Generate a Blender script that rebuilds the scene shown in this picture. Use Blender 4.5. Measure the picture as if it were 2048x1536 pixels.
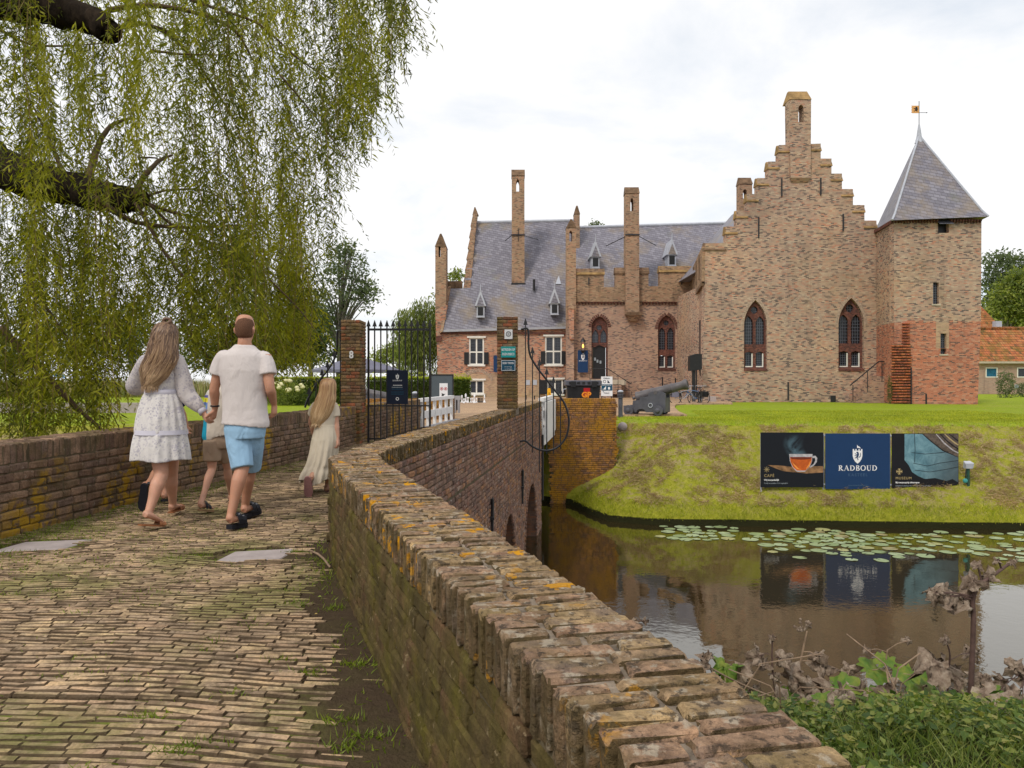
import bpy, bmesh, math, random
import numpy as np
from mathutils import Vector, Matrix
for o in list(bpy.data.objects): bpy.data.objects.remove(o, do_unlink=True)
SC = bpy.context.scene
COL = SC.collection
R = math.radians
random.seed(7); RNG = np.random.default_rng(7)
# ---------------------------------------------------------------- camera
F = 1500.0; HV = 760.0            # focal length and horizon row, in pixels of the 2048 px wide photograph
cd = bpy.data.cameras.new('camera'); cam = bpy.data.objects.new('camera', cd); COL.objects.link(cam)
cd.sensor_width = 36; cd.lens = F/2048*36; cd.shift_y = -8/2048; cd.clip_start = .05; cd.clip_end = 6000
cam.location = (0, 0, 0); cam.rotation_euler = (R(90), 0, 0)
SC.camera = cam
# ---------------------------------------------------------------- sun, sky, exposure
SUN_EL, SUN_AZ = R(48), R(215)     # azimuth measured clockwise from +Y
sd = bpy.data.lights.new('sun', 'SUN'); so = bpy.data.objects.new('sun', sd); COL.objects.link(so)
sd.energy = 1.5; sd.angle = R(10); sd.color = (1, .93, .82)
sdir = Vector((math.sin(SUN_AZ)*math.cos(SUN_EL), math.cos(SUN_AZ)*math.cos(SUN_EL), math.sin(SUN_EL)))
so.rotation_euler = sdir.to_track_quat('Z', 'Y').to_euler()
so.location = sdir*200
SC.view_settings.view_transform = 'Standard'; SC.view_settings.look = 'None'
SC.view_settings.exposure = 0.30; SC.view_settings.gamma = 1
W = bpy.data.worlds.new('World'); SC.world = W; W.use_nodes = True
nt = W.node_tree; nt.nodes.clear()
def wn(t, **k):
    n = nt.nodes.new(t)
    for a, b in k.items(): setattr(n, a, b)
    return n
sky = wn('ShaderNodeTexSky', sky_type='NISHITA', sun_disc=False, sun_elevation=SUN_EL, sun_rotation=SUN_AZ)
vm = wn('ShaderNodeVectorMath', operation='SCALE'); vm.inputs['Scale'].default_value = .11
nt.links.new(sky.outputs[0], vm.inputs[0])
tc = wn('ShaderNodeTexCoord')
sp = wn('ShaderNodeSeparateXYZ'); nt.links.new(tc.outputs['Generated'], sp.inputs[0])
# cloud layer projected on a plane overhead
ad = wn('ShaderNodeMath', operation='ADD'); ad.inputs[1].default_value = .22; 
ab = wn('ShaderNodeMath', operation='ABSOLUTE'); nt.links.new(sp.outputs[2], ab.inputs[0]); nt.links.new(ab.outputs[0], ad.inputs[0])
dx = wn('ShaderNodeMath', operation='DIVIDE'); nt.links.new(sp.outputs[0], dx.inputs[0]); nt.links.new(ad.outputs[0], dx.inputs[1])
dy = wn('ShaderNodeMath', operation='DIVIDE'); nt.links.new(sp.outputs[1], dy.inputs[0]); nt.links.new(ad.outputs[0], dy.inputs[1])
cb = wn('ShaderNodeCombineXYZ'); nt.links.new(dx.outputs[0], cb.inputs[0]); nt.links.new(dy.outputs[0], cb.inputs[1])
cn = wn('ShaderNodeTexNoise'); cn.inputs['Scale'].default_value = 1.35; cn.inputs['Detail'].default_value = 9; cn.inputs['Roughness'].default_value = .58; cn.inputs['Distortion'].default_value = .35
nt.links.new(cb.outputs[0], cn.inputs['Vector'])
cr = wn('ShaderNodeValToRGB'); cr.color_ramp.elements[0].position = .30; cr.color_ramp.elements[0].color = (.74, .74, .74, 1)
cr.color_ramp.elements[1].position = .50; cr.color_ramp.elements[1].color = (1, 1, 1, 1)
nt.links.new(cn.outputs[0], cr.inputs[0])
cc = wn('ShaderNodeValToRGB'); cc.color_ramp.elements[0].position = .30; cc.color_ramp.elements[0].color = (.755, .79, .825, 1)
cc.color_ramp.elements[1].position = .48; cc.color_ramp.elements[1].color = (.83, .83, .84, 1)
nt.links.new(cn.outputs[0], cc.inputs[0])
mx = wn('ShaderNodeMix', data_type='RGBA')
nt.links.new(cr.outputs[0], mx.inputs['Factor']); nt.links.new(vm.outputs[0], mx.inputs['A']); nt.links.new(cc.outputs[0], mx.inputs['B'])
bg = wn('ShaderNodeBackground'); bg.inputs['Strength'].default_value = 1.02
nt.links.new(mx.outputs['Result'], bg.inputs['Color'])
wo = wn('ShaderNodeOutputWorld'); nt.links.new(bg.outputs[0], wo.inputs['Surface'])

# ---------------------------------------------------------------- helpers: places, tags, meshes
def P(u, v, D): return Vector(((u-1024)/F*D, D, (HV-v)/F*D))
def X(u, D): return (u-1024)/F*D
def Z(v, D): return (HV-v)/F*D
def tag(o, label=None, cat=None, group=None, kind=None):
    if label: o['label'] = label
    if cat: o['category'] = cat
    if group: o['group'] = group
    if kind: o['kind'] = kind
    return o
def empty(name, loc=(0, 0, 0), label=None, cat=None, group=None, rz=0):
    o = bpy.data.objects.new(name, None); COL.objects.link(o); o.location = loc; o.rotation_euler = (0, 0, rz)
    o.empty_display_size = .2
    return tag(o, label, cat, group)
def link(name, me, mat=None, parent=None, kind=None):
    o = bpy.data.objects.new(name, me); COL.objects.link(o)
    if mat is not None and not len(me.materials): me.materials.append(mat)
    if parent is not None: o.parent = parent
    if kind: o['kind'] = kind
    return o
def keep(o, parent):
    """parent without moving: geometry is in world coordinates"""
    o.parent = parent; o.matrix_parent_inverse = wmat(parent).inverted(); return o
def wmat(o):
    """world matrix without a depsgraph update"""
    M = Matrix.LocRotScale(o.location, o.rotation_euler, o.scale)
    return M if o.parent is None else wmat(o.parent) @ o.matrix_parent_inverse @ M
def np_mesh(name, V, T, rnd=None, smooth=False):
    V = np.asarray(V, dtype=np.float32).reshape(-1, 3); T = np.asarray(T, dtype=np.int32)
    k = T.shape[1]
    me = bpy.data.meshes.new(name)
    me.vertices.add(len(V)); me.vertices.foreach_set('co', V.ravel())
    me.loops.add(T.size); me.loops.foreach_set('vertex_index', T.ravel())
    me.polygons.add(len(T)); me.polygons.foreach_set('loop_start', np.arange(0, T.size, k, dtype=np.int32))
    me.polygons.foreach_set('loop_total', np.full(len(T), k, dtype=np.int32))
    if rnd is not None:
        at = me.attributes.new('rnd', 'FLOAT', 'POINT'); at.data.foreach_set('value', np.asarray(rnd, dtype=np.float32))
    me.update(calc_edges=True); me.validate()
    me.polygons.foreach_set('use_smooth', np.full(len(me.polygons), bool(smooth)))
    return me
class MB:
    """collects shapes, builds them as one mesh object; geometry in the parent's coordinates"""
    def __init__(s): s.bm = bmesh.new()
    def box(s, x0, x1, y0, y1, z0, z1, M=None):
        vs = [s.bm.verts.new((x, y, z)) for x in (x0, x1) for y in (y0, y1) for z in (z0, z1)]
        for f in ((0, 1, 3, 2), (4, 6, 7, 5), (0, 4, 5, 1), (2, 3, 7, 6), (0, 2, 6, 4), (1, 5, 7, 3)): s.bm.faces.new([vs[i] for i in f])
        if M is not None:
            for v in vs: v.co = M @ v.co
        return s
    def hexa(s, pts):
        vs = [s.bm.verts.new(p) for p in pts]     # 4 bottom ring, 4 top ring
        for f in ((3, 2, 1, 0), (4, 5, 6, 7), (0, 1, 5, 4), (1, 2, 6, 5), (2, 3, 7, 6), (3, 0, 4, 7)): s.bm.faces.new([vs[i] for i in f])
        return s
    def face(s, pts):
        s.bm.faces.new([s.bm.verts.new(p) for p in pts]); return s
    def tube(s, pts, rad, n=8, ref=None, cap=True, closed=False):
        """rad: number, list of numbers, or list of (across, other)"""
        pts = [Vector(p) for p in pts]; m = len(pts)
        if not hasattr(rad, '__len__'): rad = [rad]*m
        rings = []; side = None
        for i, p in enumerate(pts):
            if closed: t = pts[(i+1) % m]-pts[i-1]
            else: t = pts[min(i+1, m-1)]-pts[max(i-1, 0)]
            t.normalize() if t.length > 1e-9 else None
            r0 = Vector(ref) if ref is not None else (side if side is not None else (Vector((1, 0, 0)) if abs(t.x) < .8 else Vector((0, 1, 0))))
            side = (r0-t*r0.dot(t))
            if side.length < 1e-5: side = t.orthogonal()
            side.normalize(); oth = t.cross(side)
            r = rad[i]; a, b = (r, r) if not hasattr(r, '__len__') else r
            rings.append([s.bm.verts.new(p+side*(a*math.cos(2*math.pi*k/n))+oth*(b*math.sin(2*math.pi*k/n))) for k in range(n)])
        for i in range(m if closed else m-1):
            A, B = rings[i], rings[(i+1) % m]
            for k in range(n): s.bm.faces.new((A[k], A[(k+1) % n], B[(k+1) % n], B[k]))
        if cap and not closed:
            s.bm.faces.new(list(reversed(rings[0]))); s.bm.faces.new(rings[-1])
        return s
    def lathe(s, prof, org=(0, 0, 0), axis=(0, 0, 1), n=16):
        ax = Vector(axis).normalized(); a = ax.orthogonal().normalized(); b = ax.cross(a); o = Vector(org); rings = []
        for (r, h) in prof:
            rings.append([s.bm.verts.new(o+ax*h+a*(max(r, 1e-4)*math.cos(2*math.pi*k/n))+b*(max(r, 1e-4)*math.sin(2*math.pi*k/n))) for k in range(n)])
        for A, B in zip(rings, rings[1:]):
            for k in range(n): s.bm.faces.new((A[k], A[(k+1) % n], B[(k+1) % n], B[k]))
        s.bm.faces.new(list(reversed(rings[0]))); s.bm.faces.new(rings[-1]); return s
    def ball(s, c, r, n=10, sc=(1, 1, 1)):
        M = Matrix.Translation(c) @ Matrix.Diagonal((*[r*k for k in sc], 1))
        bmesh.ops.create_icosphere(s.bm, subdivisions=2, radius=1, matrix=M); return s
    def plate(s, outer, holes, y0, y1, M=None):
        """solid plate in the XZ plane between y0 (front) and y1, with holes"""
        tmp = bmesh.new(); loops = []
        for L in [outer]+list(holes):
            vs = [tmp.verts.new((x, 0, z)) for x, z in L]; loops.append(vs)
            for i in range(len(vs)): tmp.edges.new((vs[i], vs[(i+1) % len(vs)]))
        bmesh.ops.triangle_fill(tmp, use_beauty=True, use_dissolve=False, edges=list(tmp.edges), normal=(0, -1, 0))
        tmp.verts.index_update(); tmp.verts.ensure_lookup_table()
        co = [v.co.copy() for v in tmp.verts]; tris = [[v.index for v in f.verts] for f in tmp.faces]
        ids = [[v.index for v in L] for L in loops]; tmp.free()
        tf = (lambda p: M @ p) if M is not None else (lambda p: p)
        fr = [s.bm.verts.new(tf(Vector((c.x, y0, c.z)))) for c in co]; bk = [s.bm.verts.new(tf(Vector((c.x, y1, c.z)))) for c in co]
        for t in tris:
            s.bm.faces.new([fr[i] for i in t]); s.bm.faces.new([bk[i] for i in reversed(t)])
        for L in ids:
            for i in range(len(L)):
                a, b = L[i], L[(i+1) % len(L)]; s.bm.faces.new((fr[a], fr[b], bk[b], bk[a]))
        return s
    def mesh(s, name='mesh', smooth=False, bevel=0, norm=True):
        if bevel: bmesh.ops.bevel(s.bm, geom=list(s.bm.edges), offset=bevel, segments=1, affect='EDGES', profile=.6)
        if norm: bmesh.ops.recalc_face_normals(s.bm, faces=s.bm.faces)
        me = bpy.data.meshes.new(name); s.bm.to_mesh(me); s.bm.free()
        if smooth: me.polygons.foreach_set('use_smooth', np.full(len(me.polygons), True))
        return me
    def build(s, name, mat, parent=None, smooth=False, bevel=0, kind=None):
        return link(name, s.mesh(name, smooth, bevel), mat, parent, kind)
def rect(x0, x1, z0, z1): return [(x0, z0), (x1, z0), (x1, z1), (x0, z1)]
def lancet(x0, x1, z0, zs, z1, n=9):
    """pointed arch: base z0, spring zs, apex z1"""
    w = (x1-x0)/2; h = z1-zs; cx = (x0+x1)/2; r = (w*w+h*h)/(2*w); pts = [(x0, z0), (x1, z0)]
    a1 = math.atan2(h, r-w)
    for i in range(n): a = a1*i/(n-1); pts.append((x1-r+r*math.cos(a), zs+r*math.sin(a)))
    for i in range(n-2, -1, -1): a = a1*i/(n-1); pts.append((x0+r-r*math.cos(a), zs+r*math.sin(a)))
    return pts
def disc(cx, cz, r, n=18): return [(cx+r*math.cos(2*math.pi*i/n), cz+r*math.sin(2*math.pi*i/n)) for i in range(n)]
# ---------------------------------------------------------------- helpers: materials
class G:
    def __init__(s, name):
        s.m = bpy.data.materials.new(name); s.m.use_nodes = True; s.t = s.m.node_tree; s.t.nodes.clear()
        s.out = s.t.nodes.new('ShaderNodeOutputMaterial')
    def n(s, t, **k):
        n = s.t.nodes.new(t)
        for a, b in k.items(): setattr(n, a, b)
        return n
    def put(s, sock, v):
        if hasattr(v, 'links') or isinstance(v, bpy.types.NodeSocket): s.t.links.new(v, sock)
        elif v is not None:
            if isinstance(v, (tuple, list)) and sock.type == 'RGBA' and len(v) == 3: v = (*v, 1)
            sock.default_value = v
    def math(s, op, a, b=None, c=None, clamp=False):
        n = s.n('ShaderNodeMath', operation=op, use_clamp=clamp); s.put(n.inputs[0], a)
        if b is not None: s.put(n.inputs[1], b)
        if c is not None: s.put(n.inputs[2], c)
        return n.outputs[0]
    def vmath(s, op, a, b=None):
        n = s.n('ShaderNodeVectorMath', operation=op); s.put(n.inputs[0], a)
        if b is not None: s.put(n.inputs[1], b)
        return n.outputs[0]
    def mix(s, f, a, b, mode='MIX'):
        n = s.n('ShaderNodeMix', data_type='RGBA', blend_type=mode); s.put(n.inputs['Factor'], f); s.put(n.inputs['A'], a); s.put(n.inputs['B'], b); return n.outputs['Result']
    def pos(s): return s.n('ShaderNodeNewGeometry').outputs['Position']
    def obj(s): return s.n('ShaderNodeTexCoord').outputs['Object']
    def xyz(s, v):
        n = s.n('ShaderNodeSeparateXYZ'); s.put(n.inputs[0], v); return n.outputs
    def comb(s, x, y, z=0.0):
        n = s.n('ShaderNodeCombineXYZ'); s.put(n.inputs[0], x); s.put(n.inputs[1], y); s.put(n.inputs[2], z); return n.outputs[0]
    def noise(s, v, scale, det=4, rough=.55, dist=0, out=0):
        n = s.n('ShaderNodeTexNoise'); s.put(n.inputs['Vector'], v); n.inputs['Scale'].default_value = scale; n.inputs['Detail'].default_value = det
        n.inputs['Roughness'].default_value = rough; n.inputs['Distortion'].default_value = dist; return n.outputs[out]
    def ramp(s, f, stops, interp='LINEAR'):
        n = s.n('ShaderNodeValToRGB'); s.put(n.inputs[0], f); e = n.color_ramp.elements; n.color_ramp.interpolation = interp
        while len(e) < len(stops): e.new(.5)
        for i, (p, c) in enumerate(stops):
            e[i].position = p; e[i].color = (c, c, c, 1) if not hasattr(c, '__len__') else (*c, 1)
        return n.outputs[0]
    def step(s, f, a, b): return s.ramp(f, [(a, 0.0), (b, 1.0)])
    def bump(s, h, strength=.5, dist=.02):
        n = s.n('ShaderNodeBump'); n.inputs['Strength'].default_value = strength; n.inputs['Distance'].default_value = dist; s.put(n.inputs['Height'], h); return n.outputs[0]
    def rnd(s):
        a = s.n('ShaderNodeObjectInfo').outputs['Random']; b = s.n('ShaderNodeAttribute', attribute_name='rnd').outputs['Fac']
        return s.math('FRACT', s.math('ADD', a, b))
    def pbr(s, col, rough=.8, normal=None, metal=0.0, spec=.3, emit=None, es=0, ior=None, trans=None):
        n = s.n('ShaderNodeBsdfPrincipled'); s.put(n.inputs['Base Color'], col); s.put(n.inputs['Roughness'], rough); s.put(n.inputs['Metallic'], metal)
        s.put(n.inputs['Specular IOR Level'], spec)
        if normal is not None: s.put(n.inputs['Normal'], normal)
        if emit is not None: s.put(n.inputs['Emission Color'], emit); n.inputs['Emission Strength'].default_value = es
        if ior: n.inputs['IOR'].default_value = ior
        o = n.outputs[0]
        if trans:                       # light passing through leaves and cloth
            tr = s.n('ShaderNodeBsdfTranslucent'); s.put(tr.inputs[0], trans[0]); ms = s.n('ShaderNodeMixShader'); ms.inputs[0].default_value = trans[1]
            s.t.links.new(o, ms.inputs[1]); s.t.links.new(tr.outputs[0], ms.inputs[2]); o = ms.outputs[0]
        s.t.links.new(o, s.out.inputs['Surface']); return s.m
def plain(name, col, rough=.6, metal=0.0, var=.12, scale=6.0, bump=.15, spec=.3):
    g = G(name); p = g.pos(); nz = g.noise(p, scale, 5)
    c = g.mix(g.step(nz, .3, .7), tuple(x*(1-var) for x in col), tuple(min(1, x*(1+var)) for x in col))
    return g.pbr(c, rough, g.bump(g.noise(p, scale*8, 3), bump, .01), metal, spec)
def wall_uv(g, tilt=0.0):
    """running length along a wall, and height, for walls facing any way"""
    p = g.xyz(g.pos()); nn = g.xyz(g.n('ShaderNodeNewGeometry').outputs['True Normal'])
    side = g.math('GREATER_THAN', g.math('ABSOLUTE', nn[0]), .72)
    a = g.math('MULTIPLY', p[0], g.math('SUBTRACT', 1.0, side)); b = g.math('MULTIPLY', p[1], side)
    return g.math('ADD', a, b), p[2]
def cells(g, u, v, w, h, mort):
    """running bond: per-brick random value, mortar mask"""
    row = g.math('FLOOR', g.math('DIVIDE', v, h))
    sh = g.math('MULTIPLY', g.math('FRACT', g.math('MULTIPLY', row, .5)), w)
    wn = g.n('ShaderNodeTexWhiteNoise', noise_dimensions='1D'); g.put(wn.inputs['W'], row)
    uu = g.math('DIVIDE', g.math('ADD', g.math('ADD', u, sh), g.math('MULTIPLY', wn.outputs['Value'], w*.35)), w)
    w2 = g.n('ShaderNodeTexWhiteNoise', noise_dimensions='2D'); g.put(w2.inputs['Vector'], g.comb(g.math('FLOOR', uu), row))
    fu = g.math('FRACT', uu); fv = g.math('FRACT', g.math('DIVIDE', v, h))
    mu = g.math('LESS_THAN', fu, mort/w); mv = g.math('LESS_THAN', fv, mort/h)
    return w2.outputs['Value'], g.math('MAXIMUM', mu, mv), fu, fv
def brick_mat(name, pal, mortar, w=.205, h=.068, mort=.015, tint=None, moss=None, dark=0.0):
    g = G(name); u, v = wall_uv(g); p = g.pos()
    wob = g.math('MULTIPLY', g.math('SUBTRACT', g.noise(p, .7, 2), .5), .10)
    r, m, fu, fv = cells(g, u, g.math('ADD', v, wob), w, h, mort)
    n = len(pal); c = g.ramp(r, [(i/n, pal[i]) for i in range(n)], 'CONSTANT')
    fine = g.noise(p, 22, 4, .65)
    c = g.mix(g.step(fine, .35, .75), c, g.mix(1.0, c, (1.25, 1.2, 1.15), 'MULTIPLY'))
    c = g.mix(g.math('MULTIPLY', m, .85), c, mortar)
    big = g.noise(p, .35, 4, .6)
    c = g.mix(1.0, c, g.ramp(big, [(.28, (.80, .78, .78)), (.47, (.98, .97, .98)), (.6, (1.06, 1.02, .98)), (.75, (1.2, 1.1, 1.0))]), 'MULTIPLY')
    zs = g.xyz(p); stn = g.noise(g.comb(g.math('MULTIPLY', zs[0], 1.6), g.math('MULTIPLY', zs[1], 1.6), g.math('MULTIPLY', zs[2], .22)), 1.0, 5, .65)
    c = g.mix(1.0, c, g.ramp(stn, [(.30, (.72, .70, .70)), (.42, (1, 1, 1)), (.7, (1.1, 1.08, 1.05))]), 'MULTIPLY')
    if tint:                                   # weathered bands: (colour, noise scale, low, high, strength)
        for (col, sc, lo, hi, k) in tint:
            f = g.math('MULTIPLY', g.step(g.noise(g.vmath('ADD', p, (sc*3.1, 7.7, sc)), sc, 5, .6), lo, hi), k)
            c = g.mix(f, c, col)
    b = g.math('ADD', g.math('MULTIPLY', m, -1.0), g.math('MULTIPLY', fine, .6))
    return g.pbr(c, .92, g.bump(b, .5, .012), spec=.15)
def real_brick_mat(name, pal, lichen=None, moss=None, grain=1.0, streak=None, bumpd=.006, side=None, sidek=None, rough=0):
    """for bricks that are modelled one by one: colour by brick, growths by place"""
    g = G(name); r = g.rnd(); p = g.pos()
    c = g.ramp(r, [(i/len(pal), pal[i]) for i in range(len(pal))], 'CONSTANT')
    n1 = g.noise(p, 9, 6, .65); n2 = g.noise(p, 60, 5, .7); n3 = g.noise(p, 2.1, 4, .6)
    c = g.mix(1.0, c, g.ramp(n1, [(.28, (.55, .52, .5)), (.5, (1, 1, 1)), (.72, (1.4, 1.32, 1.22))]), 'MULTIPLY')
    c = g.mix(1.0, c, g.ramp(n2, [(.3, (.62, .6, .6)), (.5, (1, 1, 1)), (.7, (1.3, 1.3, 1.3))]), 'MULTIPLY')
    if rough:
        n4 = g.noise(p, 24, 6, .72, .5); c = g.mix(1.0, c, g.ramp(n4, [(.32, (.42, .40, .40)), (.43, (.93, .92, .9)), (.56, (1.03, 1.02, 1.0)), (.68, (1.5, 1.45, 1.38))]), 'MULTIPLY')
    if streak:
        q = g.xyz(p); s1 = g.noise(g.comb(q[0], q[1], g.math('MULTIPLY', q[2], .18)), 14, 5, .7)
        c = g.mix(g.math('MULTIPLY', g.step(s1, .35, .7), streak[1]), c, streak[0])
    if moss:
        for (col, sc, lo, hi, k) in moss:
            c = g.mix(g.math('MULTIPLY', g.step(g.noise(g.vmath('ADD', p, (sc, sc*2, 3.0)), sc, 6, .65), lo, hi), k), c, col)
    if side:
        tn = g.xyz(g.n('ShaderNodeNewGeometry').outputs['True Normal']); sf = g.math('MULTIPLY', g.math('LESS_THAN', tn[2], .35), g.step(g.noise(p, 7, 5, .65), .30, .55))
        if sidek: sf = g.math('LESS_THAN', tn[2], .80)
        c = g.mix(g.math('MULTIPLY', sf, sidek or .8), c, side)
    if lichen:
        for (col, sc, lo, hi, k) in lichen:
            a = g.step(g.noise(g.vmath('ADD', p, (sc*.7, 1.0, sc)), sc, 7, .62), lo, hi)
            b = g.step(g.noise(p, sc*.22, 2), .48, .60)
            c = g.mix(g.math('MULTIPLY', g.math('MULTIPLY', a, b), k), c, col)
    hgt = g.math('ADD', g.math('MULTIPLY', n1, 1.2), g.math('MULTIPLY', n2, .5*grain))
    if rough: hgt = g.math('ADD', hgt, g.math('MULTIPLY', n4, 1.4))
    return g.pbr(c, .93, g.bump(hgt, .9, bumpd*4), spec=.12)
PAL_CASTLE = [(.37,.265,.20),(.40,.28,.21),(.32,.225,.175),(.43,.335,.255),(.15,.11,.10),(.37,.215,.16),(.38,.29,.22),(.44,.30,.225),(.11,.09,.085),(.34,.26,.20),(.46,.37,.28),(.42,.20,.135),(.27,.20,.16),(.40,.285,.22),(.13,.10,.095),(.41,.30,.22),(.45,.29,.215)]
PAL_COURT = [(.36,.24,.185),(.38,.25,.19),(.33,.21,.165),(.13,.10,.09),(.42,.295,.21),(.39,.23,.165),(.29,.195,.145),(.15,.11,.10),(.41,.28,.205),(.40,.26,.185)]
PAL_RED = [(.41,.14,.08),(.36,.125,.075),(.44,.17,.10),(.31,.11,.07),(.17,.08,.065),(.39,.15,.095),(.45,.21,.135),(.11,.065,.055),(.38,.145,.09),(.40,.22,.15)]
MC = {}
MC['castle'] = brick_mat('castle_brick', PAL_CASTLE, (.34,.27,.21), tint=[((.40,.28,.15), .22, .52, .75, .45), ((.17,.11,.075), .5, .60, .80, .35), ((.44,.26,.16), .9, .58, .75, .3)])
MC['court'] = brick_mat('court_brick', PAL_COURT, (.37,.29,.23), tint=[((.20,.14,.11), .45, .58, .8, .35), ((.44,.32,.24), .3, .55, .72, .3)])
MC['parapet'] = brick_mat('parapet_brick', [(.29,.195,.125),(.33,.225,.15),(.25,.17,.11),(.35,.25,.165),(.31,.18,.12),(.14,.10,.075)], (.27,.21,.15), tint=[((.14,.10,.06), .8, .50, .8, .5)])
MC['red'] = brick_mat('red_brick', PAL_RED, (.42,.28,.21), mort=.015, tint=[((.36,.21,.14), .6, .60, .8, .5)])
MC['wing'] = brick_mat('wing_brick', [(.42,.17,.10),(.38,.15,.09),(.45,.21,.13),(.35,.20,.14),(.12,.08,.07),(.43,.18,.11),(.40,.27,.19),(.15,.09,.08)], (.44,.33,.26), w=.21, h=.07, mort=.017, tint=[((.42,.28,.19), .3, .52, .7, .65)])
MC['tan'] = brick_mat('tan_brick', [(.40,.29,.19),(.44,.31,.20),(.36,.25,.16),(.42,.27,.18),(.30,.20,.14)], (.40,.32,.24))
MC['barn'] = brick_mat('outbuilding_brick', [(.36,.26,.21),(.40,.28,.22),(.32,.22,.18),(.38,.25,.20)], (.38,.31,.26), tint=[((.2,.15,.12), .5, .55, .8, .4)])
MC['chimney'] = brick_mat('chimney_brick', [(.31,.205,.14),(.35,.23,.155),(.27,.175,.12),(.34,.25,.175),(.37,.21,.14),(.15,.105,.08)], (.32,.24,.17), tint=[((.30,.22,.12), .8, .5, .75, .4)])
MC['tracery'] = brick_mat('tracery_brick', [(.14,.050,.040),(.11,.042,.036),(.18,.070,.052),(.08,.034,.030)], (.13,.085,.07), w=.14, h=.075, mort=.02)
MC['cap'] = plain('mossy_cap', (.30,.19,.08), .95, var=.45, scale=2.5, bump=.6)
MC['capdark'] = plain('weathered_cap', (.16,.10,.06), .95, var=.5, scale=3, bump=.6)
MC['lead'] = plain('lead_sheet', (.42,.44,.50), .45, var=.12, scale=3)
MC['white'] = plain('white_paint', (.74,.72,.67), .5, var=.06, scale=3)
MC['whitefence'] = plain('weathered_white_paint', (.72,.71,.70), .55, var=.07, scale=5)
MC['stone'] = plain('pale_stone', (.46,.40,.31), .85, var=.15, scale=5, bump=.4)
MC['slab'] = plain('grey_slab', (.36,.31,.30), .85, var=.16, scale=9, bump=.5)
MC['black'] = plain('black_paint', (.012,.012,.014), .45, var=.3, scale=4, spec=.4)
MC['iron'] = plain('wrought_iron', (.014,.014,.017), .42, var=.3, scale=12, bump=.3, spec=.5)
MC['glass'] = plain('dark_glass', (.018,.022,.030), .12, var=.3, scale=2, bump=.05, spec=.6)
MC['grille'] = plain('glazing_bar', (.10,.11,.14), .5, var=.1)
MC['cannon'] = plain('cannon_iron', (.10,.09,.095), .5, var=.2, scale=4, bump=.3, spec=.4)
MC['carriage'] = plain('grey_carriage_paint', (.085,.085,.105), .5, var=.2, scale=5)
MC['navy'] = plain('navy_panel', (.006,.035,.11), .55, var=.04, spec=.3)
MC['darknavy'] = plain('dark_navy_panel', (.006,.011,.028), .4, var=.05)
MC['teal'] = plain('teal_panel', (.01,.30,.30), .5, var=.05)
MC['petrol'] = plain('petrol_blue_panel', (.006,.07,.13), .5, var=.05)
MC['print'] = plain('white_print', (.78,.78,.80), .6, var=.02)
MC['greyprint'] = plain('grey_print', (.30,.34,.38), .6, var=.02)
MC['goldprint'] = plain('gold_print', (.42,.32,.15), .6, var=.02)
MC['blackpanel'] = plain('poster_black', (.006,.006,.009), .5, var=.2, scale=2)
MC['canvas'] = plain('grey_canvas', (.15,.15,.20), .85, var=.1, scale=2)
MC['wood'] = plain('grey_wood', (.30,.29,.30), .8, var=.2, scale=4)
def mat_slate():
    g = G('slate'); p = g.xyz(g.pos()); nn = g.xyz(g.n('ShaderNodeNewGeometry').outputs['True Normal'])
    side = g.math('GREATER_THAN', g.math('ABSOLUTE', nn[0]), .6)
    u = g.math('ADD', g.math('MULTIPLY', p[0], g.math('SUBTRACT', 1.0, side)), g.math('MULTIPLY', p[1], side))
    v = g.math('ADD', g.math('MULTIPLY', p[2], 1.15), g.math('MULTIPLY', u, .28))
    r, m, fu, fv = cells(g, u, v, .34, .25, .03)
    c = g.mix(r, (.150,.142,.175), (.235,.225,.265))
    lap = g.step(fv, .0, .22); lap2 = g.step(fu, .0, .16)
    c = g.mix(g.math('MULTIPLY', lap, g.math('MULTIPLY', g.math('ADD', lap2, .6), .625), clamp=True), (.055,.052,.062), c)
    q = g.pos()
    c = g.mix(g.math('MULTIPLY', g.step(g.noise(q, .33, 6, .65), .50, .66), .65), c, (.27,.20,.11))
    c = g.mix(g.math('MULTIPLY', g.step(g.noise(g.vmath('ADD', q, (9.0, 4, 1)), .6, 5, .65), .58, .75), .4), c, (.13,.15,.07))
    hgt = g.math('MULTIPLY', fv, -1.0)
    return g.pbr(c, .55, g.bump(hgt, .6, .03), spec=.4)
MC['slate'] = mat_slate()
def mat_tile():
    g = G('clay_pantile'); p = g.xyz(g.pos())
    r, m, fu, fv = cells(g, p[0], g.math('MULTIPLY', p[2], 1.2), .26, .30, .03)
    c = g.ramp(r, [(0, (.46,.15,.06)), (.2, (.52,.19,.08)), (.4, (.36,.12,.06)), (.55, (.50,.22,.10)), (.75, (.20,.10,.05)), (.85, (.48,.16,.07))], 'CONSTANT')
    q = g.pos(); c = g.mix(g.math('MULTIPLY', g.step(g.noise(q, 1.1, 6, .7), .44, .58), g.ramp(g.math('MULTIPLY', p[2], .2), [(.0, .95), (1.0, .45)])), c, (.15,.13,.025))
    c = g.mix(g.step(fv, .0, .3), (.08,.04,.02), c)
    w = g.math('SINE', g.math('MULTIPLY', p[0], 2*math.pi/.26))
    return g.pbr(c, .85, g.bump(g.math('ADD', w, fv), .8, .05), spec=.15)
MC['tile'] = mat_tile()
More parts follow.
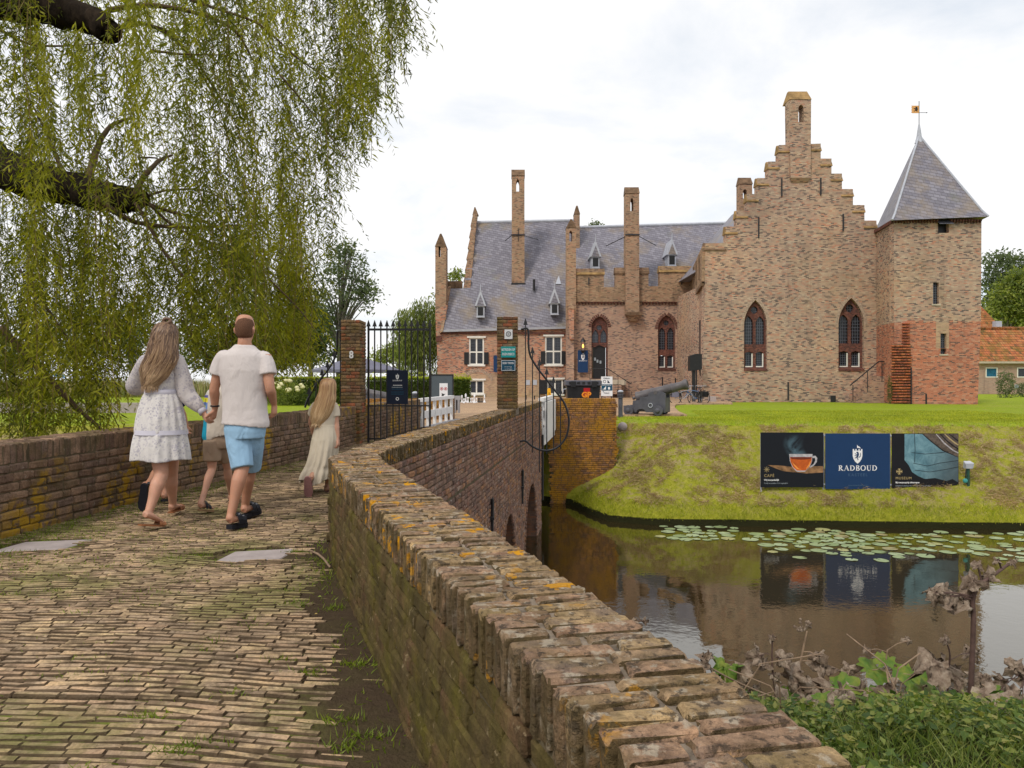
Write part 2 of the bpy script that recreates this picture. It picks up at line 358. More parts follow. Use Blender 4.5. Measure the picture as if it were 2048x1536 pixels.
# ================================================================ GROUND AND WATER
def polyx(poly, y):
    """x on a plan polyline (x, y) at y"""
    ys = [p[1] for p in poly]; xs = [p[0] for p in poly]
    return np.interp(y, ys, xs)
R_IN = [(1.287, -2), (-1.2, 5.065), (-1.36, 5.6), (-1.36, 6.3), (-1.247, 7.57), (-.275, 15.0), (.45, 20.7)]
R_OUT = [(1.60, -2), (-.86, 5.2), (-1.08, 5.95), (-1.05, 6.35), (-.892, 7.6), (.074, 15.0), (.815, 20.7)]
L_IN = [(-5.0, -2), (-4.62, 1.5), (-4.36, 4.4), (-4.1, 6.0), (-3.95, 7.6), (-3.56, 10.2), (-3.25, 12.6), (-3.1, 14.9), (-2.48, 20.3)]
L_OUT = [(x-.40, y) for x, y in L_IN]
ZP = -1.275      # top of the paving
ZW = -4.05       # water
FOOT = [(-400, 20.3), (-20, 20.6), (-7, 20.8), (-5.2, 21.4), (-4.6, 22.6), (-4.3, 25.0), (1.6, 25.0), (1.92, 24.3), (2.35, 22.6), (2.75, 21.5), (3.85, 20.95), (7.5, 20.7), (14, 20.3), (40, 19.0), (400, 17)]
NEARF = [(-400, 8.0), (-5, 8.2), (-4.5, 8.6), (-1.6, 8.6), (-1.0, 7.2), (.5, 6.7), (3, 6.6), (6, 6.4), (12, 6.0), (400, 5)]
def seg_dist(px, py, poly):
    d = np.full(px.shape, 1e9)
    for (x0, y0), (x1, y1) in zip(poly, poly[1:]):
        vx, vy = x1-x0, y1-y0; t = np.clip(((px-x0)*vx+(py-y0)*vy)/(vx*vx+vy*vy), 0, 1)
        d = np.minimum(d, np.hypot(px-x0-t*vx, py-y0-t*vy))
    return d
def vnoise(x, y, s, seed=0):
    out = 0; 
    for k, (a, f) in enumerate(((1, 1), (.5, 2.1), (.25, 4.3))):
        out = out+a*np.sin(x*f*s*1.3+seed+1.7*np.sin(y*f*s*.9+seed*2+k))*np.cos(y*f*s*1.1-seed+1.3*np.sin(x*f*s*.8+k*2))
    return out/1.75
def ground_z(x, y):
    x = np.asarray(x, float); y = np.asarray(y, float)
    ff = np.interp(x, [p[0] for p in FOOT], [p[1] for p in FOOT]); nf = np.interp(x, [p[0] for p in NEARF], [p[1] for p in NEARF])
    df = seg_dist(x, y, FOOT); dn = seg_dist(x, y, NEARF)
    plateau = -1.36
    zf = np.where(y > ff, -3.90+.61*df, -3.90-np.minimum(2.2, 6*df))
    k = .25; zf = np.where(zf > plateau-k, plateau-k*np.exp(-(np.clip(zf-plateau+k, 0, 20))/k), zf)
    t = np.clip((y-24.45)/1.7, 0, 1)*(x > 1.2)*(x < 60); zf = np.maximum(zf, zf+(plateau-zf)*t)
    zn = np.where(y < nf, -3.95+.90*np.minimum(dn, 1.2)+.62*np.clip(dn-1.2, 0, 50), -3.95-np.minimum(2.2, 6*dn))
    top = -1.38; zn = np.where(zn > top-.2, top-.2*np.exp(-(np.clip(zn-top+.2, 0, 20))/.2), zn)
    z = np.where(y > (ff+nf)/2, zf, zn)
    inpath = (x > polyx(L_IN, y)-.2) & (x < polyx(R_IN, y)+.15) & (y < 8.6)
    z = np.where(inpath, -1.325, z)
    bumpy = np.where((z < -1.45) & (z > -3.8), .05, .012)
    z = z+np.where(inpath, 0, bumpy*vnoise(x, y, 2.2, 1.0))+np.where(y > 30, .02*vnoise(x, y, .3, 4), 0)
    # the lawn dips a little toward the right of the tower, and the lake lies to the far left
    z = z-np.clip((x-23)/6, 0, 1)*np.clip((y-30)/12, 0, 1)*.12*np.clip((46-y)/6, 0, 1)
    lake = (y > 115) & (x < -22)
    z = np.where(lake, -6, z)
    return z
def grid_axis(segs):
    a = []
    for x0, x1, st in segs: a += list(np.arange(x0, x1-1e-6, st))
    return np.array(a+[segs[-1][1]])
gx = grid_axis([(-3000, -400, 650), (-400, -60, 34), (-60, -12, 2.4), (-12, -5.4, .45), (-5.4, 16, .16), (16, 30, .5), (30, 80, 5), (80, 400, 40), (400, 3000, 650)])
gy = grid_axis([(-300, -20, 70), (-20, -1, 2), (-1, 9.2, .16), (9.2, 19.4, .8), (19.4, 26.6, .15), (26.6, 60, .9), (60, 130, 5), (130, 400, 45), (400, 5000, 920)])
GX, GY = np.meshgrid(gx, gy); GZ = ground_z(GX, GY)
nx = len(gx); idx = np.arange(nx*len(gy)).reshape(len(gy), nx)
Q = np.stack([idx[:-1, :-1], idx[:-1, 1:], idx[1:, 1:], idx[1:, :-1]], -1).reshape(-1, 4)
def mat_ground():
    g = G('ground'); q = g.pos(); p = g.xyz(q)
    n1 = g.noise(q, .5, 5, .6); n2 = g.noise(q, 5, 6, .7); n3 = g.noise(q, 40, 3, .7)
    grass = g.mix(g.step(n1, .38, .62), (.27,.37,.014), (.35,.43,.022))
    grass = g.mix(g.step(n2, .35, .7), (.22,.31,.014), grass)
    grass = g.mix(1.0, grass, g.ramp(n3, [(.3, (.68, .7, .7)), (.6, (1.15, 1.12, 1.1))]), 'MULTIPLY')
    dry = g.math('MULTIPLY', g.step(g.noise(q, 1.7, 6, .7), .52, .68), .55); grass = g.mix(dry, grass, (.30,.29,.07))
    st = g.comb(g.math('MULTIPLY', p[0], 1.0), g.math('MULTIPLY', p[1], 1.0), g.math('MULTIPLY', p[2], 1.6))
    hay = g.noise(st, 2.6, 8, .72, .8)
    hz = g.math('MULTIPLY', g.ramp(g.math('MULTIPLY', g.math('ADD', p[2], 4.2), .333), [(.10, .0), (.28, .75), (.78, 1.0), (.92, .35), (.97, 0.0)]), g.math('GREATER_THAN', p[1], 15))
    zone = g.step(g.noise(q, .42, 3), .36, .52)
    hayf = g.math('MULTIPLY', g.math('MULTIPLY', g.step(hay, .47, .57), hz), g.math('ADD', g.math('MULTIPLY', zone, .72), .28))
    straw = g.mix(g.step(g.noise(q, 24, 5, .75), .35, .7), (.24,.17,.08), (.52,.41,.24))
    bank = g.math('MULTIPLY', g.math('LESS_THAN', p[2], -1.5), g.math('GREATER_THAN', p[1], 15))
    olive = g.mix(g.step(n2, .35, .65), (.24,.24,.020), (.37,.34,.045))
    grass = g.mix(g.math('MULTIPLY', bank, .8), grass, olive)
    c = g.mix(hayf, grass, straw)
    wet = g.ramp(g.math('ADD', g.math('MULTIPLY', p[2], 1.0), 4.6), [(.55, (.018, .016, .008)), (.86, (.03, .04, .010)), (.97, (1, 1, 1))])
    c = g.mix(g.math('LESS_THAN', p[2], -3.88), c, (.022,.022,.008))
    near = g.math('MULTIPLY', g.math('LESS_THAN', p[1], 10), 1.0)
    c = g.mix(near, c, g.mix(g.step(n2, .4, .65), (.045,.034,.02), (.06,.07,.02)))
    return g.pbr(c, .95, g.bump(g.math('ADD', g.math('MULTIPLY', hay, 1.2), g.math('MULTIPLY', n3, .5)), .8, .10), spec=.1)
MC['ground'] = mat_ground()
ground = link('ground', np_mesh('ground', np.stack([GX, GY, GZ], -1), Q, smooth=True), MC['ground'], kind='structure')
def mat_water():
    g = G('moat_water'); q = g.pos(); p = g.xyz(q)
    st = g.comb(g.math('MULTIPLY', p[0], 1.0), g.math('MULTIPLY', p[1], 1.0), 0.0)
    a = g.noise(st, 1.6, 3, .5); b = g.noise(st, 9, 3, .55, .4)
    patch = g.step(g.noise(st, .22, 3), .42, .62)
    h = g.math('ADD', g.math('MULTIPLY', a, .30), g.math('MULTIPLY', b, g.math('ADD', g.math('MULTIPLY', patch, .16), .035)))
    nrm = g.bump(h, .22, .05)
    d = g.n('ShaderNodeBsdfDiffuse'); d.inputs[0].default_value = (.030, .022, .009, 1)
    gl = g.n('ShaderNodeBsdfGlossy'); gl.inputs['Roughness'].default_value = .012; gl.inputs['Color'].default_value = (.93, .92, .88, 1); g.put(gl.inputs['Normal'], nrm)
    fr = g.n('ShaderNodeFresnel'); fr.inputs['IOR'].default_value = 1.75; g.put(fr.inputs['Normal'], nrm)
    f = g.math('MULTIPLY', fr.outputs[0], 1.2, clamp=True); f = g.math('ADD', f, .04, clamp=True)
    m = g.n('ShaderNodeMixShader'); g.put(m.inputs[0], f); g.t.links.new(d.outputs[0], m.inputs[1]); g.t.links.new(gl.outputs[0], m.inputs[2])
    g.t.links.new(m.outputs[0], g.out.inputs['Surface']); return g.m
MC['water'] = mat_water()
link('moat_water', MB().face([(-3000, 3, ZW), (3000, 3, ZW), (3000, 4900, ZW), (-3000, 4900, ZW)]).mesh(), MC['water'], kind='structure')
# courtyard paving beyond the moat
def mat_court_paving():
    g = G('courtyard_paving'); q = g.pos(); p = g.xyz(q)
    r, m, fu, fv = cells(g, p[0], p[1], .22, .11, .015)
    c = g.ramp(r, [(0, (.44,.31,.20)), (.25, (.38,.27,.18)), (.5, (.48,.34,.22)), (.75, (.40,.27,.19))], 'CONSTANT')
    c = g.mix(m, c, (.22,.16,.10)); c = g.mix(1.0, c, g.ramp(g.noise(q, .5, 5), [(.3, (.8,.78,.76)), (.7, (1.1,1.06,1.0))]), 'MULTIPLY')
    return g.pbr(c, .9, g.bump(g.noise(q, 20, 4), .3, .01), spec=.15)
MC['courtpave'] = mat_court_paving()
cp = [(-3.0, 20.6), (.8, 20.6), (1.3, 24.7), (1.5, 25.1), (2.9, 25.9), (4.2, 28.0), (6.6, 28.3), (6.9, 31), (7.8, 36), (8.8, 40.3), (9.6, 41.3), (12.3, 41.8), (13.4, 46), (13.4, 56.5), (-12.5, 58.5), (-8.2, 47), (-5.2, 31), (-4.6, 27), (-3.1, 24.7)]
b = MB(); b.hexa  # sheet on the lawn
tmp = bmesh.new(); f = tmp.faces.new([tmp.verts.new((x, y, -1.30)) for x, y in cp]); ext = bmesh.ops.extrude_face_region(tmp, geom=[f])
for v in [e for e in ext['geom'] if isinstance(e, bmesh.types.BMVert)]: v.co.z = -1.42
bmesh.ops.recalc_face_normals(tmp, faces=tmp.faces); me = bpy.data.meshes.new('courtyard_paving'); tmp.to_mesh(me); tmp.free()
# keep the paving off the water gap: a wooden deck crosses it
link('courtyard_paving', me, MC['courtpave'], kind='structure')

# ================================================================ REAL BRICKS
def brick_variants(name, dims, bev, jit, count=6, seg=1, rough=0.0):
    out = []; rr = random.Random(hash(name) % 1000)
    for i in range(count):
        bm = bmesh.new(); bmesh.ops.create_cube(bm, size=1)
        for v in bm.verts: v.co = Vector((v.co.x*dims[0], v.co.y*dims[1], v.co.z*dims[2]))
        bmesh.ops.bevel(bm, geom=list(bm.edges), offset=bev, segments=seg, affect='EDGES', profile=.5)
        for v in bm.verts: v.co += Vector((rr.uniform(-jit, jit), rr.uniform(-jit, jit), rr.uniform(-jit, jit)))
        bmesh.ops.triangulate(bm, faces=bm.faces)
        me = bpy.data.meshes.new(name); bm.to_mesh(me); bm.free(); out.append(me)
    return dict(me=out, dims=dims, VT=[(np.array([v.co[:] for v in m.vertices]), np.array([p.vertices[:] for p in m.polygons])) for m in out])
BV_COPE = brick_variants('coping_brick', (.20, .060, .14), .012, .004, 8, seg=2)
BV_FACE = brick_variants('wall_brick', (.20, .06, .056), .010, .0035, 6)
BV_PAVE = brick_variants('paver', (.20, .044, .06), .009, .0032, 9)
class Pile:
    """bricks of one thing: the nearest 300 as objects, the rest joined"""
    def __init__(s, name, var, mat, parent, limit=300): s.a = []; s.__dict__.update(name=name, var=var, mat=mat, parent=parent, limit=limit)
    def add(s, loc, dims, X=(1, 0, 0), Zv=(0, 0, 1), jit=0.0):
        x = Vector(X).normalized(); z = Vector(Zv).normalized(); y = z.cross(x).normalized(); z = x.cross(y)
        if jit:
            a = Vector((random.gauss(0, jit), random.gauss(0, jit), random.gauss(0, jit)))
            x = (x+y*a.x+z*a.y).normalized(); z = (z+y*a.z-x*a.y).normalized(); y = z.cross(x).normalized(); z = x.cross(y)
        d = s.var['dims']; M = Matrix.Identity(4)
        for i in range(3): M[i][0] = x[i]*dims[0]/d[0]; M[i][1] = y[i]*dims[1]/d[1]; M[i][2] = z[i]*dims[2]/d[2]; M[i][3] = loc[i]
        s.a.append((Vector(loc).length, M, random.randrange(len(s.var['me']))))
    def finish(s, stuffname=None):
        s.a.sort(key=lambda t: t[0])
        if s.parent is not None: inv = wmat(s.parent).inverted()
        for me in s.var['me']:
            if not len(me.materials): me.materials.append(None)
        cache = {}
        for d, M, k in s.a[:s.limit]:
            if k not in cache:
                m = s.var['me'][k].copy(); m.name = s.name; m.materials.clear(); m.materials.append(s.mat); cache[k] = m
            o = bpy.data.objects.new(s.name, cache[k]); COL.objects.link(o); o.parent = s.parent
            o.matrix_basis = (inv @ M) if s.parent is not None else M
        rest = s.a[s.limit:]
        if rest:
            Vs, Ts, rn = [], [], []; n = 0
            for d, M, k in rest:
                V, T = s.var['VT'][k]; A = np.array(M)
                Vs.append(V @ A[:3, :3].T+A[:3, 3]); Ts.append(T+n); n += len(V); rn.append(np.full(len(V), random.random()))
            o = link(stuffname or s.name, np_mesh(s.name, np.concatenate(Vs), np.concatenate(Ts), np.concatenate(rn)), s.mat, kind='stuff')
            if s.parent is not None: o.parent = s.parent; o.matrix_parent_inverse = inv
LICH = [((.68,.32,.012), 13, .56, .59, .95), ((.50,.47,.36), 17, .60, .66, .55)]
BPAL_OLD = [(.22,.135,.085),(.27,.165,.10),(.19,.12,.085),(.30,.20,.125),(.25,.145,.11),(.33,.235,.14),(.21,.13,.09),(.29,.155,.10)]
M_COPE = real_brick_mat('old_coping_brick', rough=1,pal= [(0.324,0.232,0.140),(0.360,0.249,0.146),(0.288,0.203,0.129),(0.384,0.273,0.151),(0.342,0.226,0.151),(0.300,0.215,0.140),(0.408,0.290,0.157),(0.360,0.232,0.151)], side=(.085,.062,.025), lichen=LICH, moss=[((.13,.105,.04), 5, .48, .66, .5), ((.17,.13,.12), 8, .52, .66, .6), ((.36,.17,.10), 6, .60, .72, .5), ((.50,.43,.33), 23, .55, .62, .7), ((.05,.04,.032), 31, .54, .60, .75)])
M_LEFT = real_brick_mat('left_wall_brick', [(.21,.135,.09),(.17,.11,.08),(.24,.16,.11),(.19,.13,.10),(.27,.18,.125)], lichen=[((.42,.25,.015), 6, .46, .54, .85), ((.36,.33,.27), 26, .60, .66, .5)], moss=[((.085,.075,.03), 3, .45, .65, .55)])
M_MOSS = real_brick_mat('mossy_wall_brick', [(.095,.065,.032),(.11,.075,.036),(.085,.058,.030),(.12,.065,.04)], lichen=[((.36,.28,.17), 30, .60, .66, .5)], moss=[((.10,.09,.012), 2.5, .42, .62, .75), ((.055,.040,.02), 5, .42, .62, .7)], streak=((.20,.155,.06), .55))
M_OUTER = real_brick_mat('outer_wall_brick', [(.20,.125,.095),(.24,.15,.115),(.16,.105,.085),(.28,.175,.125),(.22,.12,.09),(.30,.16,.09)], lichen=[((.42,.36,.31), 16, .56, .62, .8), ((.40,.20,.03), 3, .54, .64, .6)], moss=[((.10,.075,.055), 3, .5, .7, .5)])
M_ABUT = real_brick_mat('ochre_wall_brick', [(.26,.13,.05),(.30,.15,.05),(.22,.11,.06),(.33,.16,.055),(.20,.11,.07)], moss=[((.40,.20,.012), 1.8, .42, .60, .8), ((.10,.06,.03), 1.4, .56, .74, .7)], lichen=[((.45,.38,.30), 30, .62, .67, .5)])
M_PIER = real_brick_mat('pier_brick', [(.23,.15,.08),(.28,.18,.09),(.19,.125,.075),(.36,.13,.07),(.25,.17,.11),(.31,.20,.11),(.22,.11,.07)], moss=[((.13,.10,.03), 3.5, .45, .62, .7), ((.06,.045,.03), 5, .5, .7, .5)])
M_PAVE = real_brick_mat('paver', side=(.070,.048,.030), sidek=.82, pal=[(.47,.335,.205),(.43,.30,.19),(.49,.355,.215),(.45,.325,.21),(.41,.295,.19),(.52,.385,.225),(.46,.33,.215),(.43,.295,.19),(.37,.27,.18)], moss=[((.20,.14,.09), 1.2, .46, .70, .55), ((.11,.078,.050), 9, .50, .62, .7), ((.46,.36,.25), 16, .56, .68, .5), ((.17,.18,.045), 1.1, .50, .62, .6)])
M_MORT = plain('old_mortar', (.20,.155,.11), .95, var=.35, scale=8, bump=.8)
M_MORTL = plain('pale_mortar', (.20,.16,.12), .95, var=.6, scale=14, bump=.9)
M_MORTD = plain('dark_mortar', (.10,.078,.045), .95, var=.4, scale=8, bump=.8)
def arc(poly):
    L = [0]
    for a, c in zip(poly, poly[1:]): L.append(L[-1]+math.dist(a, c))
    return L
def along(poly, L, s):
    i = min(max(int(np.searchsorted(L, s))-1, 0), len(poly)-2); t = (s-L[i])/(L[i+1]-L[i]); a, c = poly[i], poly[i+1]
    return Vector((a[0]+(c[0]-a[0])*t, a[1]+(c[1]-a[1])*t, 0)), Vector((c[0]-a[0], c[1]-a[1], 0)).normalized()
def face_bricks(pile, poly, ztop, zbot, side, ch=.066, bl=.205, gap=.010, skip=None, depth=.06, proud=.012, s0=0, s1=None, jit=.02, rowfn=None):
    """courses of bricks along a plan polyline; side +1: outward normal is to the right of the direction"""
    L = arc(poly); s1 = s1 or L[-1]; n = int((ztop-zbot)/ch)
    for r in range(n):
        z = ztop-ch*(r+.5); s = s0-random.random()*bl*.5
        while s < s1:
            l = bl*random.choice((1, 1, 1, .9, .52)); m = s+l/2
            if m > s0 and m < s1:
                p, d = along(poly, L, m); nrm = Vector((d.y, -d.x, 0))*side
                if not (skip and skip(p, z)):
                    pile.add(p+nrm*(proud-depth/2+random.uniform(-.006, .006))+Vector((0, 0, z+random.uniform(-.003, .003))), (l-gap, depth, ch-gap), d if side < 0 else d, (0, 0, 1), jit)
            s += l
def wall_core(mb, inn, out, z0, z1, shrink=.012, bott=None):
    """solid core between two matching plan polylines"""
    k = len(inn); A = []
    for (a, c) in zip(inn, out):
        a = Vector((*a, 0)); c = Vector((*c, 0)); d = (c-a).normalized()*shrink; A.append((a+d, c-d))
    for (a0, c0), (a1, c1) in zip(A, A[1:]):
        mb.hexa([(a0.x, a0.y, z0), (c0.x, c0.y, z0), (c1.x, c1.y, z0), (a1.x, a1.y, z0), (a0.x, a0.y, z1), (c0.x, c0.y, z1), (c1.x, c1.y, z1), (a1.x, a1.y, z1)])
def coping(pile, inn, out, ztop, h=.14, step=.064, two=True, s0=0, cutouts=()):
    Li, Lo = arc(inn), arc(out); n = int(max(Li[-1], Lo[-1])/step); m = len(inn)
    tot = [(a+c)/2 for a, c in zip(Li, Lo)]
    k = 0; s = s0
    while s < tot[-1]:
        i = min(max(int(np.searchsorted(tot, s))-1, 0), m-2); t = (s-tot[i])/(tot[i+1]-tot[i])
        a = Vector((*inn[i], 0)).lerp(Vector((*inn[i+1], 0)), t); c = Vector((*out[i], 0)).lerp(Vector((*out[i+1], 0)), t)
        d = c-a; w = d.length; x = d.normalized(); f = random.choice((.5, .5, .34, .64)) if two else 1
        if not any(lo < (a.y+c.y)/2 < hi for lo, hi in cutouts):
            pieces = [(0, f), (f, 1)] if two else [(0, 1)]
            for (f0, f1) in pieces:
                e0 = -.007*random.random() if f0 == 0 else .005; e1 = .007*random.random() if f1 == 1 else -.005
                l = w*(f1-f0)+e1-e0; cc = a+x*(w*f0+e0+l/2)
                pile.add(cc+Vector((0, 0, ztop-h/2+random.uniform(-.007, .004))), (l-.004, step-.007, h), x, (0, 0, 1), .014)
        s += step*random.uniform(.94, 1.06)
# ---------------------------------------------------------------- the path
path = empty('path', (0, 0, 0)); path['kind'] = 'structure'
def mat_bed():
    g = G('path_earth'); q = g.pos(); p = g.xyz(q); n = g.noise(q, 3, 6, .65); n2 = g.noise(q, 30, 4, .7)
    c = g.mix(g.step(n2, .3, .7), (.055,.038,.022), (.115,.08,.048))
    dd = g.math('SUBTRACT', g.math('SUBTRACT', .583, g.math('MULTIPLY', p[1], .352)), p[0]); cl = g.step(dd, .25, .50)
    c = g.mix(g.math('MULTIPLY', g.step(n, .46, .56), g.math('ADD', g.math('MULTIPLY', cl, .75), .12)), c, (.15,.18,.03)); c = g.mix(g.math('MULTIPLY', g.math('SUBTRACT', 1.0, cl), .6), c, (.050,.034,.022))
    return g.pbr(c, .97, g.bump(n2, .8, .02), spec=.1)
MC['bed'] = mat_bed()
b = MB(); ys = [-1.5, 0, 1.5, 3, 4.4, 5.2, 5.8, 6.4, 7.2, 8.4, 10, 12.6, 15, 18, 20.55]
for y0, y1 in zip(ys, ys[1:]):
    b.hexa([(polyx(L_IN, y0)-.05, y0, -1.42), (polyx(R_IN, y0)+.05, y0, -1.42), (polyx(R_IN, y1)+.05, y1, -1.42), (polyx(L_IN, y1)-.05, y1, -1.42),
            (polyx(L_IN, y0)-.05, y0, ZP-.0085), (polyx(R_IN, y0)+.05, y0, ZP-.0085), (polyx(R_IN, y1)+.05, y1, ZP-.0085), (polyx(L_IN, y1)-.05, y1, ZP-.0085)])
bed = b.build('path_bed', MC['bed'], path)
SLABS = [((-3.62, 5.80), .50, .33, R(12)), ((-1.86, 5.47), .46, .33, R(14))]
def slab_near(x, y, m=.0):
    for (c, w, d, a) in SLABS:
        dx, dy = x-c[0], y-c[1]; u = dx*math.cos(a)+dy*math.sin(a); v = -dx*math.sin(a)+dy*math.cos(a)
        if abs(u) < w/2+m and abs(v) < d/2+m: return True
    return False
pv = Pile('paver', BV_PAVE, M_PAVE, path)
def rowoff(x, y0):
    """sideways tilt and waviness of the rows of bricks on edge"""
    t = max(0, min(1, (5.5-y0)/3)); b = -.13*(x+1.6)*t+.02*math.sin(x*2.1+y0*1.3)+.012*math.sin(x*5+y0*3)
    for (c, w, d, a) in SLABS:
        b -= .16*math.exp(-((x-c[0])/.45)**2)*math.exp(-((y0-c[1]+.25)/.35)**2)*(1 if y0 < c[1] else -.4)
    return b
y0 = 1.5
while y0 < 16.5:
    xl = polyx(L_IN, y0)-.02; xr = polyx(R_IN, y0)+.0
    x = xl-random.random()*.2
    lim = -.62*y0 if y0 < 5 else -99
    while x < xr+.1:
        l = random.choice((random.uniform(.15, .19), random.uniform(.15, .19), random.uniform(.08, .15))); m = x+l/2; yy = y0+rowoff(m, y0); x += l
        if m < lim-3.2 or m > polyx(R_IN, yy)-.02 or m < polyx(L_IN, yy)+.01 or slab_near(m, yy, .03): continue
        edge = polyx(R_IN, yy)-m
        silt = max(0, min(1, (.40-edge)/.30))*(1 if yy < 6.5 else .3); silt *= .75+.25*math.sin(m*9+yy*7)   # silted up along the wall
        dy = rowoff(m+.1, y0)-rowoff(m-.1, y0)
        sink = random.uniform(-.0025, .002)+(.012*math.exp(-((m+2)/1.2)**2) if yy > 3 else 0)
        pv.add((m, yy, ZP-.030+sink-.030*silt), (l+.003, .0365+random.uniform(-.002, .002), .06), (1, dy/.2, 0), (0, 0, 1), .009)
    y0 += .0475*random.uniform(.95, 1.05)
pv.finish('paving_bricks')
for (c, w, d, a) in SLABS:
    s_ = MB().box(-w/2, w/2, -d/2, d/2, -.05, -.002, Matrix.Translation((c[0], c[1], ZP)) @ Matrix.Rotation(a, 4, 'Z') @ Matrix(((1, .35, 0, 0), (0, 1, 0, 0), (0, 0, 1, 0), (0, 0, 0, 1)))).build('stone_slab', MC['slab'], path, bevel=.01)
    s_['label'] = 'grey stone slab let into the path beside the left wall' if c[0] < -3 else 'grey stone slab let into the path near the right wall'
# ---------------------------------------------------------------- right wall with the arches
ARCH = [(12.97, 15.10, -2.52), (16.55, 19.50, -2.50)]
def arch_z(y):
    for a, c, zt in ARCH:
        if a < y < c:
            t = abs((y-(a+c)/2)/((c-a)/2)); return -4.6+(zt+4.6)*math.sqrt(max(0, 1-t**2.3))
    return -5.2
bridge = empty('bridge', (-1.2, 14, -5), 'brick bridge of two dark arches carrying the path over the moat', 'bridge')
b = MB(); y = 8.0
while y < 20.7:
    y1 = min(y+.15, 20.7); z0, z1 = arch_z(y+.001), arch_z(y1-.001)
    xl0, xl1, xr0, xr1 = polyx(L_OUT, y)+.02, polyx(L_OUT, y1)+.02, polyx(R_OUT, y)-.014, polyx(R_OUT, y1)-.014
    b.hexa([(xl0, y, z0), (xr0, y, z0), (xr1, y1, z1), (xl1, y1, z1), (xl0, y, -1.425), (xr0, y, -1.425), (xr1, y1, -1.425), (xl1, y1, -1.425)]); y = y1
MC['vault'] = brick_mat('vault_brick', [(.16,.09,.06),(.12,.075,.055),(.18,.085,.05)], (.12,.09,.07), w=.21, h=.066, mort=.014)
keep(b.build('arches', MC['vault']), bridge)
pb = Pile('brick', BV_FACE, M_OUTER, bridge)
LO = arc(R_OUT)
face_bricks(pb, R_OUT, -1.42, -4.75, 1, skip=lambda p, z: p.y < 5.6 or p.y > 20.66 or z < arch_z(p.y)+.02 or z < -4.75, jit=.015)
pb.finish('face_bricks')
pb = Pile('voussoir', BV_FACE, M_OUTER, bridge)
for a, c, zt in ARCH:                                                   # ring of bricks on edge round each arch
    prev = None
    for i in range(150):
        yy = a+(c-a)*(.5-.5*math.cos(math.pi*i/149)); z = arch_z(min(max(yy, a+.002), c-.002))
        if z < -4.5: continue
        if prev is None or math.dist(prev, (yy, z)) > .07:
            d = (yy-(a+c)/2, (z+4.6)*.8); k = math.hypot(*d); nv = Vector((0, d[0]/k, d[1]/k)); prev = (yy, z)
            pb.add(Vector((polyx(R_OUT, yy)-.012, yy, z))+nv*.09, (.19, .06, .056), nv, Vector((0, -nv.z, nv.y)), .02)
pb.finish('voussoirs')
b = MB().tube([(polyx(R_OUT, 20.62)+.035, 20.62, -1.5), (polyx(R_OUT, 20.62)+.035, 20.62, -3.3)], .035, 8)
o = keep(b.build('downpipe', MC['iron']), bridge)
for yy, z0, z1 in ((11.8, -1.88, -2.45), (15.9, -1.92, -2.62)):
    xx = polyx(R_OUT, yy)+.035; b = MB().tube([(xx, yy, z0), (xx, yy-.02, z1)], [.03, .018], 6)
    b.tube([(xx, yy-.06, z0+.02), (xx, yy, z0-.2), (xx, yy+.06, z0+.02)], .018, 6).box(xx-.03, xx+.03, yy-.1, yy+.1, (z0+z1)/2-.02, (z0+z1)/2+.02)
    keep(b.build('wall_anchor', MC['iron']), bridge)
rw = empty('parapet_wall', (-1.2, 5.8, -1.3), 'long old brick parapet with orange lichen on its top, bending from the foreground to the right gate pier', 'wall')
b = MB(); wall_core(b, R_IN, R_OUT, -.71, -.5925, .014); keep(b.build('mortar_bed', M_MORTL), rw); b = MB(); wall_core(b, R_IN, R_OUT, -1.60, -.7105, .008); wall_core(b, R_IN[:5], R_OUT[:5], -4.7, -1.60, .014); keep(b.build('wall_core', M_MORTD), rw)
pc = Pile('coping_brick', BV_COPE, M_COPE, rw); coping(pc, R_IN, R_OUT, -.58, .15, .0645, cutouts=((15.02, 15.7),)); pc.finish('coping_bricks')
pf = Pile('brick', BV_FACE, M_MOSS, rw)
face_bricks(pf, R_IN, -.73, -1.34, -1, skip=lambda p, z: p.y < 1.0, jit=.012, proud=.006, gap=.006); pf.finish('inner_face_bricks')
po = Pile('face_brick', BV_FACE, M_OUTER, rw, 300)
face_bricks(po, R_OUT, -.73, -1.42, 1, skip=lambda p, z: p.y < 4.8, jit=.02); po.finish('outer_face_bricks')
# ---------------------------------------------------------------- left wall
lw = empty('parapet_wall', (-4.2, 7, -1.3), 'low brown brick parapet with yellow lichen behind the walking family', 'wall')
b = MB(); wall_core(b, L_IN, L_OUT, -1.9, -.535, .004); keep(b.build('wall_core', M_MORTD), lw)
pc = Pile('coping_brick', BV_COPE, M_LEFT, lw); coping(pc, L_IN, L_OUT, -.52, .16, .072, s0=3.5); pc.finish('coping_bricks')
pf = Pile('brick', BV_FACE, M_LEFT, lw)
face_bricks(pf, L_IN, -.685, -1.30, 1, ch=.076, bl=.22, skip=lambda p, z: p.y < 3.6, jit=.025, depth=.07); pf.finish('face_bricks')
